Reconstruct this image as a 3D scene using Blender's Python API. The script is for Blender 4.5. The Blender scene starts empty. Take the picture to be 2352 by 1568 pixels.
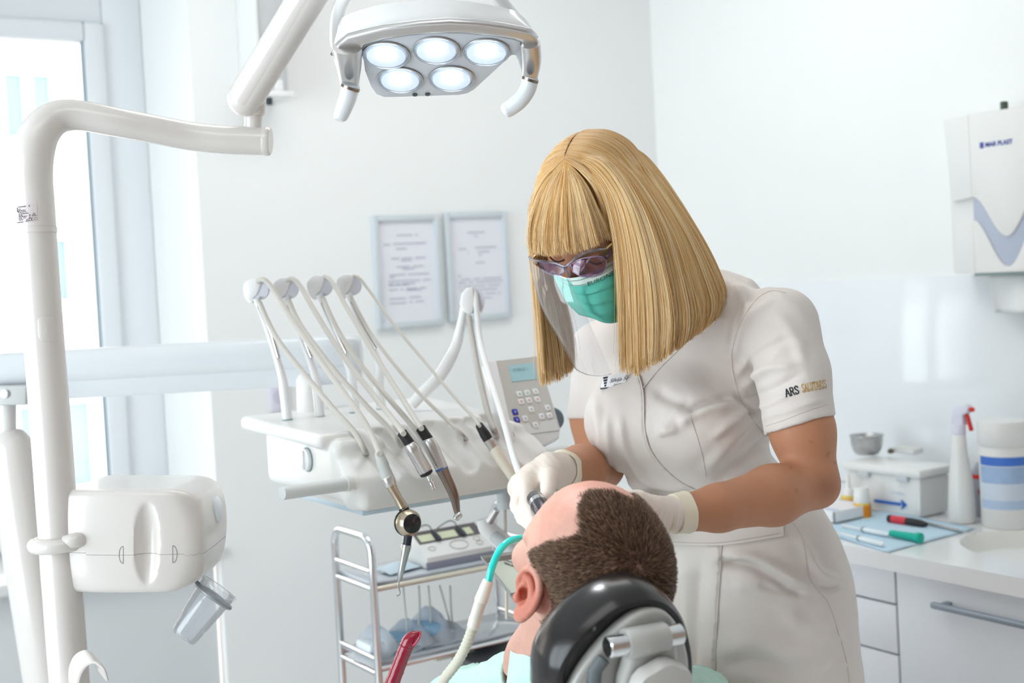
import bpy, bmesh, math, random
import numpy as np
from mathutils import Vector, Matrix
from mathutils.bvhtree import BVHTree
import openvdb

random.seed(7)
RNG = np.random.default_rng(7)
SC = bpy.context.scene
COL = SC.collection

# ------------------------------------------------------------------ camera
FPX, CX, CY = 2940.0, 1176.0, 717.0
EYE = np.array([0.0, 0.0, 1.45])
_yaw, _pit, _rol = math.radians(33.0), math.radians(1.5), math.radians(3.1)
_Rh = np.array([math.cos(_yaw), -math.sin(_yaw), 0.0])
_Fh = np.array([math.sin(_yaw), math.cos(_yaw), 0.0])
_Z = np.array([0.0, 0.0, 1.0])
FW = math.cos(_pit) * _Fh - math.sin(_pit) * _Z
_U0 = math.sin(_pit) * _Fh + math.cos(_pit) * _Z
RT = math.cos(_rol) * _Rh - math.sin(_rol) * _U0
UP = math.sin(_rol) * _Rh + math.cos(_rol) * _U0
_cd = bpy.data.cameras.new('camera')
_cd.sensor_width = 36.0
_cd.lens = FPX * 36.0 / 2352.0
_cd.shift_y = -(784.0 - CY) / 2352.0
_cd.clip_start = 0.05
_cd.dof.use_dof = True
_cd.dof.focus_distance = 1.86
_cd.dof.aperture_fstop = 4.0
CAM = bpy.data.objects.new('camera', _cd)
COL.objects.link(CAM)
CAM.matrix_world = Matrix(((RT[0], UP[0], -FW[0], EYE[0]), (RT[1], UP[1], -FW[1], EYE[1]),
                           (RT[2], UP[2], -FW[2], EYE[2]), (0, 0, 0, 1)))
SC.camera = CAM

# ------------------------------------------------------------------ world, light, exposure
_w = bpy.data.worlds.new('overcast_sky')
SC.world = _w
_w.use_nodes = True
_bg = _w.node_tree.nodes['Background']
_bg.inputs[0].default_value = (0.965, 0.982, 1.0, 1)
_bg.inputs[1].default_value = 5.8
SC.view_settings.view_transform = 'Standard'
SC.view_settings.look = 'None'
SC.view_settings.gamma = 1.0
SC.view_settings.use_curve_mapping = False
SC.view_settings.exposure = 0.46
SC.cycles.use_denoising = True
SC.cycles.max_bounces = 9
SC.cycles.adaptive_threshold = 0.015
SC.cycles.diffuse_bounces = 4
SC.cycles.glossy_bounces = 4
SC.cycles.transmission_bounces = 8
SC.cycles.transparent_max_bounces = 24
SC.cycles.sample_clamp_indirect = 6.0
SC.cycles.caustics_reflective = False
SC.cycles.caustics_refractive = False


def area(name, loc, aim, sx, sy, power, col=(1, 1, 1), portal=False):
    l = bpy.data.lights.new(name, 'AREA')
    l.shape = 'RECTANGLE'
    l.size, l.size_y = sx, sy
    l.energy = power
    l.color = col
    if portal:
        l.cycles.is_portal = True
    o = bpy.data.objects.new(name, l)
    COL.objects.link(o)
    o.location = loc
    o.rotation_euler = Vector(aim).to_track_quat('-Z', 'Y').to_euler()
    return o


RX0, RX1, RY0, RY1, RZ1 = -1.9, 2.75, -2.3, 3.3, 2.8
area('ceiling_panel_lamp', (0.0, 0.6, RZ1 - 0.05), (0, 0, -1), 1.3, 0.7, 2.5, (1.0, 0.985, 0.96))
area('ceiling_panel_lamp', (1.5, 2.3, RZ1 - 0.05), (0, 0, -1), 1.3, 0.7, 5, (1.0, 0.985, 0.96))
area('window_portal', (0.2, 3.79, 1.75), (0, -1, 0), 2.0, 2.2, 1, portal=True)
area('window_portal', (RX0 - 0.02, 1.7, 1.35), (1, 0, 0), 2.6, 2.2, 1, portal=True)

# ------------------------------------------------------------------ picture <-> place helpers
def K(px, py, d):
    "point in camera space (right, forward, up) at depth d"
    return np.array([(px - CX) / FPX * d, d, (CY - py) / FPX * d])


def W(v):
    v = np.asarray(v, float)
    return EYE + v[..., 0:1] * RT + v[..., 1:2] * FW + v[..., 2:3] * UP


def P(px, py, d):
    return W(K(px, py, d))


def ray(px, py):
    return W(K(px, py, 1.0)) - EYE


def onA(px, py, ax, val):
    r = ray(px, py)
    return EYE + r * ((val - EYE[ax]) / r[ax])


def onplane(px, py, o, n):
    r = ray(px, py)
    return EYE + r * (np.dot(np.asarray(o) - EYE, n) / np.dot(r, n))


def depth(p):
    return float(np.dot(np.asarray(p) - EYE, FW))


def mpp(p):
    "metres per picture pixel at p"
    return depth(p) / FPX


def srgb(r, g, b):
    def f(c):
        c /= 255.0
        return c / 12.92 if c <= 0.04045 else ((c + 0.055) / 1.055) ** 2.4
    return (f(r), f(g), f(b), 1.0)


# ------------------------------------------------------------------ materials
MATS = {}


def mat(name, rgb, rough=0.45, metal=0.0, var=0.04, vscale=18.0, bump=0.0, bscale=120.0, coat=0.0, trans=0.0,
        emit=0.0, sss=0.0, alpha=1.0, ior=1.45, spec=0.5, aniso=0.0):
    if name in MATS:
        return MATS[name]
    m = bpy.data.materials.new(name)
    m.use_nodes = True
    nt = m.node_tree
    b = nt.nodes['Principled BSDF']
    col = srgb(*rgb)
    tc = nt.nodes.new('ShaderNodeTexCoord')
    nz = nt.nodes.new('ShaderNodeTexNoise')
    nz.inputs['Scale'].default_value = vscale
    nz.inputs['Detail'].default_value = 4.0
    nt.links.new(tc.outputs['Object'], nz.inputs['Vector'])
    mx = nt.nodes.new('ShaderNodeMix')
    mx.data_type = 'RGBA'
    mx.inputs[6].default_value = tuple(c * (1 - var) for c in col[:3]) + (1,)
    mx.inputs[7].default_value = tuple(min(1.0, c * (1 + var)) for c in col[:3]) + (1,)
    nt.links.new(nz.outputs['Fac'], mx.inputs[0])
    nt.links.new(mx.outputs[2], b.inputs['Base Color'])
    b.inputs['Roughness'].default_value = rough
    b.inputs['Metallic'].default_value = metal
    b.inputs['IOR'].default_value = ior
    b.inputs['Specular IOR Level'].default_value = spec
    b.inputs['Coat Weight'].default_value = coat
    b.inputs['Coat Roughness'].default_value = 0.08
    b.inputs['Transmission Weight'].default_value = trans
    b.inputs['Alpha'].default_value = alpha
    if sss:
        b.inputs['Subsurface Weight'].default_value = sss
        b.inputs['Subsurface Radius'].default_value = (0.012, 0.005, 0.003)
        b.inputs['Subsurface Scale'].default_value = 0.6
    if emit:
        b.inputs['Emission Color'].default_value = col
        b.inputs['Emission Strength'].default_value = emit
    if bump:
        n2 = nt.nodes.new('ShaderNodeTexNoise')
        n2.inputs['Scale'].default_value = bscale
        n2.inputs['Detail'].default_value = 3.0
        nt.links.new(tc.outputs['Object'], n2.inputs['Vector'])
        bp = nt.nodes.new('ShaderNodeBump')
        bp.inputs['Strength'].default_value = bump
        bp.inputs['Distance'].default_value = 0.002
        nt.links.new(n2.outputs['Fac'], bp.inputs['Height'])
        nt.links.new(bp.outputs['Normal'], b.inputs['Normal'])
    MATS[name] = m
    return m


def clear_mat(name, tint=(255, 255, 255), gloss=0.12, rough=0.02, milk=0.0):
    "thin clear sheet: see-through with a fresnel sheen, optionally a little milky"
    if name in MATS:
        return MATS[name]
    m = bpy.data.materials.new(name)
    m.use_nodes = True
    nt = m.node_tree
    nt.nodes.remove(nt.nodes['Principled BSDF'])
    out = nt.nodes['Material Output']
    tr = nt.nodes.new('ShaderNodeBsdfTransparent')
    tr.inputs[0].default_value = srgb(*tint)
    gl = nt.nodes.new('ShaderNodeBsdfGlossy')
    gl.inputs['Roughness'].default_value = rough
    lw = nt.nodes.new('ShaderNodeLayerWeight')
    lw.inputs[0].default_value = 0.35
    mp = nt.nodes.new('ShaderNodeMath')
    mp.operation = 'MULTIPLY_ADD'
    mp.inputs[1].default_value = 0.8
    mp.inputs[2].default_value = gloss
    nt.links.new(lw.outputs['Fresnel'], mp.inputs[0])
    mp.use_clamp = True
    ms = nt.nodes.new('ShaderNodeMixShader')
    nt.links.new(mp.outputs[0], ms.inputs[0])
    nt.links.new(tr.outputs[0], ms.inputs[1])
    nt.links.new(gl.outputs[0], ms.inputs[2])
    last = ms.outputs[0]
    if milk:
        df = nt.nodes.new('ShaderNodeBsdfTranslucent')
        df.inputs[0].default_value = srgb(240, 246, 252)
        d2 = nt.nodes.new('ShaderNodeBsdfDiffuse')
        d2.inputs[0].default_value = srgb(240, 246, 252)
        m1 = nt.nodes.new('ShaderNodeMixShader')
        m1.inputs[0].default_value = 0.5
        nt.links.new(df.outputs[0], m1.inputs[1])
        nt.links.new(d2.outputs[0], m1.inputs[2])
        m2 = nt.nodes.new('ShaderNodeMixShader')
        m2.inputs[0].default_value = milk
        nt.links.new(last, m2.inputs[1])
        nt.links.new(m1.outputs[0], m2.inputs[2])
        last = m2.outputs[0]
    nt.links.new(last, out.inputs[0])
    MATS[name] = m
    return m


# ------------------------------------------------------------------ objects
ORG = {}


def thing(name, label, cat, base, group=None):
    o = bpy.data.objects.new(name, None)
    o.empty_display_size = 0.05
    COL.objects.link(o)
    o.location = base
    o['label'] = label
    o['category'] = cat
    if group:
        o['group'] = group
    ORG[o] = np.asarray(base, float)
    return o


def tag(o, label, cat, group=None):
    o['label'] = label
    o['category'] = cat
    if group:
        o['group'] = group
    return o


def mk(name, geo, material, parent=None, smooth=True, label=None, kind=None, sharp=40):
    v, f = geo[0], geo[1]
    v = np.asarray(v, float).reshape(-1, 3)
    org = ORG[parent] if parent is not None else v.mean(0)
    me = bpy.data.meshes.new(name)
    me.from_pydata((v - org).tolist(), [], [tuple(int(i) for i in q) for q in f] if not isinstance(f, np.ndarray) else f.tolist())
    me.validate()
    me.update()
    if smooth:
        me.polygons.foreach_set('use_smooth', [True] * len(me.polygons))
        if sharp:
            me.set_sharp_from_angle(angle=math.radians(sharp))
    me.materials.append(material)
    o = bpy.data.objects.new(name, me)
    COL.objects.link(o)
    if parent is not None:
        o.parent = parent
        ORG[o] = org
    else:
        o.location = org
        ORG[o] = org
    if label:
        o['label'] = label
    if kind:
        o['kind'] = kind
    return o


def struct(name, geo, material, parent=None, **kw):
    return mk(name, geo, material, parent, kind='structure' if parent is None else None, **kw)


def join(*gs):
    V, F, n = [], [], 0
    for g in gs:
        V.append(np.asarray(g[0], float).reshape(-1, 3))
        F += [tuple(i + n for i in q) for q in g[1]]
        n += len(V[-1])
    return np.concatenate(V), F


def copy_tree(o, delta, parent=None):
    c = o.copy()
    COL.objects.link(c)
    if parent is None:
        c.location = Vector(o.location) + Vector(delta)
    else:
        c.parent = parent
    ORG[c] = ORG[o] + np.asarray(delta)
    for ch in list(o.children):
        copy_tree(ch, delta, c)
    return c


# ------------------------------------------------------------------ geometry makers (world coordinates)
def catmull(pts, n=8):
    p = np.asarray(pts, float)
    p = np.vstack([2 * p[0] - p[1], p, 2 * p[-1] - p[-2]])
    out = []
    for i in range(1, len(p) - 2):
        for t in np.linspace(0, 1, n, endpoint=False):
            a, b, c, d = p[i - 1], p[i], p[i + 1], p[i + 2]
            out.append(0.5 * (2 * b + (c - a) * t + (2 * a - 5 * b + 4 * c - d) * t * t + (3 * b - a - 3 * c + d) * t ** 3))
    out.append(p[-2])
    return np.array(out)


def tube(pts, rad, seg=14, cap=True, flat=1.0, up=None, closed=False):
    p = np.asarray(pts, float)
    n = len(p)
    r = np.full(n, float(rad)) if np.isscalar(rad) else np.asarray(rad, float)
    t = np.gradient(p, axis=0)
    if closed:
        t = np.roll(p, -1, 0) - np.roll(p, 1, 0)
    t /= np.linalg.norm(t, axis=1)[:, None] + 1e-12
    ref = np.asarray(up if up is not None else ([0, 0, 1] if abs(t[0][2]) < 0.9 else [1, 0, 0]), float)
    a = np.cross(t[0], ref)
    a /= np.linalg.norm(a) + 1e-12
    V, F = [], []
    th = np.linspace(0, 2 * math.pi, seg, endpoint=False)
    for i in range(n):
        a = a - np.dot(a, t[i]) * t[i]
        a /= np.linalg.norm(a) + 1e-12
        b = np.cross(t[i], a)
        V.append(p[i] + r[i] * (np.cos(th)[:, None] * a + flat * np.sin(th)[:, None] * b))
    V = np.concatenate(V)
    m = n if closed else n - 1
    for i in range(m):
        j = (i + 1) % n
        for k in range(seg):
            q = (k + 1) % seg
            F.append((i * seg + k, i * seg + q, j * seg + q, j * seg + k))
    if cap and not closed:
        F.append(tuple(range(seg))[::-1])
        F.append(tuple((n - 1) * seg + k for k in range(seg)))
    return V, F


def lathe(base, axis, prof, seg=28, capa=True, capb=True):
    ax = np.asarray(axis, float)
    ax = ax / np.linalg.norm(ax)
    ref = np.array([1.0, 0, 0]) if abs(ax[0]) < 0.8 else np.array([0, 1.0, 0])
    a = np.cross(ax, ref)
    a /= np.linalg.norm(a)
    b = np.cross(ax, a)
    th = np.linspace(0, 2 * math.pi, seg, endpoint=False)
    ring = np.cos(th)[:, None] * a + np.sin(th)[:, None] * b
    V = np.concatenate([np.asarray(base) + ax * s + ring * max(r, 1e-5) for s, r in prof])
    F = []
    n = len(prof)
    for i in range(n - 1):
        for k in range(seg):
            q = (k + 1) % seg
            F.append((i * seg + k, i * seg + q, (i + 1) * seg + q, (i + 1) * seg + k))
    if capa:
        F.append(tuple(range(seg))[::-1])
    if capb:
        F.append(tuple((n - 1) * seg + k for k in range(seg)))
    return V, F


def rod(p0, p1, prof, seg=24, **kw):
    "lathe between two points; prof = [(t 0..1, radius)]"
    p0, p1 = np.asarray(p0, float), np.asarray(p1, float)
    L = np.linalg.norm(p1 - p0)
    return lathe(p0, p1 - p0, [(t * L, r) for t, r in prof], seg, **kw)


def _bm_out(bm):
    bm.normal_update()
    V = np.array([v.co[:] for v in bm.verts])
    for i, v in enumerate(bm.verts):
        v.index = i
    F = [tuple(v.index for v in f.verts) for f in bm.faces]
    bm.free()
    return V, F


def box(c, half, bevel=0.0, axes=None, seg=2):
    bm = bmesh.new()
    bmesh.ops.create_cube(bm, size=2.0)
    for v in bm.verts:
        v.co = Vector((v.co.x * half[0], v.co.y * half[1], v.co.z * half[2]))
    if bevel:
        bmesh.ops.bevel(bm, geom=bm.edges[:], offset=bevel, segments=seg, affect='EDGES', profile=0.5, clamp_overlap=True)
    V, F = _bm_out(bm)
    A = np.eye(3) if axes is None else np.asarray(axes, float)
    return np.asarray(c) + V @ A, F


def box2(lo, hi, bevel=0.0, seg=2):
    lo, hi = np.minimum(lo, hi), np.maximum(lo, hi)
    return box((lo + hi) / 2, (hi - lo) / 2, bevel, None, seg)


def prism(loop, vec, bevel=0.0, seg=2, scale=1.0):
    "closed planar loop of points extruded along vec (its far end scaled), edges rounded"
    p = np.asarray(loop, float)
    bm = bmesh.new()
    c = p.mean(0)
    a = [bm.verts.new(q) for q in p]
    b = [bm.verts.new(c + (q - c) * scale + np.asarray(vec)) for q in p]
    n = len(p)
    ea = bm.faces.new(a)
    eb = bm.faces.new(b[::-1])
    for i in range(n):
        j = (i + 1) % n
        bm.faces.new((a[j], a[i], b[i], b[j]))
    bmesh.ops.recalc_face_normals(bm, faces=bm.faces[:])
    if bevel:
        ed = list(ea.edges) + list(eb.edges)
        bmesh.ops.bevel(bm, geom=ed, offset=bevel, segments=seg, affect='EDGES', profile=0.5, clamp_overlap=True)
    return _bm_out(bm)


def ngon(loop):
    return np.asarray(loop, float), [tuple(range(len(loop)))]


def grid_geo(G, thick=None, closed_u=False):
    "lofted surface from an array [i][j] of points"
    G = np.asarray(G, float)
    n, m = G.shape[:2]
    F = []
    for i in range(n if closed_u else n - 1):
        for j in range(m - 1):
            k = (i + 1) % n
            F.append((i * m + j, i * m + j + 1, k * m + j + 1, k * m + j))
    return G.reshape(-1, 3), F


def text_geo(s, size, o, ax, ay, depth_vec=None, shear=0.0, bold=0.0, align='LEFT', font=None):
    "lettering as a thin mesh: origin o, unit axes ax (along) and ay (up)"
    cu = bpy.data.curves.new('lettering', 'FONT')
    cu.body = s
    cu.size = size
    cu.shear = shear
    cu.align_x = align
    cu.offset = bold
    cu.resolution_u = 3
    ob = bpy.data.objects.new('lettering', cu)
    me = ob.to_mesh()
    V = np.array([v.co[:] for v in me.vertices]).reshape(-1, 3)
    F = [tuple(p.vertices) for p in me.polygons]
    ob.to_mesh_clear()
    bpy.data.objects.remove(ob)
    bpy.data.curves.remove(cu)
    ax, ay = np.asarray(ax, float), np.asarray(ay, float)
    return np.asarray(o) + V[:, 0:1] * ax + V[:, 1:2] * ay, F


def unit(v):
    v = np.asarray(v, float)
    return v / np.linalg.norm(v)


# ------------------------------------------------------------------ signed-distance sculpting
class Sculpt:
    "solid shapes blended on a grid and turned into one quad surface"

    def __init__(s, lo, hi, h):
        s.lo, s.h = np.asarray(lo, float), h
        s.n = np.ceil((np.asarray(hi) - s.lo) / h).astype(int) + 1
        s.ax = [(s.lo[i] + h * np.arange(s.n[i])).astype(np.float32) for i in range(3)]
        s.D = np.full(s.n, 0.5, np.float32)

    def _sub(s, lo, hi):
        a = np.clip(np.floor((np.asarray(lo) - s.lo) / s.h).astype(int), 0, s.n)
        b = np.clip(np.ceil((np.asarray(hi) - s.lo) / s.h).astype(int) + 1, 0, s.n)
        return tuple(slice(a[i], b[i]) for i in range(3))

    def _pts(s, sl):
        return (s.ax[0][sl[0]][:, None, None], s.ax[1][sl[1]][None, :, None], s.ax[2][sl[2]][None, None, :])

    def _mix(s, sl, d, k, op):
        D = s.D[sl]
        if D.size == 0:
            return s
        if op == 'sub':
            h = np.clip(0.5 - 0.5 * (D + d) / k, 0, 1)
            s.D[sl] = D + (-d - D) * h + k * h * (1 - h)
        else:
            h = np.clip(0.5 + 0.5 * (D - d) / k, 0, 1)
            s.D[sl] = D + (d - D) * h - k * h * (1 - h)
        return s

    def cap(s, a, b, ra, rb=None, k=0.01, op='add'):
        a, b = np.asarray(a, float), np.asarray(b, float)
        rb = ra if rb is None else rb
        m = max(ra, rb) + 2 * k + 2 * s.h
        sl = s._sub(np.minimum(a, b) - m, np.maximum(a, b) + m)
        x, y, z = s._pts(sl)
        ba = (b - a).astype(np.float32)
        t = np.clip(((x - a[0]) * ba[0] + (y - a[1]) * ba[1] + (z - a[2]) * ba[2]) / max(float(ba @ ba), 1e-9), 0, 1)
        d = np.sqrt((x - a[0] - t * ba[0]) ** 2 + (y - a[1] - t * ba[1]) ** 2 + (z - a[2] - t * ba[2]) ** 2) - (ra + (rb - ra) * t)
        return s._mix(sl, d.astype(np.float32), k, op)

    def path(s, pts, rad, k=0.01, op='add'):
        for i in range(len(pts) - 1):
            s.cap(pts[i], pts[i + 1], rad[i], rad[i + 1], k, op)
        return s

    def ell(s, c, r, A=None, k=0.01, op='add'):
        c = np.asarray(c, float)
        r = np.asarray(r, float)
        A = np.eye(3) if A is None else np.asarray(A, float)
        ext = np.sqrt(((A * r[:, None]) ** 2).sum(0)) + 2 * k + 2 * s.h
        sl = s._sub(c - ext, c + ext)
        x, y, z = s._pts(sl)
        x, y, z = x - c[0], y - c[1], z - c[2]
        k0 = 0.0
        k1 = 0.0
        for i in range(3):
            q = x * A[i, 0] + y * A[i, 1] + z * A[i, 2]
            k0 = k0 + (q / r[i]) ** 2
            k1 = k1 + (q / r[i] ** 2) ** 2
        k0 = np.sqrt(k0)
        d = k0 * (k0 - 1) / (np.sqrt(k1) + 1e-9)
        d = np.where(k0 < 0.2, -r.min() * 0.9, d)
        return s._mix(sl, d.astype(np.float32), k, op)

    def rbox(s, c, half, A=None, r=0.01, k=0.005, op='add'):
        c = np.asarray(c, float)
        A = np.eye(3) if A is None else np.asarray(A, float)
        hf = np.asarray(half, float)
        ext = np.abs(A * hf[:, None]).sum(0) + 2 * k + 2 * s.h
        sl = s._sub(c - ext, c + ext)
        x, y, z = s._pts(sl)
        x, y, z = x - c[0], y - c[1], z - c[2]
        q = [np.abs(x * A[i, 0] + y * A[i, 1] + z * A[i, 2]) - (hf[i] - r) for i in range(3)]
        d = np.sqrt(sum(np.maximum(e, 0) ** 2 for e in q)) + np.minimum(np.maximum(np.maximum(q[0], q[1]), q[2]), 0) - r
        return s._mix(sl, d.astype(np.float32), k, op)

    def half(s, o, n, k=0.004, lo=None, hi=None):
        "cut away the side that n points to (only inside the given box)"
        o, n = np.asarray(o, float), unit(n)
        sl = s._sub(s.lo if lo is None else lo, s.ax and np.array([a[-1] for a in s.ax]) if hi is None else hi)
        x, y, z = s._pts(sl)
        d = -((x - o[0]) * n[0] + (y - o[1]) * n[1] + (z - o[2]) * n[2])
        return s._mix(sl, d.astype(np.float32), k, 'sub')

    def mesh(s):
        g = openvdb.FloatGrid(0.5)
        b = 4 * s.h
        g.copyFromArray(np.clip(s.D, -b, b))
        p, q = g.convertToQuads(0.0)
        p = s.lo + np.asarray(p, float) * s.h
        q = np.asarray(q)
        c = p.mean(0)
        vol = np.einsum('ij,ij->', p[q[:, 0]] - c, np.cross(p[q[:, 2]] - p[q[:, 0]], p[q[:, 3]] - p[q[:, 1]]))
        return p, (q if vol > 0 else q[:, ::-1])


def vnormals(V, Q):
    a, b, c, d = V[Q[:, 0]], V[Q[:, 1]], V[Q[:, 2]], V[Q[:, 3]]
    fn = np.cross(c - a, d - b)
    N = np.zeros_like(V)
    for i in range(4):
        np.add.at(N, Q[:, i], fn)
    return N / (np.linalg.norm(N, axis=1)[:, None] + 1e-12)


def wnoise(V, scale, seed=0):
    "cheap smooth noise made of random sines, roughly -1..1"
    r = np.random.default_rng(seed)
    out = np.zeros(len(V))
    for i in range(7):
        k = r.normal(size=3) * scale * (1 + 0.25 * i)
        out += np.sin(V @ k + r.uniform(0, 6.28)) / (1 + 0.4 * i)
    return out / 3.0
# ================================================================== materials used all over
M_wall = mat('wall_paint', (243, 244, 243), 0.85, var=0.01, vscale=3, bump=0.05, bscale=220)
M_ceil = mat('ceiling_paint', (246, 246, 245), 0.9, var=0.01)
M_floor = mat('floor_vinyl', (246, 246, 246), 0.4, var=0.04, vscale=40)
M_white = mat('white_lacquer', (238, 239, 240), 0.22, var=0.012, coat=0.35)
M_plastic = mat('white_plastic', (236, 236, 234), 0.32, var=0.012, coat=0.2)
M_cream = mat('cream_plastic', (226, 223, 212), 0.4, var=0.02)
M_grey = mat('pale_grey_plastic', (200, 203, 203), 0.4, var=0.02)
M_frame = mat('window_frame_paint', (236, 240, 244), 0.4, var=0.01)
M_chrome = mat('chrome', (226, 228, 230), 0.12, 1.0, var=0.02)
M_steel = mat('brushed_steel', (186, 186, 186), 0.28, 1.0, var=0.08, vscale=60)
M_silver = mat('satin_silver', (206, 205, 205), 0.3, 0.85, var=0.03)
M_bronze = mat('bronze_metal', (140, 128, 118), 0.26, 1.0, var=0.05)
M_gold = mat('champagne_metal', (190, 178, 158), 0.3, 1.0, var=0.04)
M_black = mat('black_rubber', (36, 35, 37), 0.5, var=0.1)
M_blackgloss = mat('black_gloss', (26, 23, 24), 0.24, var=0.1, coat=0.12)
M_hose = mat('grey_silicone_hose', (202, 198, 191), 0.45, var=0.03)
M_glass = clear_mat('window_glass', (246, 251, 253), 0.03)
M_print = mat('grey_print', (176, 178, 196), 0.8, var=0.05)
M_dark = mat('dark_ink', (48, 46, 62), 0.7, var=0.05)
M_blueink = mat('blue_ink', (30, 100, 190), 0.6, var=0.05)
M_gap = mat('dark_gap', (70, 76, 78), 0.8, var=0.05)

# ================================================================== the room
XW, YW = RX1, RY1
RVX, SILL, NIB = 1.173, 0.775, 3.77


def slab(x0, x1, y0, y1, z0, z1):
    return box2((x0, y0, z0), (x1, y1, z1))


struct('floor', slab(RX0 - 0.3, RX1 + 0.3, RY0 - 0.3, 4.0, -0.12, 0.0), M_floor, smooth=False)
struct('ceiling', slab(RX0 - 0.3, RX1 + 0.3, RY0 - 0.3, 4.0, RZ1, RZ1 + 0.12), M_ceil, smooth=False)
wb = struct('wall_back', join(slab(RVX, XW + 0.25, YW, 3.9, 0, RZ1), slab(RX0 - 0.25, -1.25, YW, 3.9, 0, RZ1),
                              slab(-1.25, RVX, YW, 3.9, 2.62, RZ1)), M_wall, smooth=False)
struct('wall_right', slab(XW, XW + 0.22, RY0, YW, 0, RZ1), M_wall, smooth=False)
LY0, LY1 = 0.4, 3.0  # added window out of view, placed for fill light from the left
struct('wall_left', join(slab(RX0 - 0.2, RX0, RY0, LY0, 0, RZ1), slab(RX0 - 0.2, RX0, LY1, YW, 0, RZ1), slab(RX0 - 0.2, RX0, LY0, LY1, 0, .25),
                         slab(RX0 - 0.2, RX0, LY0, LY1, 2.5, RZ1)), M_wall, smooth=False)
w3 = struct('added_fill_window', join(slab(RX0 - .16, RX0 - .09, LY0, LY0 + .07, .25, 2.5), slab(RX0 - .16, RX0 - .09, LY1 - .07, LY1, .25, 2.5),
                             slab(RX0 - .16, RX0 - .09, LY0 + .07, LY1 - .07, .25, .33), slab(RX0 - .16, RX0 - .09, LY0 + .07, LY1 - .07, 2.42, 2.5),
                             slab(RX0 - .16, RX0 - .09, 1.66, 1.74, .33, 2.42)), M_frame, smooth=False)
mk('pane', slab(RX0 - .13, RX0 - .125, LY0 + .07, 1.66, .33, 2.42), M_glass, w3, smooth=False)
mk('pane', slab(RX0 - .13, RX0 - .125, 1.74, LY1 - .07, .33, 2.42), M_glass, w3, smooth=False)
struct('wall_front', slab(RX0 - 0.2, XW + 0.2, RY0 - 0.25, RY0, 0, RZ1), mat('warm_wall_paint', (206, 180, 163), .85, var=.02), smooth=False)  # unseen wall; tint chosen to warm the bounce on camera-facing sides
# window niche: panel below the sill, sill board, window
M_panel = mat('niche_panel_paint', (226, 230, 232), 0.7, var=0.01)
struct('trim_1', box2((-1.25, YW + 0.02, 0), (RVX - 0.012, YW + 0.06, SILL - 0.03), 0.003), M_panel)
struct('trim_2', box2((-1.25, YW - 0.02, SILL - 0.03), (RVX, NIB, SILL), 0.006), M_white)
ZT = 2.24
win = struct('window_1', join(box2((1.06, 3.70, SILL), (RVX, 3.80, 2.62), 0.006), box2((-1.25, 3.70, ZT), (1.06, 3.80, 2.62), 0.006),
                              box2((-1.25, 3.70, SILL), (1.06, 3.80, SILL + 0.05), 0.006), box2((-1.25, 3.70, SILL), (-1.17, 3.80, 2.62), 0.006)), M_frame)


def sash(x0, x1):
    t = 0.055
    zb, zt = SILL + 0.05, ZT
    mk('sash', join(box2((x0, 3.685, zb), (x0 + t, 3.755, zt), 0.008), box2((x1 - t, 3.685, zb), (x1, 3.755, zt), 0.008),
                    box2((x0 + t, 3.685, zb), (x1 - t, 3.755, zb + t), 0.008), box2((x0 + t, 3.685, zt - t), (x1 - t, 3.755, zt), 0.008)), M_frame, win)
    mk('pane', box2((x0 + t, 3.72, zb + t), (x1 - t, 3.724, zt - t)), M_glass, win, smooth=False)
    g = mat('grey_gasket', (150, 168, 178), 0.6)
    mk('gasket', join(box2((x1 - t - 0.006, 3.70, zb + t), (x1 - t, 3.72, zt - t)), box2((x0 + t, 3.70, zb + t), (x0 + t + 0.006, 3.72, zt - t))), g, win, smooth=False)


sash(-1.17, -0.055)
sash(-0.045, 1.06)
mk('gap_shade_strip', box2((-1.2, 3.695, 2.33), (1.0, 3.701, 2.342)), mat('blue_grey_shadow_gap', (150, 155, 170), 0.8), win, smooth=False)  # solid strip; the shade of the gap is put into its colour

# house across the street
fac = thing('facade', 'pale plastered house front across the street, seen through the window', 'building', (0.0, 9.0, -3.0))
M_fac = mat('facade_plaster', (206, 190, 176), 0.9, var=0.03, vscale=2)
mk('wall', box2((-6, 9.0, -3.0), (6, 9.4, 9.0)), M_fac, fac, smooth=False)
M_fglass = mat('facade_glass', (104, 116, 124), 0.3, var=0.15, vscale=3)
for (x0, y0, x1, y1) in ((4, 170, 120, 318), (40, 553, 158, 690), (40, 935, 212, 1110), (-330, 170, -210, 318), (-300, 553, -170, 690)):
    a, b = onA(x0, y0, 1, 8.98), onA(x1, y1, 1, 8.98)
    f = mk('window', join(box2((a[0] - .08, 8.93, a[2]), (a[0], 9.0, b[2])), box2((b[0], 8.93, a[2]), (b[0] + .08, 9.0, b[2])),
                          box2((a[0] - .08, 8.93, a[2]), (b[0] + .08, 9.0, a[2] + .08)), box2((a[0] - .08, 8.93, b[2] - .08), (b[0] + .08, 9.0, b[2])),
                          box2(((a[0] + b[0]) / 2 - .03, 8.93, a[2]), ((a[0] + b[0]) / 2 + .03, 9.0, b[2]))), M_frame, fac, smooth=False)
    mk('pane', box2((a[0], 8.97, b[2]), (b[0], 8.985, a[2])), M_fglass, f, smooth=False)

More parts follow.
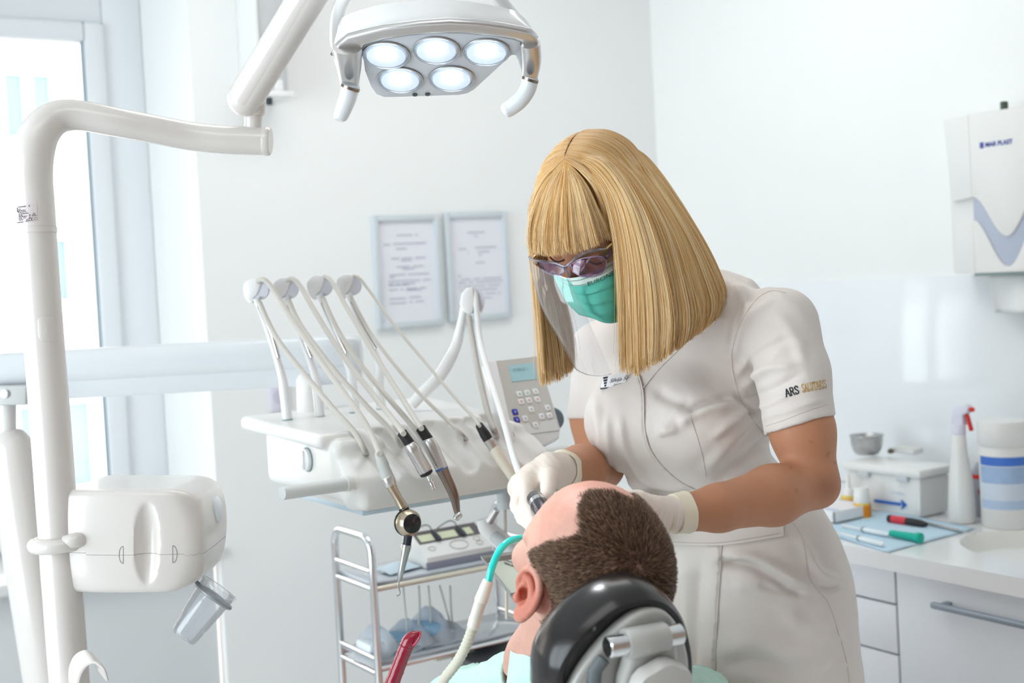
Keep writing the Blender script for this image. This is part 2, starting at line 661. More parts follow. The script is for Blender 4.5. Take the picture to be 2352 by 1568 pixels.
# ceiling lamps (the housings around the two area lights)
for i, (x, y) in enumerate(((0.0, 0.6), (1.5, 2.3))):
    t = thing('ceiling_light', ['slim white ceiling panel lamp above the treatment chair', 'slim white ceiling panel lamp near the window wall'][i], 'lamp', (x, y, RZ1))
    mk('frame', join(box2((x - .68, y - .38, RZ1 - .045), (x + .68, y - .352, RZ1)), box2((x - .68, y + .352, RZ1 - .045), (x + .68, y + .38, RZ1)),
                     box2((x - .68, y - .352, RZ1 - .045), (x - .652, y + .352, RZ1)), box2((x + .652, y - .352, RZ1 - .045), (x + .68, y + .352, RZ1))), M_white, t, smooth=False)
    mk('diffuser', box2((x - .652, y - .352, RZ1 - .03), (x + .652, y + .352, RZ1 - .02)), mat('lamp_diffuser', (252, 252, 250), 0.6, emit=0.9), t, smooth=False)

# ================================================================== wall things
def certificate(i, x0, x1, z0, z1, label, rows):
    t = thing('framed_certificate', label, 'certificate', ((x0 + x1) / 2, YW, z0), 'framed certificates on the back wall')
    w = 0.017
    mf = mat('blue_grey_frame', (208, 216, 221), 0.45, var=0.02)
    mk('frame', join(box2((x0, YW - .018, z0), (x0 + w, YW, z1), .002), box2((x1 - w, YW - .018, z0), (x1, YW, z1), .002),
                     box2((x0 + w, YW - .018, z0), (x1 - w, YW, z0 + w), .002), box2((x0 + w, YW - .018, z1 - w), (x1 - w, YW, z1), .002)), mf, t)
    pp = mk('paper', box2((x0 + w, YW - .008, z0 + w), (x1 - w, YW - .003, z1 - w)), mat('certificate_paper', (234, 235, 241), 0.8, var=0.01), t, smooth=False)
    gs = []
    W_, H_ = x1 - x0, z1 - z0
    for (u0, u1, v) in rows:
        n = max(2, int((u1 - u0) * 26))
        xs = np.linspace(u0, u1, n + 1)
        for k in range(n):
            if RNG.random() < 0.12:
                continue
            a, b = xs[k] * W_, (xs[k + 1] - 0.004) * W_
            gs.append(box2((x0 + a, YW - .0092, z1 - v * H_ - .0012), (x0 + b, YW - .008, z1 - v * H_ + .0016)))
    mk('print', join(*gs), M_print, pp, smooth=False, kind='stuff')


certificate(0, 1.675, 1.894, 1.325, 1.652, 'left of the two framed certificates, printed with many full lines',
            [(.36, .68, .18), (.16, .26, .26), (.3, .84, .255), (.3, .5, .30), (.26, .78, .385), (.4, .6, .405), (.33, .74, .46), (.42, .6, .48),
             (.22, .82, .53), (.22, .3, .55), (.2, .84, .585), (.2, .6, .61), (.2, .5, .62), (.2, .42, .66), (.46, .76, .655), (.46, .7, .67), (.2, .45, .74), (.5, .68, .735), (.2, .45, .78), (.5, .72, .775)])
certificate(1, 1.914, 2.133, 1.331, 1.657, 'right of the two framed certificates, with few short printed lines, behind the single hose arm',
            [(.36, .64, .19), (.47, .53, .225), (.17, .33, .34), (.33, .37, .38), (.47, .82, .33), (.47, .7, .37), (.47, .58, .40), (.47, .62, .47),
             (.18, .32, .585), (.18, .92, .62), (.18, .9, .65), (.18, .85, .685), (.2, .8, .72), (.4, .85, .76), (.5, .7, .80)])

# narrow lamp housing high on the back wall, left of the operating lamp
t = thing('wall_lamp_housing', 'narrow grey and white lamp housing high on the back wall', 'lamp', (1.34, YW, 1.98))
a, b = onA(553, 225, 1, YW), onA(668, 235, 1, YW - .13)
x0, x1, z0 = a[0], b[0], a[2]
mk('side_shell', box2((x0, YW - .125, z0), (x0 + .012, YW, 2.62), .003), M_white, t)
mk('body', box2((x0 + .012, YW - .12, z0 + .004), (x1, YW, 2.615), .003), mat('grey_housing', (196, 198, 200), 0.5), t)
mk('base_flange', box2((x0 - .004, YW - .135, z0 - .014), (x1 + .012, YW, z0 + .002), .003), M_white, t)
mk('knob', lathe(((x0 + x1) / 2 - .005, YW - .1, z0 - .032), (0, 0, 1), [(0, .006), (.002, .009), (.018, .009)]), M_gap, t)
q = onA(640, 195, 1, YW - .121)
mk('sticker', box2((q[0] - .012, YW - .1215, q[2] - .014), (q[0] + .012, YW - .1195, q[2] + .014)), M_white, t, smooth=False)

# wall socket behind the supply arm
q = onA(641, 910, 1, YW)
t = thing('wall_socket', 'pale lilac wall socket plate below the supply arm', 'socket', (q[0], YW, q[2]))
ml = mat('lilac_plate', (222, 219, 232), 0.5)
mk('plate', box2((q[0] - .028, YW - .01, q[2] - .04), (q[0] + .028, YW, q[2] + .04), .004), ml, t)
mk('insert', lathe((q[0], YW - .0101, q[2]), (0, 1, 0), [(0, .021), (.001, .022), (.004, .022)], capa=True), mat('lilac_insert', (206, 203, 220), 0.5), t)

# ================================================================== counter with sink
XF, ZC = 2.13, 0.822
CT = 0.038
M_top = mat('worktop_white', (240, 241, 242), 0.2, var=0.01, coat=0.3)
M_front = mat('cabinet_front', (240, 243, 248), 0.4, var=0.01)
sx, sy, srx, sry = 2.40, 1.63, 0.165, 0.22
bm = bmesh.new()
y0c, y1c = -0.2, YW - .002
lo = [bm.verts.new(v) for v in ((XF, y0c, ZC), (XW - .002, y0c, ZC), (XW - .002, y1c, ZC), (XF, y1c, ZC))]
NS = 48
el = [bm.verts.new((sx + srx * math.cos(2 * math.pi * i / NS), sy + sry * math.sin(2 * math.pi * i / NS), ZC)) for i in range(NS)]
eds = [bm.edges.new((lo[i], lo[(i + 1) % 4])) for i in range(4)] + [bm.edges.new((el[i], el[(i + 1) % NS])) for i in range(NS)]
bmesh.ops.triangle_fill(bm, use_beauty=True, use_dissolve=False, edges=eds)
low = [bm.verts.new((v.co.x, v.co.y, ZC - CT)) for v in lo]
for i in range(4):
    bm.faces.new((lo[i], lo[(i + 1) % 4], low[(i + 1) % 4], low[i]))
bm.faces.new(low)
bmesh.ops.recalc_face_normals(bm, faces=bm.faces[:])
ct = thing('worktop', 'white worktop with a moulded oval basin along the right wall', 'worktop', (2.44, 1.5, ZC - CT))
mk('slab', _bm_out(bm), M_top, ct, smooth=False)
prof = [(0, 1.0), (-.004, .985), (-.03, .93), (-.08, .8), (-.11, .5), (-.118, .12)]
G = [[(sx + srx * r * math.cos(2 * math.pi * i / NS), sy + sry * r * math.sin(2 * math.pi * i / NS), ZC + z) for z, r in prof] for i in range(NS)]
mk('basin', grid_geo(G, closed_u=True), mat('basin_ceramic', (232, 232, 226), 0.25, var=0.01, coat=0.3), ct)
mk('drain', lathe((sx, sy, ZC - .1195), (0, 0, 1), [(0, .02), (.004, .02), (.005, .012)]), M_chrome, ct)
struct('baseboard_back', box2((XF + .02, YW - .03, ZC), (XW, YW, ZC + .05), .004), M_top)

ZB = ZC - CT


def cabinet(y0, y1, label, drawers, handle=True):
    t = thing('base_cabinet', label, 'cabinet', (2.45, (y0 + y1) / 2, 0.0), 'white base cabinets under the worktop')
    mk('body', box2((XF + .05, y0 + .001, .1), (XW - .004, y1 - .001, ZB - (.13 if handle else .001)), .001), M_front, t)
    mk('plinth', box2((XF + .09, y0 + .001, 0), (XF + .11, y1 - .001, .1)), M_grey, t, smooth=False)
    for (z0, z1) in drawers:
        d = mk('drawer', box2((XF + .03, y0 + .002, z0), (XF + .05, y1 - .002, z1), .0015), M_front, t)
        if handle:
            zc = z1 - .05
            hx = XF + .004
            mh = mat('grey_handle_metal', (160, 170, 182), 0.4, 0.5)
            mk('handle', join(box2((hx - .008, y0 + .1, zc - .007), (hx + .004, y1 - .115, zc + .007), .004),
                              box2((hx + .002, y0 + .12, zc - .006), (XF + .031, y0 + .134, zc + .006), .002),
                              box2((hx + .002, y1 - .145, zc - .006), (XF + .031, y1 - .131, zc + .006), .002)), mh, d)


cabinet(1.2, 1.867, 'white drawer cabinet with a long grey bar handle under the basin', [(.46, ZB - .004), (.12, .455)])
cabinet(1.869, 2.45, 'white handleless cabinet with two small drawer fronts beside the woman', [(.705, ZB - .004), (.595, .7), (.12, .59)], False)
cabinet(.5, 1.198, 'white drawer cabinet under the near end of the worktop', [(.46, ZB - .004), (.12, .455)])

# glossy splashback
zs = onA(2180, 633, 0, XW)[2]
struct('trim_3', box2((XW - .008, 1.85, ZC + .001), (XW - .0005, YW - .002, zs), .001), mat('splashback_gloss', (240, 244, 247), 0.08, var=0.01, coat=0.8))

# ================================================================== paper towel dispenser
XD = XW - .12
dA, dB = onA(2217, 265, 0, XD), onA(2217, 632, 0, XD)
yl = onA(2166, 285, 0, XD + .05)[1]
z1, z0 = 1.785, 1.402
yl0 = 1.99
yR = yl0 - .185
t = thing('towel_dispenser', 'white paper towel dispenser with a wavy blue-grey window, on the right wall', 'dispenser', (XW, (yl0 + yR) / 2, z0))


def dprof(s=1.0, dx=0.0, y_l=0.0):
    return [(XW, yl0 + .09 - y_l), (XD + .03 - dx, yl0 + .09 - y_l), (XD - dx, yl0 - .005 - y_l), (XD - .006 - dx, (yl0 + yR) / 2), (XD - dx, yR + .005), (XD + .03 - dx, yR - .08), (XW, yR - .08)]


zm = onA(2240, 505, 0, XD)[2]
mk('back_box', prism([(x, y, z0) for x, y in dprof(dx=-.012)], (0, 0, z1 - z0), .006), M_plastic, t)


def wavy(lower):
    ys = np.linspace(yl0 - .005, yR + .005, 40)
    top, bot = [], []
    for y in ys:
        u = (yl0 - .005 - y) / (yl0 - yR)
        w = 0.5 - 0.5 * math.cos(2 * math.pi * min(max(u, 0), 1))
        top.append((y, zm + .055 - .10 * w))
        bot.append((y, zm - .0 - .115 * w))
    return ys, top, bot


ys, tp, bt = wavy(0)
mk('upper_cover', join(prism([(XD - .002, y, z) for y, z in tp] + [(XD - .002, yR + .005, z1), (XD - .002, yl0 - .005, z1)], (.02, 0, 0), .004),
                       prism([(XD - .002, yl0 - .005, zm + .055), (XD - .002, yl0 - .005, z1), (XD + .026, yl0 + .088, z1), (XD + .026, yl0 + .075, zm + .05)], (.012, -.004, 0), .001)), M_plastic, t)
mk('lower_cover', join(prism([(XD - .002, y, z) for y, z in bt] + [(XD - .002, yR + .005, z0), (XD - .002, yl0 - .005, z0)], (.02, 0, 0), .004),
                       prism([(XD - .002, yl0 - .005, zm), (XD - .002, yl0 - .005, z0), (XD + .026, yl0 + .07, z0), (XD + .026, yl0 + .065, zm - .005)], (.012, -.004, 0), .001)), M_plastic, t)
mk('level_window', prism([(XD + .004, y, z + .003) for y, z in tp] + [(XD + .004, y, z - .003) for y, z in bt[::-1]], (.006, 0, 0)), mat('blue_grey_window', (172, 180, 198), 0.2, var=0.04, coat=0.4), t)
q = onA(2307, 255, 0, XD + .05)
mk('lock_knob', lathe((XD + .05, q[1], z1), (0, 0, 1), [(0, .009), (.022, .009), (.024, .007)]), mat('dark_green_knob', (70, 84, 74), 0.5), t)
q = onA(2250, 341, 0, XD - .003)
q2 = onA(2250, 322, 0, XD - .003)
hh = (q2[2] - q[2])
mk('logo', join(box2((XD - .0034, q[1] - .011, q[2]), (XD - .0022, q[1] - .001, q[2] + .014), .0), text_geo('MAR PLAST', hh * .75, (XD - .0032, q[1] - .016, q[2] + .002), (0, -1, 0), (0, 0, 1), bold=.0006)), mat('indigo_print', (84, 92, 168), 0.7), t, smooth=False)
mk('outlet_rim', box2((XD + .004, yR, z0 - .006), (XW - .01, yl0, z0), .001), mat('green_grey_rim', (150, 170, 168), 0.5), t)
tw = thing('paper_towel', 'white folded paper towel hanging out of the dispenser', 'towel', (XD + .05, yl0 - .12, z0 - .1))
Gt = []
for i in range(9):
    u = i / 8
    row = []
    for j in range(24):
        v = j / 23
        y = yl0 - .005 - v * .17 + .012 * math.sin(9 * v) * u - (.02 if v > .6 else 0) * u
        x = XD + .045 + .02 * math.sin(7.5 * v + .6) * (.4 + u) + .006 * u
        z = z0 - .004 - u * (.095 - .03 * max(0, v - .55) * 2)
        row.append((x, y, z))
    Gt.append(row)
tt = mk('sheet', grid_geo(Gt), mat('tissue', (240, 241, 240), 0.9, bump=.2, bscale=300), tw)
md = tt.modifiers.new('thickness', 'SOLIDIFY')
md.thickness = .002

# ================================================================== things on the counter
def counter_pt(px, py, z=None):
    return onA(px, py, 2, ZC if z is None else z)


# lidded box
bc = counter_pt(2115, 1192)
bx, by = bc[0], bc[1]
t = thing('storage_box', 'white lidded plastic box with a blue arrow on its front, on the counter', 'box', (bx + .05, by + .1, ZC))
zl = ZC + .098
BD = onA(2180, 1178, 1, by)[0] - bx
BLn = .22
mk('body', prism([(bx + .004, by + .004, ZC), (bx + BD, by + .004, ZC), (bx + BD, by + BLn, ZC), (bx + .004, by + BLn, ZC)], (0, 0, zl - ZC), .008, scale=1.05), M_plastic, t)
mk('lid', box2((bx - .012, by - .012, zl), (bx + BD + .014, by + BLn + .015, zl + .022), .008), M_plastic, t)
for yy in (by + .03, by + .15):
    mk('clip', box2((bx - .009, yy, zl - .012), (bx + .003, yy + .035, zl + .004), .002), mat('pale_clip', (206, 212, 216), 0.4), t)
aL, aR = onA(2007, 1150, 0, bx - .003), onA(2066, 1158, 0, bx - .003)
za = (aL[2] + aR[2]) / 2
mk('arrow', join(box2((bx - .003, aR[1], za - .003), (bx + .004, aL[1], za + .003)),
                 prism([(bx - .003, aR[1] - .018, za), (bx - .003, aR[1] - .004, za + .011), (bx - .003, aR[1] - .008, za), (bx - .003, aR[1] - .004, za - .011)], (.007, 0, 0))), M_blueink, t, smooth=False)
q = onA(2048, 1133, 0, bx - .002)
mk('lettering', text_geo('MATERIAL', .0085, (bx - .0028, q[1], q[2]), (0, -1, 0), (0, 0, 1)), mat('faint_blue_print', (168, 196, 220), 0.7), t, smooth=False)
# things on the lid
zl2 = zl + .022
q = onA(1992, 1043, 2, zl2)
m = mpp(q)
t = thing('steel_bowl', 'small stainless steel bowl standing on the box lid', 'bowl', q)
mk('bowl', lathe(q, (0, 0, 1), [(0, .026), (.002, .03), (.012, .036), (.03, .0405), (.046, .0415), (.05, .045), (.0515, .045), (.0505, .0425), (.046, .0395), (.03, .0385), (.012, .034), (.004, .02), (.0035, .001)], 40, capb=False), M_steel, t)
q = onA(2046, 1041, 2, zl2)
tag(mk('cotton_stopper', lathe(q, (0, 0, 1), [(0, .005), (.003, .008), (.009, .0075), (.013, .003)]), mat('olive_rubber', (112, 104, 80), 0.7)), 'tiny olive brown stopper beside the steel bowl', 'stopper')
q = onA(2083, 1040, 2, zl2)
t = thing('bandage_box', 'flat white carton lying on the box lid beside the bowl', 'box', q)
mk('carton', box(q + (0.004, 0, .006), (.02, .034, .006), .0015), M_white, t)
mk('flap', box(q + (0.004, 0, .0125), (.0195, .0335, .0006)), M_cream, t, smooth=False)

# spray bottle
q = counter_pt(2211, 1199)
t = thing('spray_bottle', 'tall white spray bottle with a red nozzle beside the wipes canister', 'bottle', q)
hB = 218 * mpp(q)
mk('body', lathe(q, (0, 0, 1), [(0, .026), (.004, .0305), (.05, .0305), (.11, .026), (.16, .019), (hB * .93, .0155), (hB * .95, .013)], 32), M_plastic, t)
mk('collar', lathe(q + (0, 0, hB * .93), (0, 0, 1), [(0, .016), (.02, .017), (.024, .014)]), mat('lilac_white', (226, 226, 240), 0.4), t)
hd = q + np.array([0, 0, hB * .93 + .022])
mk('spray_head', prism([hd + np.array([0, y, z]) for y, z in ((.022, .0), (.02, .022), (.012, .042), (-.02, .048), (-.028, .042), (-.026, .03), (-.012, .024), (-.012, .0))], (.022, 0, 0), .003), mat('lilac_white', (226, 226, 240), 0.4), t)
mk('trigger', prism([hd + np.array([.006, y, z]) for y, z in ((-.014, .026), (-.02, .026), (-.031, -.012), (-.025, -.014))], (.01, 0, 0), .001), mat('red_plastic', (222, 48, 36), 0.35), t)
mk('nozzle', rod(hd + (.011, -.028, .037), hd + (.011, -.036, .037), [(0, .006), (1, .005)]), mat('red_plastic', (222, 48, 36), 0.35), t)
# grey bottle behind
q = counter_pt(2251, 1186)
t = thing('grey_bottle', 'squat grey labelled bottle half hidden between spray bottle and canister', 'bottle', q)
mk('body', lathe(q + (.015, 0, 0), (0, 0, 1), [(0, .022), (.004, .025), (.105, .025), (.125, .014), (.13, .011)], 28), mat('grey_bottle_plastic', (168, 170, 180), 0.35), t)
mk('cap', lathe(q + (.015, 0, .13), (0, 0, 1), [(0, .013), (.02, .013), (.022, .011)]), M_plastic, t)
q2 = q + np.array([.015, 0, 0])
nv = unit((EYE - q2) * (1, 1, 0))
sd = np.cross((0, 0, 1), nv)
mk('label_band', lathe(q2 + (0, 0, .092), (0, 0, 1), [(0, .0254), (.01, .0254)], capa=False, capb=False), mat('red_plastic', (222, 48, 36), 0.35), t)
mk('hazard_mark', prism([q2 + nv * .0262 + sd * a + np.array((0, 0, .062 + b)) for a, b in ((0, .018), (.013, 0), (0, -.018), (-.013, 0))], -nv * .004), mat('dull_red', (170, 90, 96), 0.6), t, smooth=False)

# wipes canister
q = counter_pt(2316, 1206)
t = thing('wipes_canister', 'large white canister with a blue label beside the spray bottle', 'canister', q)
mm = mpp(q)
R_ = 58 * mm
mk('body', lathe(q, (0, 0, 1), [(0, R_ * .95), (.004, R_), (.17, R_), (.178, R_ * .96), (.19, R_ * .94)], 48), M_plastic, t)
mk('lid', lathe(q + (0, 0, .188), (0, 0, 1), [(0, R_ * .98), (.004, R_ * 1.02), (.05, R_ * 1.01), (.056, R_ * .97), (.058, R_ * .5)], 48), M_plastic, t)
nv = unit((EYE - q) * (1, 1, 0))
sd = np.cross((0, 0, 1), nv)


def canlabel(a0, a1, z0, z1, col, nm, dr=.0005, parent=None):
    V = []
    for z in (z0, z1):
        for a in np.linspace(a0, a1, 18):
            V.append(q + (R_ + dr) * (math.cos(a) * nv + math.sin(a) * sd) + np.array((0, 0, z)))
    F = [(k, k + 1, 18 + k + 1, 18 + k) for k in range(17)]
    return mk(nm, (V, F), col, parent or t)


lb = canlabel(-1.15, 1.2, .045, .165, mat('label_pale_blue', (214, 224, 238), 0.5, var=.1, vscale=14), 'label')
canlabel(-1.15, 1.1, .145, .165, mat('label_blue', (70, 120, 210), 0.5, var=.2), 'label_stripe', .001, lb)
canlabel(-1.15, 1.1, .105, .142, mat('label_mid_blue', (164, 190, 224), 0.5, var=.2, vscale=30), 'label_stripe', .001, lb)
canlabel(-1.15, 1.1, .047, .066, mat('label_soft_blue', (184, 204, 230), 0.5, var=.15, vscale=30), 'label_stripe', .001, lb)

# amber bottles
for (px, py, lab, hh, drop) in ((1981, 1190, 'small amber bottle with a white cap and orange label, in front', 70, False), (1951, 1176, 'small amber bottle with a white dropper, behind the capped one', 92, True)):
    q = counter_pt(px, py)
    m = mpp(q)
    t = thing('medicine_bottle', lab, 'bottle', q, 'small amber bottles on the counter')
    r = 18.5 * m
    amb = mat('amber_bottle', (226, 196, 92), 0.15, var=.05, coat=.4)
    mk('body', lathe(q, (0, 0, 1), [(0, r * .9), (.002, r), (36 * m, r), (40 * m, r * .85)], 28), amb, t)
    mk('label', lathe(q + (0, 0, 6 * m), (0, 0, 1), [(0, r * 1.02), (26 * m, r * 1.02)], 28, capa=False, capb=False), mat('orange_label', (232, 140, 20), 0.6, var=.15, vscale=60), t)
    if drop:
        mk('dropper', lathe(q + (0, 0, 38 * m), (0, 0, 1), [(0, r * .75), (14 * m, r * .7), (18 * m, r * .35), (48 * m, r * .25), (52 * m, r * .1)], 20), M_plastic, t)
    else:
        mk('cap', lathe(q + (0, 0, 37 * m), (0, 0, 1), [(0, r * .95), (4 * m, r), (32 * m, r * .92), (35 * m, r * .8)], 28), M_plastic, t)

# blue napkin
c4 = [counter_pt(1868, 1218), counter_pt(2040, 1270), counter_pt(2240, 1216), counter_pt(2035, 1172)]
G = []
for i in range(14):
    row = []
    for j in range(14):
        u, v = i / 13, j / 13
        p = (c4[0] * (1 - u) + c4[1] * u) * (1 - v) + (c4[3] * (1 - u) + c4[2] * u) * v
        row.append(p + np.array((0, 0, .0022 + .0012 * math.sin(5 * u + 9 * v) * math.sin(7 * v + 2 * u))))
    G.append(row)
nap = mk('napkin', grid_geo(G), mat('blue_paper_napkin', (196, 222, 238), 0.9, var=.02, bump=.2, bscale=300))
md = nap.modifiers.new('thickness', 'SOLIDIFY')
md.thickness = .0012
tag(nap, 'light blue paper napkin spread under the instruments on the counter', 'napkin')
ZN = ZC + .0042

# white tray with papers behind the woman
q = counter_pt(1915, 1200)
t = thing('instrument_tray', 'shallow white box tray on the counter, just behind the woman', 'tray', q)
tx0, tx1, ty0, ty1 = q[0] - .03, q[0] + .10, q[1] - .03, q[1] + .17
mk('tray', join(box2((tx0, ty0, ZN), (tx1, ty1, ZN + .004)), box2((tx0, ty0, ZN), (tx0 + .004, ty1, ZN + .03), .001), box2((tx1 - .004, ty0, ZN), (tx1, ty1, ZN + .03), .001),
                box2((tx0, ty0, ZN), (tx1, ty0 + .004, ZN + .03), .001), box2((tx0, ty1 - .004, ZN), (tx1, ty1, ZN + .03), .001)), M_white, t)
mk('paper', box2((tx0 + .006, ty0 + .006, ZN + .024), (tx1 - .006, ty1 - .006, ZN + .028)), mat('pinkish_paper', (240, 236, 238), 0.8, var=.05, vscale=50), t, smooth=False)
mk('blue_card', box2((tx0 + .02, ty0 + .012, ZN + .0282), (tx0 + .032, ty0 + .05, ZN + .0295)), mat('pale_blue_card', (190, 208, 236), 0.6), t, smooth=False)

# marker
a, b = onA(2040, 1190, 2, ZN + .007), onA(2128, 1204, 2, ZN + .007)
t = thing('marker_pen', 'black marker pen with a red label lying on the napkin', 'pen', (a + b) / 2)
r = 9 * mpp(a)
mk('barrel', rod(a, a * .4 + b * .6, [(0, r * .6), (.03, r * .95), (.1, r), (1, r)]), M_black, t)
mk('label', rod(a * .88 + b * .12, a * .5 + b * .5, [(0, r * 1.02), (1, r * 1.02)], capa=False, capb=False), mat('red_label', (214, 60, 74), 0.5, var=.1), t)
mk('cap', rod(a * .41 + b * .59, b, [(0, r * 1.05), (.6, r * .95), (.85, r * .75), (1, r * .5)]), M_black, t)
# green needle cap
a, b = onA(2046, 1224, 2, ZN + .009), onA(2116, 1236, 2, ZN + .009)
t = thing('needle_cap', 'bright green needle cap lying on the blue napkin', 'cap', (a + b) / 2)
mg = mat('green_plastic', (0, 178, 156), 0.4)
r = 10 * mpp(a)
mk('sleeve', rod(a, b, [(0, r * .7), (.05, r * .8), (.8, r * .95), (.86, r)]), mg, t)
mk('flange', rod(a * .16 + b * .84, b, [(0, r * 1.05), (.2, r * 1.25), (.9, r * 1.25), (1, r)]), mg, t)
# syringes
for (x0, y0, x1, y1, lab) in ((1928, 1224, 2030, 1250, 'clear syringe with a grey tip, nearest the counter edge'), (1936, 1206, 2042, 1228, 'clear syringe lying behind the other one beside the green cap')):
    a, b = onA(x0, y0, 2, ZN + .006), onA(x1, y1, 2, ZN + .006)
    t = thing('syringe', lab, 'syringe', (a + b) / 2, 'syringes on the blue napkin')
    mk('barrel', rod(a * .55 + b * .45, b, [(0, .005), (.1, .0055), (.95, .0055), (1, .003)]), mat('clear_white_plastic', (232, 240, 244), 0.25), t)
    mk('plunger', rod(a, a * .55 + b * .45, [(0, .0045), (.04, .0045), (.05, .0022), (1, .0022)]), M_plastic, t)
    mk('ring', rod(a * .56 + b * .44, a * .53 + b * .47, [(0, .0065), (1, .0065)]), mat('grey_rubber', (150, 156, 160), 0.6), t)
# probe
a, b = onA(2126, 1200, 2, ZN + .004), onA(2240, 1226, 2, ZN + .003)
t = thing('dental_probe', 'thin metal probe lying beyond the marker on the napkin', 'instrument', (a + b) / 2)
mk('handle', rod(a, a * .3 + b * .7, [(0, .0025), (.05, .0034), (.95, .0034), (1, .0022)]), M_steel, t)
mk('tip', tube([a * .3 + b * .7, a * .1 + b * .9, b, b + (0.004, 0, .006)], [.0018, .0015, .001, .0006]), M_steel, t)
# ================================================================== lamp post, bent arm
DP = 1.86
def pathP(pts, n=8):
    "smooth path through (px, py, depth[, radius])"
    c = catmull(pts, n)
    p = np.array([P(a[0], a[1], a[2]) for a in c])
    return (p, c[:, 3]) if c.shape[1] > 3 else p


M_post = mat('post_lacquer', (220, 215, 211), 0.22, var=0.01, coat=0.4)
base = P(160, 1568, DP)
post = thing('lamp_post', 'tall white tubular lamp post bent over at the top, at the left edge', 'lamp post', (base[0], base[1], 0))
pb = np.array([base[0] + .02, base[1] - .01, 0.0])
lower = [pb, P(186, 1850, DP), base, P(143, 1350, DP), P(118, 1000, DP), P(98, 750, DP), P(82.5, 533, DP)]
mk('post', tube(catmull(lower, 6), .0285, 28), M_post, post)
mk('foot_plate', lathe(pb, (0, 0, 1), [(0, .09), (.012, .09), (.02, .05), (.05, .032)], 36), M_post, post)
mk('collar', rod(P(82.8, 536, DP), P(82, 522, DP), [(0, .0287), (.02, .0294), (.98, .0294), (1, .0287)], 32), M_post, post)
up = [(82, 522, DP, .0285), (78, 460, DP, .0285), (74, 400, DP, .0287), (78, 345, 1.862, .029), (95, 300, 1.868, .0275), (130, 270, 1.88, .0245), (180, 265, 1.89, .0225), (260, 279, 1.9, .0218),
      (350, 296, 1.92, .0216), (440, 313, 1.94, .0216), (520, 321, 1.95, .0216), (606, 324, 1.96, .0216)]
pp_, rr_ = pathP(up, 7)
mk('bent_arm', tube(pp_, rr_, 28), M_post, post)
mk('end_cap', rod(P(605, 324, 1.96), P(622, 324.5, 1.96), [(0, .0219), (.1, .0223), (.75, .0223), (1, .02)], 28), M_post, post)
# cover plate: rounded rectangle wrapped on the post
_pg = join(tube(catmull(lower, 6), .0285, 48), tube(pp_, rr_, 48))
_pbv = BVHTree.FromPolygons([Vector(v) for v in _pg[0]], _pg[1])


def on_post(px, py, lift=0.0):
    "point on the front of the post surface under a picture point"
    r_ = unit(ray(px, py))
    h_ = _pbv.ray_cast(Vector(EYE + r_ * .5), Vector(r_))
    if h_[0] is None:
        return P(px, py, DP)
    n_ = np.array(h_[1])
    return np.array(h_[0]) + (n_ if np.dot(n_, r_) < 0 else -n_) * lift


def round_rect(x0, y0, x1, y1, r, sk=0.0, n=6):
    L = []
    for cx_, cy_, a0 in ((x1 - r, y0 + r, -90), (x1 - r, y1 - r, 0), (x0 + r, y1 - r, 90), (x0 + r, y0 + r, 180)):
        for k in range(n + 1):
            a = math.radians(a0 + 90 * k / n)
            L.append((cx_ + r * math.cos(a), cy_ + r * math.sin(a)))
    return [(a + sk * (b - y0), b) for a, b in L]


loop = round_rect(86, 727, 126, 784, 12, .07)
n = len(loop)
cm = np.mean(loop, 0)
Vr = []
for s_, R in ((1.0, -.0003), (1.0, .0008), (.93, .0012), (.5, .0012), (.0, .0012)):
    Vr += [on_post(cm[0] + (a - cm[0]) * s_, cm[1] + (b - cm[1]) * s_, R) for a, b in loop]
F = []
for i in range(4):
    for k in range(n):
        F.append((i * n + k, i * n + (k + 1) % n, (i + 1) * n + (k + 1) % n, (i + 1) * n + k))
mk('access_cover', (Vr, F), M_post, post)
# sticker with small print
def wrapquad(x0, y0, x1, y1, R, sk=.07, shy=-.12, nx=8):
    V, F = [], []
    for j, (yy) in enumerate((y0, y1)):
        for i in range(nx + 1):
            x = x0 + (x1 - x0) * i / nx
            V.append(on_post(x + sk * (yy - 468), yy + shy * (x - 40) + 4, R))
    for i in range(nx):
        F.append((i, i + 1, nx + 1 + i + 1, nx + 1 + i))
    return np.array(V), F


st = mk('sticker', wrapquad(39.5, 468, 84, 508, .0003), mat('sticker_paper', (214, 204, 204), 0.6, var=.02), post)
gs = []
for (y, x0, x1) in ((472, 42, 60), (477, 42, 47), (480.5, 42, 58), (484, 42, 60), (488, 42, 64), (491.5, 42, 51), (494.5, 42, 60), (498, 42, 49), (498, 52, 57), (501.5, 42, 51), (507, 38, 51)):
    x = x0
    while x < x1 - 1:
        w = min(RNG.uniform(1.5, 5), x1 - x)
        gs.append(wrapquad(x, y - .9, x + w, y + .9, 0.0005, nx=2))
        x += w + .8
gs += [wrapquad(39, 473, 40.5, 482, 0.0005, nx=1), wrapquad(40.5, 480, 42, 484, 0.0005, nx=1), wrapquad(66, 470, 67.6, 474, 0.0005, nx=1)]


def marks(polyline, w=.8):
    for a, b in zip(polyline[:-1], polyline[1:]):
        a, b = np.array(a, float), np.array(b, float)
        d = unit(b - a)
        nn = np.array((-d[1], d[0])) * w * .5
        q = [a + nn, b + nn, b - nn, a - nn]
        gs.append((np.array([on_post(x + .07 * (y - 468), y - .12 * (x - 40) + 4, 0.0005) for x, y in q]), [(0, 1, 2, 3)]))


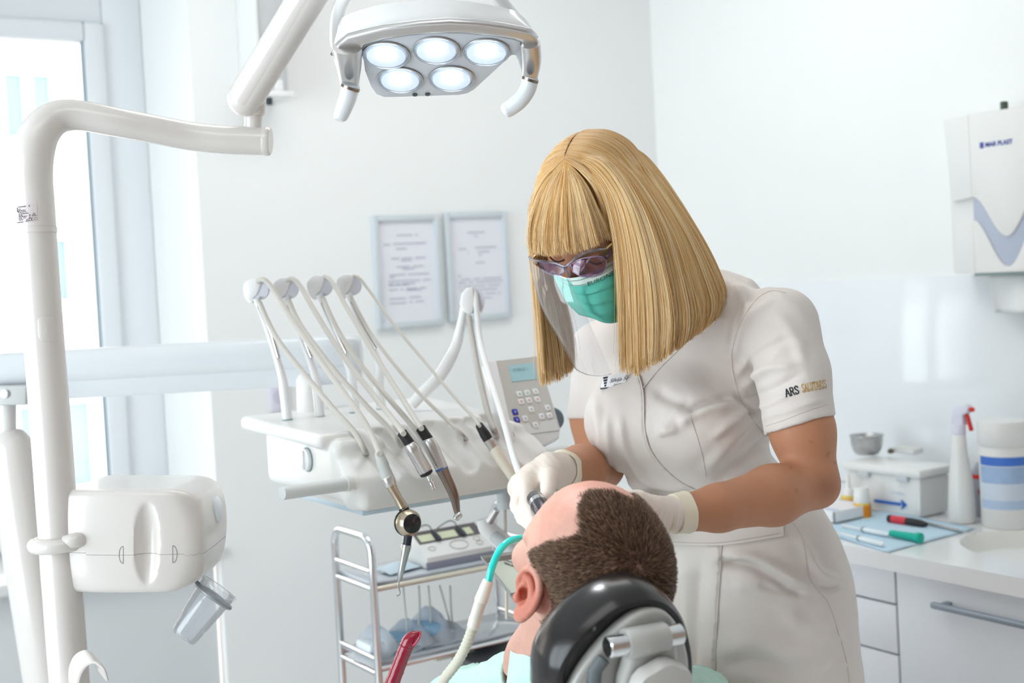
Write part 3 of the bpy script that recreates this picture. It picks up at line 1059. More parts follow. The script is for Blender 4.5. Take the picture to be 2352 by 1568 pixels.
arc = lambda cx_, cy_, r, a0, a1: [(cx_ + r * math.cos(math.radians(a)), cy_ + r * math.sin(math.radians(a))) for a in np.linspace(a0, a1, 9)]
marks(arc(66.8, 503, 3.2, 50, 310), 1.0)
marks(arc(72.4, 503, 3.2, 50, 310), 1.0)
marks([(69.6, 503), (72, 503)], .9)
marks([(57, 507), (60, 501), (63, 507), (57, 507)], .7)
marks([(60, 503), (60, 505.5)], .7)
marks([(71, 496), (76, 489), (81, 496), (71, 496)], .8)
marks([(74, 495), (76, 492), (78, 495)], .7)
marks([(64.5, 491), (68.5, 496.5)], .8)
marks([(68.5, 491), (64.5, 496.5)], .8)
marks([(64, 499), (69, 499)], 1.0)
marks(arc(79, 503, 3.2, 0, 360), .6)
mk('small_print', join(*gs), M_dark, st, smooth=False, kind='stuff')
# hook near the bottom
hk = [(176, 1640, 1.83), (172, 1590, 1.82), (171, 1550, 1.81), (183, 1520, 1.80), (205, 1508, 1.79), (226, 1520, 1.79), (236, 1548, 1.79)]
hp = pathP(hk, 6)
wv = unit(RT * .62 - FW * .74 - UP * .28)
Gh = []
for i, p in enumerate(hp):
    tg = unit(hp[min(i + 1, len(hp) - 1)] - hp[max(i - 1, 0)])
    nrm = unit(np.cross(tg, wv))
    Gh.append([p + wv * a + nrm * b for a, b in ((-.017, -.0022), (.017, -.0022), (.0185, 0), (.017, .0022), (-.017, .0022), (-.0185, 0), (-.017, -.0022))])
V, F = grid_geo(Gh)
F = list(F) + [tuple(range(6)), tuple(len(V) - 7 + k for k in range(6))[::-1]]
mk('hook', (V, F), M_post, post)
mk('hook_stem', tube(pathP([(140, 1660, 1.845), (165, 1650, 1.83), (176, 1640, 1.83)], 4), .008, 12), M_post, post)

# ================================================================== cup filler housing on the post
DB = 1.93
cb = P(344, 1220, DB)
mB = DB / FPX
sp = Sculpt((-.19, -.16, -.12), (.19, .16, .12), .0028)
sp.rbox((0, 0, 0), (160 * mB, .095, 113 * mB), r=.012, k=.002)
# barrel-shaped front and tapering right end
sp2 = Sculpt(sp.lo, (.19, .16, .12), .0028)
sp2.ell((-0.02, .08, 0), (.25, .178, .30), k=.002)


def smax(a, b, k):
    h_ = np.clip(.5 + .5 * (a - b) / k, 0, 1)
    return b + (a - b) * h_ + k * h_ * (1 - h_)


sp.D = smax(sp.D, sp2.D, .012)
sp2 = Sculpt(sp.lo, (.19, .16, .12), .0028)
sp2.ell((-.10, .0, .0), (.208, .5, .16), k=.002)
sp.D = smax(sp.D, sp2.D, .03)
sp.ell((34 * mB, -.124, -.002), (39 * mB, .046, 134 * mB), k=.0012, op='sub')
V, Q = sp.mesh()
house = thing('cup_filler_housing', 'rounded white housing with an oval recess, clamped to the lamp post', 'housing', cb)


def cs(v):
    "small camera-aligned offset to world, levelled with the room"
    v = np.asarray(v, float)
    return cb + v[:, 0:1] * RT + v[:, 1:2] * FW + v[:, 2:3] * UP


zv = V[:, 2] + 0.02 * V[:, 0]
zq = zv[Q].mean(1)
zc_ = -27 * mB
mk('upper_shell', (cs(V), Q[zq > zc_]), M_post, house)
V2 = V.copy()
mk('lower_shell', (cs(V2 - (0, 0, .0004)), Q[zq <= zc_]), M_post, house)
for sgn, xx in ((-1, -18 * mB), (1, 88 * mB)):
    vv = []
    for a in np.linspace(-90, 90, 15):
        vv.append((xx + sgn * 9 * mB * math.cos(math.radians(a)), 19 * mB * math.sin(math.radians(a)) + zc_))
    bv = BVHTree.FromPolygons([Vector(v) for v in V], [tuple(q) for q in Q.tolist()])
    pts = []
    for (x, z) in vv + [vv[0]]:
        hit = bv.ray_cast(Vector((x, -.3, z)), Vector((0, 1, 0)))[0]
        pts.append((x, (hit.y if hit else -.09) - .0001, z))
    mk('latch_mark', tube(cs(np.array(pts)), .0005, 6), mat('seam_grey', (150, 146, 146), 0.7), house)
# clamp ring round the post
cr = P(135, 1247, DP)
axr = unit(P(133, 1220, DP) - P(137, 1275, DP))
e1 = unit(np.cross(axr, FW))
e2 = np.cross(axr, e1)
ring = [cr + .0335 * (math.cos(a) * e1 + math.sin(a) * e2) for a in np.linspace(0, 2 * math.pi, 40, endpoint=False)]
mk('clamp_ring', tube(ring, .0105, 12, closed=True), M_post, house)
mk('clamp_stub', tube(pathP([(150, 1246, 1.835), (172, 1241, 1.835), (188, 1240, 1.845)], 4), .0108, 14), M_post, house)
mk('bracket', box(P(172, 1235, 1.90), (.012, .02, .06), .004, [RT, FW, UP]), M_post, house)
mk('side_valve', rod(P(492, 1170, 1.95), P(508, 1168, 1.95), [(0, .02), (.6, .02), (1, .012)]), mat('clear_white_plastic2', (230, 238, 244), 0.2), house)
# ring that holds the cup, and the cup
rc = P(487, 1372, 1.93)
cax = unit(P(496, 1352, 1.93) - P(424, 1448, 1.945))
_rv = unit(rc - EYE)
cax = unit(cax - .8 * np.dot(cax, _rv) * _rv)
f1 = unit(np.cross(cax, FW))
f2 = np.cross(cax, f1)
mring = mat('grey_ring', (152, 156, 160), 0.4, .3)
R0 = 47 * mB
ringp = [rc + cax * .003 + R0 * (math.cos(a) * f1 + math.sin(a) * f2) for a in np.linspace(0, 2 * math.pi, 44, endpoint=False)]
mk('cup_ring', tube(ringp, .0032, 8, closed=True), mring, house)
mk('ring_stem', tube([rc - f1 * R0 if (rc - f1 * R0)[2] > (rc + f1 * R0)[2] else rc + f1 * R0, P(455, 1340, 1.93), P(440, 1325, 1.94)], .003, 8), mring, house)
cup = thing('plastic_cup', 'translucent ribbed plastic cup tilted in the ring below the housing', 'cup', P(440, 1420, 1.94))
cb0 = P(424, 1446, 1.945)
L = np.linalg.norm(rc - cb0) + .018
cb0 = rc + cax * .018 - cax * L
prof = [(0, .001), (0.0005, 31 * mB), (.003, 33 * mB)]
for k in range(26):
    u = .06 + .9 * k / 25
    prof.append((u * L, (33 + 12 * u) * mB + (.0005 if k % 2 and 5 < k < 19 else 0)))
prof += [(L * .985, 46 * mB), (L, 47.5 * mB), (L + .001, 46 * mB)]
mk('cup', lathe(cb0, cax, prof, 40, capa=False, capb=False), clear_mat('milky_plastic', (250, 252, 255), .06, .12, milk=.22), cup)

# ================================================================== operating lamp on its spring arm
arm = thing('lamp_spring_arm', 'white spring arm rising from the post to the operating lamp', 'lamp arm', P(580, 292, 1.96))
mk('pivot_pin', rod(P(581, 303, 1.96), P(582, 262, 1.96), [(0, .0135), (1, .0135)]), M_post, arm)
mk('pivot_socket', rod(P(582, 266, 1.96), P(583, 225, 1.96), [(0, .0145), (.15, .0175), (1, .019)]), M_post, arm)
a0, a1 = P(560, 232, 1.95), P(905, -330, 1.75)
ax_ = unit(a1 - a0)
s1 = unit(np.cross(ax_, FW))
prof = []
for k in range(7):
    th = math.pi / 2 * k / 6
    prof.append((.0265 * (1 - math.cos(th)) * .9, .0265 * math.sin(th)))
LA = np.linalg.norm(a1 - a0)
prof += [(LA * .5, .027), (LA - .02, .0265), (LA, .015)]
mk('arm_tube', lathe(a0 - ax_ * .022, ax_, prof, 32), M_post, arm)
mk('spring_cover', tube(np.array([a0 + ax_ * t_ - FW * .0055 + s1 * .002 for t_ in np.linspace(.004, LA * .9, 12)]), .0235, 24), M_post, arm)
mk('seam', tube(np.array([a0 + ax_ * t_ - FW * .024 - s1 * .0125 for t_ in np.linspace(.02, LA * .8, 8)]), .0006, 6), mat('seam_grey', (150, 146, 146), 0.7), arm)

SL = 1.86 / FPX          # metres per px at the lamp
LO = P(1000, 145, 1.86)
la = unit(RT + .02 * UP)
lb = unit(.925 * FW - .38 * UP)       # down in the picture, away in depth
ln = np.cross(la, lb)
ln = ln / np.linalg.norm(ln)
if np.dot(ln, UP) > 0:
    ln = -ln                          # light direction: down and towards the chair
lc = -ln


def L2(px, py, c=0.0):
    "picture point -> point of the lamp plate raised by c towards its back"
    return onplane(px, py, LO + lc * c, lc)


lamp = thing('operating_lamp', 'white and silver operating lamp with five lit lenses over the patient', 'lamp', LO + lc * .05)
plate = [(832, 112), (836, 104), (880, 91), (940, 82), (1000, 77), (1060, 77), (1120, 82), (1180, 91), (1198, 97), (1204, 112), (1206, 150), (1198, 166), (1190, 140), (1184, 128), (1175, 127), (1166, 136),
         (1090, 206), (1075, 215), (1055, 219), (900, 224), (882, 224), (864, 217), (852, 200), (838, 164)]
mk('lens_plate', prism([L2(x, y) for x, y in plate], lc * .012, .002), mat('blue_grey_plate', (206, 212, 220), 0.4, 0, var=.02, coat=.3), lamp)
rim = [(762, 126), (775, 106), (797, 89), (835, 79), (880, 68), (965, 57), (1033, 53), (1100, 57), (1160, 65), (1202, 73), (1222, 78), (1234, 90), (1240, 130), (1236, 180), (1224, 187), (1206, 184), (1198, 172), (1203, 145), (1203, 112), (1196, 98),
       (1180, 92), (1120, 83), (1060, 78), (1000, 78), (940, 83), (880, 92), (838, 105), (831, 116), (829, 155), (820, 196), (803, 203), (783, 194), (772, 160)]
mk('silver_body', prism([L2(x, y, -.006) for x, y in rim], lc * .011, .004, 3), M_silver, lamp)
# bulged legs of the body
for pts in (((798, 108, .02), (801, 150, .0175), (803, 192, .0135)), ((1218, 100, .014), (1221, 140, .0135), (1217, 180, .0115))):
    c_ = catmull([(a, b, r) for a, b, r in pts], 6)
    pts3 = np.array([L2(a, b, -.004) for a, b, r in c_])
    mk('leg_bulge', tube(pts3, c_[:, 2] * 1.05, 20, flat=.6), M_silver, lamp)
seam = [(762, 125), (775, 105), (797, 88), (835, 78), (880, 67), (965, 56), (1033, 52), (1100, 56), (1160, 64), (1202, 72), (1222, 77), (1233, 86)]
mk('seam_line', tube(catmull([L2(x, y, .0065) for x, y in seam], 4), .0022, 8), mat('violet_grey_seam', (110, 106, 130), 0.4), lamp)
# white shell: lofted from the seam curve upwards and back
lower_ = catmull([(764, 122), (776, 104), (797, 87), (835, 77), (880, 66), (965, 55), (1033, 51), (1100, 55), (1160, 63), (1202, 71), (1222, 76), (1232, 84)], 4)
upper_ = catmull([(776, 60), (783, 45), (795, 35), (835, 21), (884, 9), (950, 2), (1030, -1), (1100, 7), (1150, 16), (1182, 25), (1205, 42), (1220, 62)], 4)
G = []
for lw_, up_ in zip(lower_, upper_):
    p0 = L2(lw_[0], lw_[1], .006)
    p1 = L2(up_[0], up_[1] + 8, .044)
    row = [p0, p0 * .75 + p1 * .25 - lb * .004, p0 * .45 + p1 * .55 - lb * .005, p0 * .15 + p1 * .85 - lb * .002, L2(up_[0], up_[1], .05), L2(up_[0], up_[1], .05) + lb * .012 + lc * .006]
    row.append(row[-1] * .55 + (LO + lc * .07 + lb * .05) * .45)
    row.append(LO + lc * .07 + lb * .05)
    G.append(row)
V, F = grid_geo(G)
back = [L2(x, y, .0) + lc * .004 for x, y in ((1232, 84), (1198, 160), (1060, 218), (880, 222), (790, 190), (764, 122))]
mk('white_shell', (V, F), M_white, lamp)
Gb = []
for x, y in ((770, 118), (831, 112), (840, 160), (868, 214), (900, 221), (1054, 216), (1088, 203), (1163, 134), (1182, 122), (1204, 100), (1226, 84)):
    p = L2(x, y, .01)
    Gb.append([p, p * .9 + (LO + lc * .07 + lb * .05) * .1 + lc * .03, p * .4 + (LO + lc * .07 + lb * .05) * .6 + lc * .004, LO + lc * .07 + lb * .05])
mk('rear_shell', grid_geo(Gb), M_white, lamp)
ml_ = mat('lens_glow', (226, 240, 252), 0.2, emit=.62, var=.35, vscale=55)  # blotches in the bowl's colour stand in for caustics
M_reflector = mat('lens_reflector', (232, 240, 248), 0.35, 0.6, var=.06, vscale=40)
mled = mat('lamp_led', (235, 246, 255), 0.3, emit=9.0)
M_lens = clear_mat('lens_cover', (246, 251, 255), .1, .06, milk=.04)
for (x, y) in ((887, 126), (1002, 115), (1117, 119), (919, 183), (1037, 180)):
    c_ = L2(x, y, -.0006)
    R_ = 52.5 * SL
    b_ = lb
    lens = mk('lens', lathe(c_, ln, [(.001, R_), (.004, R_ * .97), (.006, R_ * .86), (.0072, R_ * .5), (.0075, .001)], 40, capa=False, capb=False), M_lens, lamp)
    mk('lens_ring', tube([c_ + ln * .0015 + R_ * (math.cos(a) * la + math.sin(a) * unit(np.cross(ln, la))) for a in np.linspace(0, 2 * math.pi, 44, endpoint=False)], .0013, 8, closed=True), M_silver, lens)
    mk('reflector', lathe(c_ + lc * .001, ln, [(.0008, R_ * .3), (.0012, R_ * .6), (.0024, R_ * .97)], 40), M_reflector, lens)
    mk('glow_bowl', lathe(c_ + ln * .0005, ln, [(.0026, R_ * .84), (.0030, R_ * .6), (.0014, .001)], 40, capa=False, capb=False), ml_, lens)
    mk('led', lathe(c_ + ln * .0032 - lb * R_ * .2, ln, [(.0, R_ * .46), (.001, R_ * .42), (.0012, .001)], 28, capa=False, capb=False), mled, lens)
for (x, y) in ((953, 216), (982, 215)):
    mk('sensor', lathe(L2(x, y, .0004), ln, [(0, 6.2 * SL), (.002, 6 * SL), (.0021, .0005)], 20), mat('dark_sensor', (60, 78, 80), 0.25), lamp)
h1, r1 = pathP([(806, 194, 1.862, .0135), (800, 220, 1.868, .0132), (790, 248, 1.875, .0122), (781, 270, 1.88, .0105), (779, 276, 1.88, .006)], 6)
M_handle = mat('pale_handle_sleeve', (222, 226, 230), 0.3, var=.03, coat=.3)
hd = mk('handle', tube(h1, r1, 22), M_handle, lamp)
mk('grip_ring', rod(P(806, 198, 1.862), P(804, 204, 1.863), [(0, .0142), (1, .0142)]), M_bronze, hd)
h2, r2 = pathP([(1219, 178, 1.862, .012), (1212, 205, 1.866, .0122), (1195, 230, 1.87, .0122), (1172, 248, 1.875, .0118), (1160, 255, 1.876, .0105), (1155, 258, 1.876, .006)], 6)
hd = mk('handle', tube(h2, r2, 22), M_handle, lamp)
mk('grip_ring', rod(P(1219, 180, 1.862), P(1217, 186, 1.863), [(0, .0125), (1, .0125)]), M_bronze, hd)
# translucent fork behind the shell and the link up to the arm
fk = [L2(x, y, .085) for x, y in ((778, 110), (772, 90), (776, 30), (800, -20), (860, -60), (930, -90))]
mk('fork', tube(catmull(fk, 6), .010, 16), M_white, lamp)
fk = [L2(x, y, .085) for x, y in ((1195, 60), (1180, 40), (1120, -30), (1040, -75), (930, -90))]
mk('fork', tube(catmull(fk, 6), .010, 16), M_white, lamp)
mk('neck', tube(catmull([L2(930, -90, .085), P(915, -220, 1.8), P(905, -320, 1.76)], 6), .016, 20), M_plastic, lamp)
# the lamp's own light
sl_ = bpy.data.lights.new('operating_lamp_beam', 'SPOT')
sl_.energy = 9
sl_.spot_size = math.radians(38)
sl_.spot_blend = .6
sl_.shadow_soft_size = .09
sl_.color = (.93, .97, 1)
so = bpy.data.objects.new('operating_lamp_beam', sl_)
COL.objects.link(so)
so.location = LO + ln * .03
so.rotation_euler = Vector(P(1240, 1230, 1.62) - LO).to_track_quat('-Z', 'Y').to_euler()

# ================================================================== supply arm behind the post
sa = thing('supply_arm', 'wide pale beam arm crossing behind the post and carrying the instrument unit', 'support arm', P(300, 850, 2.42))
b0, b1 = P(-420, 889, 2.42), P(815, 822, 2.50)
ax_ = unit(b1 - b0)
s_u = unit(np.cross(np.cross(ax_, UP), ax_))
s_d = np.cross(ax_, s_u)
hw = 57 * 2.42 / FPX
sec = []
for u, v in ((-.6, 1), (-.85, .95), (-1.02, .8), (-1.08, .5), (-1.06, .1), (-1.0, -.18), (-.86, -.3), (-.86, -.92), (-.8, -1), (.8, -1), (.95, -.9), (1, .6), (.85, .95), (.6, 1.0)):
    sec.append(s_d * (-u) * .045 * (1 if np.dot(s_d, FW) < 0 else -1) + s_u * v * hw)
LB = np.linalg.norm(b1 - b0)
G = []
for t_, sc_ in ((0, 1), (LB * .5, 1), (LB - .02, 1), (LB, .96), (LB + .012, .8), (LB + .016, .4)):
    G.append([b0 + ax_ * t_ + q * sc_ for q in sec] + [b0 + ax_ * t_ + sec[0] * sc_])
V, F = grid_geo(G)
m_ = len(sec) + 1
F = list(F) + [tuple(range(m_ - 1))[::-1], tuple(len(V) - m_ + k for k in range(m_ - 1))]
mk('beam', (V, F), mat('beam_lacquer', (216, 221, 225), .28, var=.012, coat=.3), sa)
mk('screw', lathe(P(12, 904, 2.37), -FW, [(0, 10 * .0008), (.003, 10 * .0008), (.0034, .0055)]), M_steel, sa)
mk('end_plate', box(P(20, 907, 2.39), (.04, .02, .018), .005, [RT, FW, UP]), M_grey, sa)
mk('swivel_neck', tube(pathP([(14, 915, 2.42), (14, 960, 2.42), (14, 1015, 2.42)], 4), .0185, 24), M_plastic, sa)
cc, rr = pathP([(14, 990, 2.42, .02), (20, 1006, 2.42, .037), (28, 1040, 2.42, .046), (40, 1120, 2.42, .05), (60, 1250, 2.42, .05), (85, 1400, 2.42, .05), (112, 1568, 2.42, .05), (140, 1750, 2.42, .05)], 8)
mk('column', tube(cc, rr, 32, flat=.9), M_post, sa)
mk('column_foot', tube(np.array([cc[-1], cc[-1] * (1, 1, .5), cc[-1] * (1, 1, 0)]), .05, 28), M_post, sa)
mk('end_post', tube(pathP([(700, 865, 2.47), (702, 900, 2.44), (704, 975, 2.40)], 4), .017, 24), M_plastic, sa)

# ================================================================== instrument unit
C0 = P(800, 1178, 2.05)
ux, uy, uz = C0
UWd = .392
unit_t = thing('instrument_unit', 'white dental instrument unit with five hose arms, left of the woman', 'dental unit', (ux + .2, uy + .18, uz))
h = .003
s = Sculpt((ux - .06, uy - .06, uz - .03), (ux + UWd + .06, uy + .46, uz + .18), h)
# profile along y: low wedge belly, sloping top, rounded front lip
s.rbox((ux + UWd / 2, uy + .19, uz + .062), (UWd / 2, .15, .05), r=.018, k=.004)
lipA = np.array([[1, 0, 0], [0, .78, .62], [0, -.62, .78]])
s.rbox((ux + UWd / 2 + .008, uy + .060, uz + .061), (UWd / 2, .068, .032), lipA, r=.016, k=.008)
s.rbox((ux + UWd / 2 - .005, uy + .235, uz + .115), (UWd / 2 + .012, .175, .0125), [[1, 0, 0], [0, .999, .03], [0, -.03, .999]], r=.010, k=.004)
s.rbox((ux + UWd / 2, uy + .12, uz + .018), (UWd / 2 - .02, .13, .02), r=.015, k=.012)
# holder grooves in the lip
for px in (884, 940, 985, 1060, 1115, 1150, 1195):
    ya = uy + .07
    p = onplane(px, 1100 - (px - 884) * .14, (ux, uy - .002, uz), (0, 1, 0))
    d = unit(lipA[1])
    c_ = np.array((p[0] - .012, uy + .035, uz + .078))
    s.cap(c_ - d * .05 + np.array((.026, 0, 0)) + lipA[2] * .0105, c_ + d * .05 + lipA[2] * .0105, .0135 if px not in (1060, 1195) else .02, k=.006, op='sub')
s.half((ux + UWd - .012, uy, uz + .096), (.62, -.1, .78), .03)
V, Q = s.mesh()
mk('body', (V, Q), M_plastic, unit_t)
q0, q1 = np.array((ux - .018, uy + .03, uz + .128)), np.array((ux - .014, uy + .41, uz + .115))
mk('under_tray', box2((ux + .03, uy + .012, uz - .012), (ux + UWd - .03, uy + .26, uz + .006), .006), mat('pale_blue_tray', (196, 214, 224), 0.4), unit_t)
# left side window strip and knob
kq = onA(706, 1055, 0, ux - .001)
mk('knob', lathe(kq + (.002, 0, 0), (-1, 0, 0), [(0, .019), (.004, .0195), (.008, .0185), (.0085, .017)], 32), M_white, unit_t)
mk('knob_ring', tube([kq + (-.0008, .0202 * math.cos(a), .0202 * math.sin(a)) for a in np.linspace(0, 2 * math.pi, 36, endpoint=False)], .0009, 6, closed=True), mat('teal_grey_line', (140, 168, 172), 0.5), unit_t)
mk('knob_ridge', box(kq + (-.0075, 0, 0), (.002, .003, .016), .001), M_white, unit_t)
# handles
hA = onA(800, 1110, 1, uy + .03)
hA = P(797, 1112, depth(P(797, 1112, 2.06)) )
mk('handle', rod(P(647, 1133, 1.955), P(792, 1112, 2.045), [(0, 15.5 * 1.955 / FPX), (1, 16 * 2.0 / FPX)], 28), mat('handle_sleeve', (220, 226, 226), 0.42, var=.02), unit_t)
mk('handle_ring', rod(P(791, 1112, 2.045), P(802, 1110, 2.052), [(0, .0125), (1, .0125)], 28), M_plastic, unit_t)
mk('handle', rod(P(1240, 1046, 2.27), P(1306, 1036, 2.32), [(0, .0125), (.9, .0125), (1, .009)], 28), mat('handle_sleeve', (220, 226, 226), 0.42, var=.02), unit_t)


def whip(base_px, mid, head, d):
    bp = P(base_px[0], base_px[1], d)
    pts = [bp, P(base_px[0] - 6, base_px[1] - 55, d), P(mid[0], mid[1], d + .005), P(head[0] + 18, head[1] + 65, d), P(head[0] - 2, head[1] + 12, d - .01)]
    c_ = catmull(pts, 8)
    r = np.interp(np.linspace(0, 1, len(c_)), [0, .3, .6, .8, 1], [11.5, 11.5, 8, 6.5, 8]) * d / FPX
    w = mk('whip_arm', tube(c_, r, 16), M_white, unit_t)
    mk('base_ring', rod(bp, P(base_px[0] + .3, base_px[1] + 3, d), [(0, 12.4 * d / FPX), (1, 12.4 * d / FPX)]), mat('teal_grey_line', (140, 168, 172), 0.5), w)
    S = d / FPX
    nx = unit(np.array((.45, 1, 0)))
    hc = P(head[0], head[1], d)
    # pulley head: slotted rounded shell
    e1_, e2_ = unit(RT * .9 + UP * -.1), UP
    nrm = unit(np.cross(e1_, e2_))
    sh = [(-30, 4), (-26, 20), (-12, 31), (2, 33), (12, 28), (8, 10), (2, -4), (-6, -14), (-10, -26), (-20, -22), (-27, -10)]
    L = catmull([(*q, 0) for q in sh + [sh[0]]], 3)[:-1]
    mk('pulley_head', prism([hc + (e1_ * q[0] + e2_ * q[1]) * S - nrm * .009 for q in L], nrm * .018, .004), M_white, w)
    mk('pulley', lathe(hc + (e1_ * 6 + e2_ * 6) * S - nrm * .006, nrm, [(0, 22 * S), (.003, 22 * S), (.006, 17 * S), (.009, 22 * S), (.012, 22 * S)], 28), mat('pulley_grey', (214, 216, 226), 0.35), w)
    mk('spring_rod', tube([P(head[0] + 4, head[1] + 30, d - .008), P(head[0] + 34, head[1] + 92, d), P(mid[0] - 4, mid[1] - 30, d)], .0042, 10), M_chrome, w)
    return w


whip((660, 962), (644, 850), (590, 672), 2.30)
whip((735, 955), (720, 850), (657, 670), 2.335)
whip((815, 945), (800, 840), (735, 664), 2.37)
whip((876, 938), (868, 830), (802, 662), 2.41)
# fifth, curved arm on the right
d5 = 2.36
c_ = catmull([P(945, 930, d5), P(968, 905, d5), P(1010, 862, d5), P(1045, 800, d5), P(1060, 740, d5), P(1068, 690, d5), P(1080, 668, d5)], 7)
r5 = np.interp(np.linspace(0, 1, len(c_)), [0, .4, .7, 1], [13, 15, 9, 6]) * d5 / FPX
w5 = mk('whip_arm', tube(c_, r5, 16), M_white, unit_t)
mk('pulley_head', prism([P(a, b, d5 - .012) for a, b in ((1056, 700), (1060, 675), (1072, 660), (1086, 660), (1090, 690), (1086, 716), (1076, 724), (1066, 716))], FW * .012, .004), M_white, w5)
mk('pulley_head', prism([P(a, b, d5 + .004) for a, b in ((1084, 660), (1098, 662), (1110, 682), (1112, 705), (1106, 720), (1096, 716), (1088, 690))], FW * .012, .004), M_white, w5)
mk('pulley', lathe(P(1084, 690, d5 + .012), -FW, [(0, .024), (.003, .024), (.008, .016), (.013, .024), (.016, .024)], 28), mat('pulley_grey', (214, 216, 226), 0.35), w5)
mk('spring_rod', tube([P(1063, 735, d5), P(1056, 775, d5), P(1040, 822, d5)], .004, 10), M_grey, w5)

# control panel on the unit
pc = [P(1131, 828, 2.34), P(1236, 817, 2.40), P(1287, 985, 2.33), P(1180, 1003, 2.27)]
e_x = unit(pc[1] - pc[0])
pn = unit(np.cross(e_x, pc[3] - pc[0]))
if np.dot(pn, FW) > 0:
    pn = -pn
e_y = np.cross(pn, e_x)
po = pc[0]


def CP(px, py, lift=0.0):
    return onplane(px, py, po, pn) + pn * lift


cp = mk('control_panel', prism([CP(x, y) for x, y in ((1117, 832), (1140, 825), (1232, 815), (1240, 818), (1289, 985), (1286, 1004), (1250, 1022), (1237, 1024), (1176, 1012), (1160, 985))], -pn * .022, .004), M_white, unit_t)
mk('face_plate', prism([CP(x, y, .0012) for x, y in ((1140, 829), (1234, 819), (1284, 978), (1284, 990), (1180, 1002))], -pn * .002), mat('taupe_face', (203, 200, 195), 0.45, var=.01), cp)
mk('lower_plate', prism([CP(x, y, .0016) for x, y in ((1182, 975), (1213, 971), (1222, 983), (1236, 982), (1240, 970), (1275, 963), (1284, 988), (1184, 1001))], -pn * .001), mat('pale_face', (224, 225, 224), 0.45), cp)
mk('display', prism([CP(x, y, .002) for x, y in ((1167, 840), (1224, 834), (1232, 871), (1175, 878))], -pn * .002), mat('cyan_display', (172, 212, 220), 0.25, var=.03), cp)
q = CP(1177, 855, .0026)
mk('display_text', text_geo('STERILE 1', .0085, q, e_x, -e_y if np.dot(e_y, UP) < 0 else e_y), mat('cyan_ink', (128, 170, 184), 0.6), cp, smooth=False)
ey_up = e_y if np.dot(e_y, UP) > 0 else -e_y
bt = [(1192, 906, 'w', 'g'), (1210, 903, 'w', 'g'), (1229, 900, 'w', 'y'), (1196, 923, 'w', 'r'), (1214, 920, 'w', 'r'), (1233, 918, 'w', 'r'), (1182, 947, 'b', 'l'), (1186, 965, 'b', 'l'),
      (1219, 941, 'w', 'y'), (1257, 937, 'w', 'y'), (1205, 962, 'w', 'y'), (1243, 957, 'w', 'y'), (1261, 955, 'w', 'y'), (1229, 977, 'w', 'y')]
icon = {'g': mat('green_icon', (104, 196, 176), 0.6), 'r': mat('red_icon', (226, 128, 140), 0.6), 'y': mat('grey_icon', (176, 188, 204), 0.6), 'l': mat('light_icon', (170, 180, 240), 0.6)}
for x, y, c_, ic in bt:
    q = CP(x, y, .0008)
    b_ = mk('button', prism([q + (e_x * a + ey_up * b) * 7.6 * 2.3 / FPX for a, b in ((-1, -.7), (-.7, -1), (.7, -1), (1, -.7), (1, .7), (.7, 1), (-.7, 1), (-1, .7))], pn * .002, .0006), mat('button_white', (240, 240, 240), 0.5) if c_ == 'w' else mat('button_blue', (62, 62, 168), 0.5), cp)
    mk('icon', prism([q + pn * .0021 + (e_x * a + ey_up * b) * 3.2 * 2.3 / FPX for a, b in ((-.5, -1), (.5, -1), (.3, 0), (.9, .3), (0, 1), (-.9, .3), (-.3, 0))], pn * .0002), icon[ic], cp, smooth=False)
mk('joint_disc', lathe(P(1268, 962, 2.40), -FW, [(0, .022), (.012, .022), (.014, .02)], 28), mat('slate_disc', (120, 134, 146), 0.5), cp)
mk('stand', tube(pathP([(1240, 1000, 2.36), (1215, 1020, 2.33), (1190, 1030, 2.30)], 4), .02, 18), M_white, cp)

# ================================================================== handpieces and hoses in the holders
def dI(px):
    return 1.982 + (px - 800) * .000526


def hose(parent, pts, r):
    p = pathP(pts, 8)
    return mk('hose', tube(p, r * 2.15 / FPX, 12), M_hose, parent)


H1 = thing('air_polisher', 'air polisher with round dark lens and hooked nozzle, first in the holder', 'handpiece', P(905, 1110, dI(905)), 'handpieces in the holders of the unit')
hose(H1, [(596, 695, 2.29), (615, 738, 2.27), (642, 786, 2.24), (700, 860, 2.2), (765, 938, 2.14), (812, 990, 2.1), (838, 1034, 2.09), (845, 1048, 2.2)], 6.6)
hose(H1, [(590, 646, 2.29), (606, 642, 2.285), (624, 660, 2.28), (665, 725, 2.25), (750, 848, 2.18), (825, 950, 2.11), (856, 1005, 2.07), (872, 1042, dI(870))], 6.6)
d_ = dI(890)
S = d_ / FPX
mk('sleeve', rod(P(869, 1036, d_), P(890, 1096, d_), [(0, 9 * S), (.1, 11 * S), (.55, 14 * S), (.6, 13 * S), (1, 15 * S)]), mat('grey_sleeve', (196, 200, 198), 0.5), H1)
mk('ring', rod(P(889, 1095, d_), P(898, 1115, d_), [(0, 15 * S), (.1, 16 * S), (.9, 15 * S), (1, 14 * S)]), M_silver, H1)
mk('body', rod(P(897, 1113, d_), P(928, 1168, d_), [(0, 12.5 * S), (.3, 10.5 * S), (.6, 10 * S), (1, 12 * S)]), M_gold, H1)
mk('neck', rod(P(926, 1165, d_), P(934, 1182, d_), [(0, 12 * S), (1, 11 * S)]), M_black, H1)
dc = P(941, 1201, d_ - .01)
dn = unit(-.86 * FW + .50 * RT + .05 * UP)
mk('powder_chamber', lathe(dc - dn * .012, dn, [(-.004, 20 * S), (0, 28 * S), (.006, 31 * S), (.012, 30 * S), (.018, 25 * S), (.021, 22 * S)], 40), M_gold, H1)
mk('chamber_rim', lathe(dc - dn * .015, dn, [(0, 29 * S), (.003, 31.5 * S), (.006, 31 * S)], 40), M_black, H1)
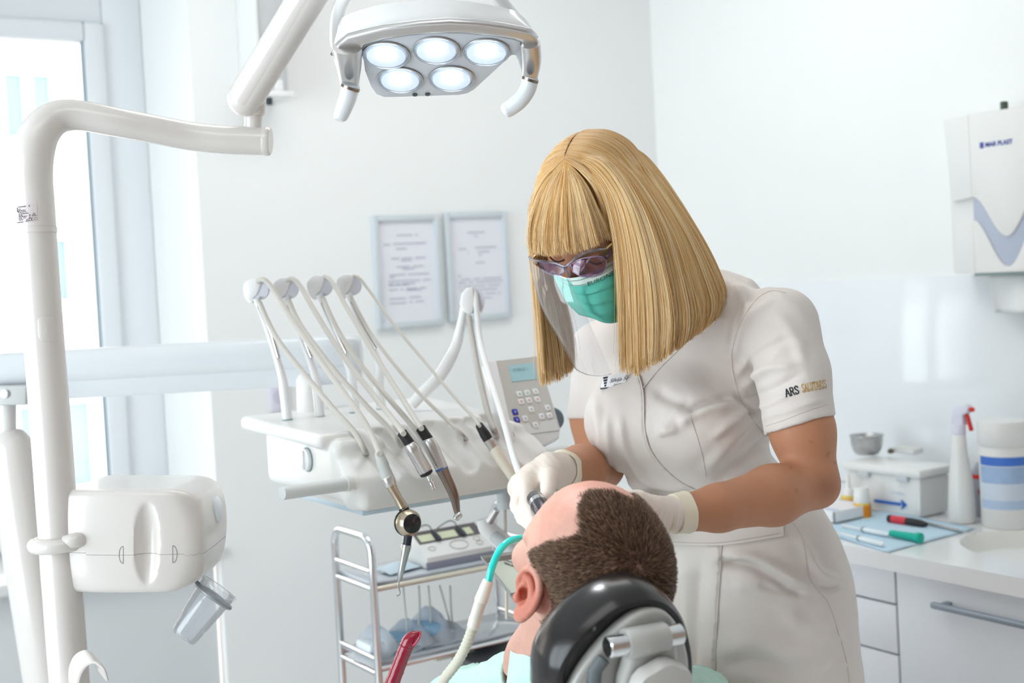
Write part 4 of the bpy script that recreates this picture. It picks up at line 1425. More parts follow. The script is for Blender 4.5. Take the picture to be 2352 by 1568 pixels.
mk('chamber_lens', lathe(dc + dn * .008, dn, [(0, 22.5 * S), (.002, 22 * S), (.005, 15 * S), (.006, .001)], 36, capb=False), M_blackgloss, H1)
mk('lower_neck', rod(P(938, 1225, d_), P(934, 1255, d_), [(0, 10 * S), (1, 9.5 * S)]), mat('dark_blue_rubber', (34, 40, 54), 0.35), H1)
mk('nozzle', rod(P(934, 1250, d_), P(917, 1334, d_), [(0, 11.5 * S), (.06, 12 * S), (.2, 10.5 * S), (.6, 8 * S), (.92, 6 * S), (1, 3 * S)]), M_steel, H1)
mk('needle', tube(pathP([(917, 1330, d_), (915, 1345, d_), (918, 1358, d_), (917, 1365, d_), (911, 1368, d_)], 6), .0013, 8), M_steel, H1)

H2 = thing('micromotor', 'short silver micromotor with a bare pin, black sleeve, second in the holder', 'handpiece', P(958, 1050, dI(958)), 'handpieces in the holders of the unit')
hose(H2, [(663, 690, 2.32), (680, 728, 2.3), (706, 770, 2.27), (768, 850, 2.22), (840, 930, 2.17), (890, 980, 2.13), (914, 1014, 2.11), (924, 1030, 2.22)], 6.4)
hose(H2, [(658, 644, 2.33), (674, 641, 2.32), (695, 665, 2.31), (720, 710, 2.28), (790, 820, 2.22), (860, 910, 2.16), (905, 966, 2.1), (927, 996, dI(930))], 6.4)
d_ = dI(958)
S = d_ / FPX
mk('sleeve', rod(P(921, 990, d_), P(943, 1022, d_), [(0, 8 * S), (.08, 12 * S), (.6, 12 * S), (1, 12.5 * S)]), M_black, H2)
mk('body', rod(P(940, 1018, d_), P(980, 1087, d_), [(0, 12 * S), (.06, 15.5 * S), (.3, 17 * S), (.33, 16 * S), (.9, 17 * S), (.96, 15 * S)], 30), M_silver, H2)
mk('end_ring', rod(P(978, 1084, d_), P(982, 1092, d_), [(0, 16 * S), (.6, 15.5 * S), (1, 9 * S)]), M_black, H2)
mk('pin', rod(P(981, 1089, d_), P(998, 1124, d_), [(0, 9 * S), (.12, 6 * S), (.2, 7 * S), (.28, 5.4 * S), (.38, 6.6 * S), (.48, 5.4 * S), (.55, 6 * S), (.95, 5.5 * S), (1, 3 * S)]), M_chrome, H2)

H3 = thing('contra_angle_handpiece', 'silver handpiece with a bent bronze head pointing down, third in the holder', 'handpiece', P(1005, 1050, dI(1005)), 'handpieces in the holders of the unit')
hose(H3, [(742, 685, 2.36), (758, 722, 2.33), (784, 772, 2.3), (835, 846, 2.24), (885, 906, 2.18), (930, 958, 2.15), (962, 996, 2.14), (972, 1012, 2.25)], 6.2)
hose(H3, [(736, 638, 2.37), (752, 637, 2.36), (772, 662, 2.34), (800, 712, 2.31), (855, 805, 2.25), (905, 885, 2.19), (945, 948, 2.13), (968, 984, dI(970))], 6.2)
d_ = dI(1005)
S = d_ / FPX
mk('sleeve', rod(P(964, 980, d_), P(984, 1010, d_), [(0, 8 * S), (.08, 12 * S), (.6, 12 * S), (1, 12.5 * S)]), M_black, H3)
mk('body', rod(P(981, 1007, d_), P(1015, 1076, d_), [(0, 12 * S), (.06, 15 * S), (.3, 17 * S), (.9, 15.5 * S), (1, 15 * S)], 30), M_silver, H3)
mk('blue_ring', rod(P(1013, 1073, d_), P(1015.5, 1078, d_), [(0, 15.4 * S), (1, 15.2 * S)]), mat('blue_band', (80, 110, 170), 0.4), H3)
cp_, cr_ = pathP([(1014, 1075, d_, 14.8), (1026, 1100, d_, 13), (1038, 1126, d_, 12), (1045, 1148, d_, 10.5), (1049, 1170, d_, 8), (1051, 1180, d_, 6.5)], 6)
mk('bent_neck', tube(cp_, cr_ * S, 22), M_bronze, H3)
mk('head', rod(P(1058, 1178, d_), P(1045, 1192, d_ - .004), [(0, 6 * S), (.1, 8.5 * S), (.8, 8 * S), (1, 6.5 * S)]), M_chrome, H3)

H4 = thing('scaler_handpiece', 'cream scaler handpiece with black sleeve, nearest the gloved hand', 'handpiece', P(1150, 1050, dI(1150)), 'handpieces in the holders of the unit')
hose(H4, [(808, 684, 2.40), (826, 720, 2.38), (852, 766, 2.36), (900, 830, 2.3), (960, 900, 2.25), (1020, 958, 2.21), (1062, 998, 2.18), (1074, 1012, 2.28)], 4.6)
hose(H4, [(802, 634, 2.41), (822, 636, 2.40), (846, 664, 2.39), (905, 745, 2.34), (985, 842, 2.28), (1050, 918, 2.22), (1085, 955, 2.18), (1102, 978, dI(1105))], 4.0)
d_ = dI(1150)
S = d_ / FPX
mk('sleeve', rod(P(1098, 972, d_), P(1124, 1014, d_), [(0, 5 * S), (.08, 9 * S), (.6, 12 * S), (1, 12 * S)]), M_black, H4)
mk('ring', rod(P(1121, 1009, d_), P(1136, 1034, d_), [(0, 12.5 * S), (.4, 12 * S), (.45, 11 * S), (1, 11.5 * S)]), M_silver, H4)
mk('body', rod(P(1133, 1028, d_), P(1184, 1104, d_), [(0, 11.5 * S), (.1, 13 * S), (.9, 11.5 * S), (1, 11 * S)]), mat('ivory_sleeve', (236, 230, 214), 0.45), H4)
mk('tip', rod(P(1183, 1102, d_), P(1196, 1122, d_), [(0, 11.4 * S), (.15, 11 * S), (.5, 8 * S), (1, 5 * S)]), M_bronze, H4)
H5 = thing('syringe_hose', 'pair of pale hoses from the curved arm down to the gloved hand', 'hose', P(1140, 920, 2.25))
mk('hose', tube(pathP([(1077, 726, 2.35), (1082, 760, 2.34), (1094, 830, 2.3), (1110, 905, 2.25), (1126, 965, 2.2), (1136, 990, 2.18), (1141, 1004, 2.28)], 8), 7.4 * 2.2 / FPX, 12), mat('taupe_hose', (190, 186, 180), 0.5), H5)
mk('hose', tube(pathP([(1084, 660, 2.36), (1092, 680, 2.355), (1097, 740, 2.34), (1106, 800, 2.3), (1126, 868, 2.2), (1152, 950, 2.1), (1180, 1050, 2.0), (1197, 1100, 1.95), (1204, 1122, 1.94)], 8), 7.6 * 2.1 / FPX, 12), mat('white_hose', (228, 228, 228), 0.4), H5)

# ================================================================== chrome trolley
NL = P(858, 1350, 2.62)
FL = onA(772, 1300, 0, NL[0])
tx, tyn, tyf = NL[0], NL[1], FL[1]
BR = onA(1145, 1400, 1, tyf)
txr = BR[0]
zs_ = onA(870, 1352, 1, tyn)[2]
zt_ = onA(850, 1250, 1, tyn)[2] + .012
zl_ = zs_ - .165
tr = thing('trolley', 'chrome tube trolley with glass shelves under the instrument unit', 'trolley', ((tx + txr) / 2, (tyn + tyf) / 2, 0))
rT = 9.2 * 2.62 / FPX


def endframe(x):
    R = .035
    pts = [(x, tyn, .06), (x, tyn, .3), (x, tyn, zs_), (x, tyn, zt_ - R)]
    for a in np.linspace(0, 90, 7)[1:]:
        pts.append((x, tyn + R - R * math.cos(math.radians(a)), zt_ - R + R * math.sin(math.radians(a))))
    for a in np.linspace(90, 0, 7):
        pts.append((x, tyf - R + R * math.cos(math.radians(a)), zt_ - R + R * math.sin(math.radians(a))))
    pts += [(x, tyf, zs_), (x, tyf, .3), (x, tyf, .06)]
    f = mk('end_frame', tube(pts, rT, 18), M_chrome, tr)
    for z in (zs_ + .036, zs_ + .0, zl_ + .02, zl_ - .01):
        mk('cross_rail', tube([(x, tyn, z), (x, tyf, z)], rT * .72, 14), M_chrome, f)
    for y in (tyn, tyf):
        mk('caster', join(lathe((x - .008, y, .028), (1, 0, 0), [(0, .02), (.002, .028), (.014, .028), (.016, .02)], 24)), M_black, f)
    return f


endframe(tx)
endframe(txr)
for z in (zs_, zl_):
    for y in (tyn, tyf):
        mk('long_rail', tube([(tx, y, z), (txr, y, z)], rT * .7, 14), mat('pale_gold_rail', (222, 216, 200), 0.25, .8) if (y == tyn and z == zs_) else M_chrome, tr)
    mk('shelf', box2((tx + .004, tyn + .006, z + .004), (txr - .004, tyf - .006, z + .012), .002), mat('grey_glass_shelf', (196, 204, 212), 0.15, var=.02, coat=.5), tr)
ZSH = zs_ + .012
ZLO = zl_ + .012
# electronic box with dark display on the shelf
dv = thing('apex_locator', 'pale electronic box with a dark display strip on the trolley shelf', 'device', P(1040, 1300, 2.72))
dy = tyn + .025
f0, f1 = onA(985, 1325, 1, dy), onA(1137, 1300, 1, dy)
xa, xb = f0[0], f1[0] + .0
zt2 = onA(965, 1216, 1, tyn + .12)[2]
prof = [(dy, ZSH + .001), (dy, ZSH + .026), (tyn + .10, zt2), (tyn + .135, zt2 - .01), (tyn + .135, ZSH + .001)]
mk('case', prism([(xa - .002, y, z) for y, z in prof], (xb - xa, 0, 0), .004), mat('device_case', (226, 226, 224), 0.4), dv)
mk('case_base', box2((xa - .004, dy - .002, ZSH), (xb, dy + .004, ZSH + .016), .002), mat('slate_base', (140, 142, 156), 0.5), dv)
pO = np.array((xa, dy, ZSH + .026))
sl = unit(np.array((0, tyn + .10 - dy, zt2 - ZSH - .026)))
LS = np.linalg.norm(np.array((0, tyn + .10 - dy, zt2 - ZSH - .026)))
nS = unit(np.cross((1, 0, 0), sl))
if nS[2] < 0:
    nS = -nS
WD = xb - xa


def DV(u, v, lift=.001):
    return pO + np.array((1, 0, 0)) * u * WD + sl * v * LS + nS * lift


def dvq(u0, v0, u1, v1, lift=.0012, th=.001):
    return prism([DV(u0, v0, lift), DV(u1, v0, lift), DV(u1, v1, lift), DV(u0, v1, lift)], -nS * th)


mk('display_strip', dvq(.02, .52, .98, .99), mat('dark_bezel', (92, 86, 86), 0.3), dv, smooth=False)
for u0, u1 in ((.06, .27), (.32, .62), (.67, .86)):
    mk('screen', dvq(u0, .58, u1, .84, .0018), mat('lcd_yellow_green', (214, 220, 188), 0.3), dv, smooth=False)
gs = []
for cu, cv, r in ((.14, .3, .05), (.84, .38, .05), (.84, .2, .05)):
    gs.append(tube([DV(cu + r * math.cos(a), cv + r * 1.5 * math.sin(a), .0012) for a in np.linspace(0, 2 * math.pi, 20, endpoint=False)], .0006, 5, closed=True))
gs.append(tube([DV(.54 + .13 * math.cos(a), .27 + .17 * math.sin(a), .0012) for a in np.linspace(0, 2 * math.pi, 28, endpoint=False)], .0008, 5, closed=True))
mk('panel_print', join(*gs), mat('warm_grey_print', (186, 184, 180), 0.6), dv)
for u in (.29, .67):
    mk('clip_cable', tube(catmull([DV(u - .12, .75, -.02) + (0, .05, .02), DV(u - .1, 1.05, .012), DV(u - .02, 1.0, .012), DV(u, .85, .006)], 6), .0012, 8), M_black, dv)
    mk('clip', tube(catmull([DV(u, .86, .005), DV(u + .015, .7, .006), DV(u + .02, .5, .006)], 5), [.003, .003, .003, .0045, .0045, .005, .005, .0055, .0055, .005, .0045], 10), mat('clip_dark', (44, 48, 62), 0.4), dv)
# cords hanging under the shelf
for k, (x0, x1, x2) in enumerate(((926, 930, 935), (962, 964, 962), (984, 988, 990), (1010, 1024, 1034), (1034, 1036, 1040))):
    cd = mk('cord', tube(catmull([onA(x0, 1345, 1, tyn + .05), onA(x1, 1395, 1, tyn + .06), onA(x2, 1440, 1, tyn + .05), onA(x0 + 8, 1490, 1, tyn + .07)], 6), .0022, 8), mat('pale_green_cord', (196, 204, 200), 0.6))
    tag(cd, 'thin pale green-grey cord hanging below the trolley shelf, %s' % ['first from the left post', 'second from the left post', 'third, in the middle of the five', 'fourth from the left post', 'last, closest to the suction hose'][k], 'cord', 'cords hanging under the trolley shelf')
# face mask on the shelf
q = onA(915, 1305, 2, ZSH + .004)
G = []
for i in range(8):
    for_ = []
    for j in range(10):
        u, v = i / 7 - .5, j / 9 - .5
        for_.append(q + np.array((v * .085, u * .07 + v * .02, .002 + .012 * math.cos(v * 3) * math.cos(u * 3) + .001 * math.sin(u * 40))))
    G.append(for_)
fm = thing('spare_mask', 'pale blue folded face mask lying on the trolley shelf', 'mask', q)
o = mk('sheet', grid_geo(G), mat('pale_blue_mask', (206, 224, 236), 0.9, bump=.2, bscale=300), fm)
mk('ear_loop', tube(catmull([q + (-.042, -.03, .006), q + (-.07, -.02, .003), q + (-.075, .01, .002), q + (-.042, .03, .006)], 6), .001, 6), M_white, fm)
# lower shelf: wrapped packs, black case, grey drawer box
def pack(px, py, w, hgt, rot, label, c):
    q = onA(px, py, 1, tyn + .07)
    q[2] = max(q[2], ZLO + .004)
    t = thing('sterile_pack', label, 'pack', q, 'wrapped packs on the lower trolley shelf')
    G = []
    for i in range(9):
        row = []
        for j in range(12):
            u, v = i / 8 - .5, j / 11 - .5
            b = max(0, 1 - (2 * u) ** 4) * max(0, 1 - (2 * v) ** 4)
            x, y = v * w, u * .11
            row.append(q + np.array((x * math.cos(rot) - y * math.sin(rot) * .3, y, hgt * (.6 + .4 * math.sin(5 * v + 3 * u)) * b + x * math.sin(rot))))
        G.append(row)
    o = mk('bag', grid_geo(G), clear_mat('clear_bag', (244, 249, 253), .06, .3, milk=.7), t)
    mk('contents', box(q + (0, 0, hgt * .3), (w * .36, .036, hgt * .26), hgt * .2), c, t)


mpk = mat('blue_wrapped', (150, 196, 228), 0.7, var=.25, vscale=60)
mpk2 = mat('white_wrapped', (228, 236, 242), 0.7, var=.1, vscale=50)
pack(930, 1530, .10, .05, .2, 'clear pack with blue content, leftmost on the lower shelf', mpk)
pack(985, 1520, .10, .075, -.2, 'tall crumpled blue pack in the middle of the lower shelf', mpk)
pack(860, 1540, .07, .05, .5, 'crumpled clear bag leaning by the chrome post', mpk2)
pack(1010, 1550, .12, .035, 0, 'flat white pack with a red stripe in front', mpk2)
q = onA(1000, 1552, 1, tyn + .03)
t = thing('paper_box', 'pale green paper packet lying behind the blue packs', 'packet', onA(1030, 1495, 1, tyn + .12))
qb = onA(1030, 1490, 1, tyn + .12)
mk('packet', box(qb, (.05, .03, .012), .003), mat('pale_green_paper', (222, 236, 222), 0.8), t)
mk('flap', box(qb + (0, -.001, .0125), (.048, .028, .0008)), mat('pale_green_paper2', (230, 240, 228), 0.8), t, smooth=False)
qb = onA(1100, 1475, 1, tyf - .03)
t = thing('black_case', 'glossy black open case at the back of the lower trolley shelf', 'case', qb)
e = [unit((1, 0, -.22)), (0, 1, 0), unit((.22, 0, 1))]
mk('case', box(qb + (0, 0, .0), (.062, .035, .02), .003, e), M_blackgloss, t)
mk('lid_edge', box(qb + (-.004, 0, .024), (.058, .034, .003), .001, e), mat('grey_edge', (128, 130, 134), 0.4), t)
qb = onA(1130, 1525, 1, tyn + .06)
t = thing('grey_drawer_box', 'dark grey plastic box on the right of the lower trolley shelf', 'box', qb)
mk('body', box(qb, (.075, .05, .028), .006), mat('mid_grey_plastic', (120, 122, 126), 0.5), t)
mk('label', box(qb + (.02, -.0506, .01), (.022, .001, .006)), M_cream, t, smooth=False)

# ================================================================== instrument tray beside the patient's face
zt3 = P(1170, 1310, 2.0)[2]
t = thing('steel_tray', 'steel instrument tray with pale green liner beside the patient\'s cheek', 'tray', P(1170, 1310, 2.05))
c_ = [onA(1104, 1276, 2, zt3), onA(1172, 1362, 2, zt3), onA(1330, 1330, 2, zt3), onA(1262, 1254, 2, zt3)]
cm_ = np.mean(c_, 0)
ins = [cm_ + (q - cm_) * .93 - (0, 0, .003) for q in c_]
bot = [cm_ + (q - cm_) * .9 - (0, 0, .014) for q in c_]
V = np.array([*c_, *ins, *bot, *[q - (0, 0, .004) for q in c_]])
F = []
for a, b in ((0, 4), (4, 8), (0, 12)):
    for k in range(4):
        j = (k + 1) % 4
        F.append((a + k, a + j, b + j, b + k))
F.append((8, 9, 10, 11))
o = mk('tray', (V, F), M_steel, t, smooth=False)
liner = [cm_ + (q - cm_) * .89 - (0, 0, .012) for q in c_]
mk('liner', prism(liner, (0, 0, .002)), mat('pale_green_liner', (222, 232, 218), 0.7, var=.02), t, smooth=False)
mk('tray_arm', tube(pathP([(1215, 1345, 2.02), (1210, 1300, 2.2), (1130, 1225, 2.3)], 6), .012, 14), M_grey, t)
a, b = onA(1160, 1289, 2, zt3 - .007), onA(1230, 1312, 2, zt3 - .007)
pr = thing('steel_probe', 'small steel probe lying on the tray liner by the cheek', 'instrument', a)
mk('handle', rod(a, b, [(0, .0025), (.05, .0032), (1, .0032)]), M_steel, pr)
mk('collar', rod(a * .8 + b * .2, a * .7 + b * .3, [(0, .0036), (1, .0036)]), M_silver, pr)

# swivel joint under the unit
t = thing('tray_swivel', 'pale swivel joint and white link under the right end of the unit', 'joint', P(1155, 1150, 2.25))
mk('socket', rod(P(1152, 1112, 2.25), P(1158, 1152, 2.25), [(0, 14.5 * .00077), (1, 15.5 * .00077)]), mat('pale_blue_grey', (206, 216, 220), 0.4), t)
mk('base_ring', rod(P(1158, 1150, 2.25), P(1160, 1168, 2.25), [(0, 17 * .00077), (1, 17 * .00077)]), mat('pale_blue_grey', (206, 216, 220), 0.4), t)
mk('pin', rod(P(1141, 1170, 2.27), P(1124, 1198, 2.28), [(0, 8 * .00078), (1, 8.5 * .00078)]), M_steel, t)
mk('link', tube(pathP([(1115, 1190, 2.3), (1122, 1214, 2.3), (1150, 1240, 2.3), (1185, 1268, 2.28)], 6), [22 * .00078] * 19, 18), M_white, t)
mk('shade_rod', tube(pathP([(1160, 1165, 2.3), (1162, 1290, 2.3), (1164, 1420, 2.32)], 4), .003, 8), M_cream, t)
# ================================================================== people
SC.cycles_curves.shape = 'RIBBONS'


def two_tone(name, rgb1, rgb2, rough, sss=0.0, var=.06, vscale=30, bump=.0, bscale=400, rgb3=None):
    "material mixing two colours of its own by the vertex attribute 'tone'"
    m = mat(name, rgb1, rough, var=var, vscale=vscale, bump=bump, bscale=bscale, sss=sss)
    nt = m.node_tree
    b = nt.nodes['Principled BSDF']
    at = nt.nodes.new('ShaderNodeAttribute')
    at.attribute_name = 'tone'
    sep = nt.nodes.new('ShaderNodeSeparateColor')
    nt.links.new(at.outputs['Color'], sep.inputs[0])
    src = b.inputs['Base Color'].links[0].from_socket
    for ch, c in ((0, rgb2), (1, rgb3)):
        if c is None:
            continue
        mx = nt.nodes.new('ShaderNodeMix')
        mx.data_type = 'RGBA'
        nt.links.new(sep.outputs[ch], mx.inputs[0])
        nt.links.new(src, mx.inputs[6])
        mx.inputs[7].default_value = srgb(*c)
        src = mx.outputs[2]
    nt.links.new(src, b.inputs['Base Color'])
    return m


def set_tone(o, r, g=None):
    me = o.data
    a = me.attributes.new('tone', 'FLOAT_COLOR', 'POINT')
    c = np.zeros((len(me.vertices), 4), np.float32)
    c[:, 0] = r
    if g is not None:
        c[:, 1] = g
    c[:, 3] = 1
    a.data.foreach_set('color', c.ravel())


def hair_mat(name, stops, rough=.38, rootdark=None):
    m = bpy.data.materials.new(name)
    m.use_nodes = True
    nt = m.node_tree
    b = nt.nodes['Principled BSDF']
    b.inputs['Roughness'].default_value = rough
    b.inputs['Specular IOR Level'].default_value = .35
    hi = nt.nodes.new('ShaderNodeHairInfo')
    cr = nt.nodes.new('ShaderNodeValToRGB')
    els = cr.color_ramp.elements
    while len(els) < len(stops):
        els.new(.5)
    for e, (p, c) in zip(els, stops):
        e.position = p
        e.color = srgb(*c)
    nt.links.new(hi.outputs['Random'], cr.inputs[0])
    src = cr.outputs[0]
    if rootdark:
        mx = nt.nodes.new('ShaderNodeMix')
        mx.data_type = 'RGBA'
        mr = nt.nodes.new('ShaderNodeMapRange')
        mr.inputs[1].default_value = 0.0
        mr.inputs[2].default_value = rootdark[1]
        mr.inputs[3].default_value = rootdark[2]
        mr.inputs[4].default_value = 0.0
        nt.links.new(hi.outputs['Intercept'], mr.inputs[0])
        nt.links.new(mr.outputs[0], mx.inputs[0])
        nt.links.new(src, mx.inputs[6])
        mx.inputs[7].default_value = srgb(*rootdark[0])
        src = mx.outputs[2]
    nt.links.new(src, b.inputs['Base Color'])
    MATS[name] = m
    return m


def strands(name, pts, r0, r1, material, parent):
    "hair curves from an array (strand, point, xyz)"
    N, n = pts.shape[:2]
    hc = bpy.data.hair_curves.new(name)
    hc.add_curves([n] * N)
    hc.position_data.foreach_set('vector', (pts - ORG[parent]).reshape(-1).astype(np.float32))
    at = hc.attributes.get('radius') or hc.attributes.new('radius', 'FLOAT', 'POINT')
    rr = np.tile(np.linspace(r0, r1, n), (N, 1)) * RNG.uniform(.7, 1.25, (N, 1))
    at.data.foreach_set('value', rr.reshape(-1).astype(np.float32))
    hc.materials.append(material)
    o = bpy.data.objects.new(name, hc)
    COL.objects.link(o)
    o.parent = parent
    ORG[o] = ORG[parent]
    return o


def frame(f, l, u):
    return np.array([unit(f), unit(l), unit(u)])


def head_shape(s, c, A, sc=1.0, ears=(1,), mouth=True, nose=1.0):
    "adult head: A rows = forward, left, up in the sculpting space"
    def hp(x, y, z):
        return np.asarray(c) + sc * (x * A[0] + y * A[1] + z * A[2])

    def e(p, r, k=.012, op='add', ax=None):
        s.ell(hp(*p), np.array(r) * sc, A if ax is None else ax, k, op)
    e((-.012, 0, .03), (.100, .078, .088))
    e((.03, 0, .03), (.066, .066, .066), .02)
    e((-.045, 0, .0), (.062, .066, .065), .02)
    e((.045, 0, -.035), (.052, .058, .065), .02)
    e((.032, 0, -.08), (.056, .05, .04), .02)
    s.cap(hp(.02, .05, -.075), hp(.07, .018, -.1), .02 * sc, .018 * sc, .02)
    s.cap(hp(.02, -.05, -.075), hp(.07, -.018, -.1), .02 * sc, .018 * sc, .02)
    s.ell(hp(.079, 0, -.103), np.array((.018, .022, .016)) * sc, A, .012)
    for y in (-1, 1):
        s.cap(hp(.09, .012 * y, .022), hp(.072, .05 * y, .02), .0115 * sc, .010 * sc, .012)
        e((.066, .042 * y, -.03), (.026, .024, .024), .016)
        e((.104, .033 * y, .002), (.017, .017, .013), .009, 'sub')
        e((.0765, .033 * y, .002), (.0135, .0135, .0125), .002)
        s.ell(hp(.094 + .014 * nose, .011 * y, -.037), np.array((.011, .008, .008)) * sc, A, .006)
    s.cap(hp(.094, 0, .012), hp(.094 + .024 * nose, 0, -.033), .0085 * sc, .0115 * sc, .009)
    for z, r in ((-.063, .006), (-.071, .007)):
        s.cap(hp(.098, -.018, z), hp(.098, .018, z), r * sc, r * sc, .006)
        s.cap(hp(.102, -.006, z), hp(.102, .006, z), r * sc, r * sc, .004)
    if mouth:
        e((.108, 0, -.067), (.012, .022, .0018), .002, 'sub')
    for sd in ears:
        if isinstance(sd, tuple):
            EC, EX, EO, EZ = sd
        def ep(x, z, o):
            if isinstance(sd, tuple):
                return EC + sc * (x * EX + o * EO + z * EZ)
            # ear plane: opens outwards towards the back
            return hp(-.006 + x, sd * (.0765 + o - .35 * x), z + .10 * x)
        EA = np.array([EX, EO, EZ]) if isinstance(sd, tuple) else A
        rim = [(.010, -.002, -.002), (.017, .012, .001), (.014, .024, .004), (.004, .032, .007), (-.009, .031, .009), (-.019, .022, .010), (-.023, .008, .010), (-.020, -.006, .009), (-.013, -.017, .007), (-.004, -.025, .004), (.003, -.027, .002)]
        rim = catmull([ep(*q) for q in rim], 4)
        s.ell(ep(-.002, .004, .000), np.array((.020, .006, .028)) * sc, np.array([EX, EO, EZ]) if isinstance(sd, tuple) else np.array([unit(A[0] - sd * .35 * A[1]), unit(A[1]), A[2]]), .004)
        s.path(rim, [.0041 * sc] * len(rim), .003)
        anti = catmull([ep(*q) for q in ((.006, .020, .003), (-.004, .017, .006), (-.011, .008, .008), (-.012, -.003, .008), (-.006, -.014, .006), (.004, -.018, .003))], 4)
        s.path(anti, [.0036 * sc] * len(anti), .004)
        s.ell(ep(.002, .001, .008), np.array((.009, .009, .013)) * sc, EA, .004, 'sub')
        s.ell(ep(.006, .000, .0), np.array((.006, .008, .007)) * sc, EA, .003, 'sub')
        s.ell(ep(.012, -.006, .005), np.array((.0045, .004, .0065)) * sc, EA, .004)
        s.ell(ep(.002, -.024, .004), np.array((.0085, .005, .009)) * sc, EA, .005)
    return hp


# ------------------------------------------------------------------ patient
A_m = frame((-.572, .431, .698), (-.80, -.48, -.36), (.18, -.764, .62))
DM = 1.62
c_m = K(1350, 1290, DM)
sk = Sculpt(c_m - (.16, .15, .17), c_m + (.15, .22, .15), .0016)
_eo = unit((-.62, -.76, .18))
_ez = unit(np.array((.22, .05, .97)) - _eo * np.dot((.22, .05, .97), _eo))
_ex = np.cross(_eo, _ez)
if _ex[0] > 0:
    _ex = -_ex
EARC = K(1212, 1366, 1.575)
sk.cap(EARC - _eo * .006, K(1262, 1362, 1.60), .017, .03, .012)
hpm = head_shape(sk, c_m, A_m, 1.045, ears=((EARC, _ex * 1.0, _eo, _ez * 1.0), -1), nose=.45)
nb = K(1268, 1520, 1.73)
sk.cap(hpm(-.035, 0, -.05), nb, .058, .064, .025)
sk.cap(hpm(-.055, .02, -.03), nb + (.02, -.02, 0), .045, .058, .03)
sk.cap(hpm(-.01, .045, -.05), nb + (-.035, .02, -.02), .022, .02, .03)
Vh, Qh = sk.mesh()
_l0 = (Vh - c_m) @ A_m.T
_sx = np.clip(_l0[:, 0] / .06, 0, 1)
_sx = _sx * _sx * (3 - 2 * _sx)
_su = np.clip((_l0[:, 2] - .025) / .06, 0, 1)
_l0[:, 0] *= 1 - .20 * _sx * (1 - .2 * _su)
Vh = c_m + _l0 @ A_m
Nh = vnormals(Vh, Qh)
local = (Vh - c_m) @ A_m.T / 1.045
# small surface life: forehead creases
lx, ly, lz = local.T
fore = np.exp(-((lz - .06) / .03) ** 2) * (lx > .03) * np.clip(1 - (ly / .06) ** 2, 0, 1)
Vh = Vh + Nh * (fore * .0006 * np.sin(lz * 420) + .00025 * wnoise(Vh, 160, 3))[:, None]
# body under the bib and in the chair (continues out of the picture)
sb = Sculpt(K(800, 1900, 2.0) * (1, 0, 1) + (0, 1.55, -.35), K(1800, 1380, 2.0) * (1, 0, 1) + (.1, 3.0, .06), .009)
shL, shR = K(1075, 1655, 1.86), K(1590, 1650, 1.94)
sb.cap(nb + (0, .0, -.03), shL, .04, .045, .02)
sb.cap(nb + (.03, .02, -.03), shR, .04, .045, .02)
chest = (shL + shR) / 2 + np.array((-.01, .16, -.10))
belly = chest + np.array((-.03, .28, -.12))
hips = belly + np.array((-.02, .16, -.05))
sb.cap((shL + shR) / 2 + (0, .03, -.02), chest, .11, .125, .04)
sb.cap(chest + (-.07, 0, 0), belly + (-.05, 0, 0), .11, .105, .04)
sb.cap(chest + (.07, 0, 0), belly + (.05, 0, 0), .11, .105, .04)
sb.cap(belly, hips, .12, .125, .04)
for sd, sh in ((-1, shL), (1, shR)):
    el_ = sh + np.array((sd * .07, .22, -.14))
    hn = belly + np.array((sd * .12, .05, .03))
    sb.cap(sh, el_, .05, .042, .03)
    sb.cap(el_, hn, .04, .028, .02)
    sb.ell(hn + (-.01 * sd, .05, .0), (.04, .055, .022), None, .02)
    sb.cap(hips + (sd * .09, 0, 0), hips + np.array((sd * .12, .40, -.02)), .085, .06, .03)
Vb, Qb = sb.mesh()
M_skin_m = two_tone('skin_man', (210, 163, 147), (92, 70, 58), .45, sss=.12, var=.11, vscale=70, bump=.35, bscale=500, rgb3=(198, 108, 86))
patient = thing('person', 'short-haired man lying back in the treatment chair with a mint green bib', 'person', W(c_m) * (1, 1, 0) + (0, 0, .45))
V_, F_ = join((W(Vh), Qh), (W(Vb), Qb))
man = mk('body', (V_, F_), M_skin_m, patient, sharp=None)


_bvh = BVHTree.FromPolygons([Vector(v) for v in Vh], Qh.tolist())
_bax = unit((-.55, 0, .83))
_bex = unit(np.cross((0, 1, 0), _bax))


def az2(L):
    "head coordinates -> flat map centred on the crown"
    d = L - np.array((-.012, 0, .02))
    d /= np.linalg.norm(d, axis=1)[:, None]
    om = np.arccos(np.clip(d @ _bax, -1, 1))
    t = np.stack([d @ _bex, d[:, 1]], 1)
    return t / (np.linalg.norm(t, axis=1)[:, None] + 1e-9) * om[:, None]


_hl = [(1400, 1119), (1362, 1121), (1338, 1143), (1326, 1180), (1333, 1215), (1317, 1232), (1276, 1239), (1246, 1250), (1214, 1268), (1216, 1300), (1233, 1325), (1243, 1366), (1240, 1425), (1246, 1478), (1262, 1520)]
_hp = []
for a, b in _hl:
    k_ = K(a, b, 1.0)
    hit = None
    while hit is None:
        k_ = K(a, b, 1.0)
        hit = _bvh.ray_cast(Vector(k_ * .5), Vector(unit(k_)))[0]
        b += 2
    _hp.append((np.array(hit) - c_m) @ A_m.T / 1.045)
_hp = az2(np.array(_hp))
_hp = _hp[np.argsort(np.arange(len(_hp)))]
_poly = np.concatenate([_hp[1:], (_hp[1:] * (1, -1))[::-1]])


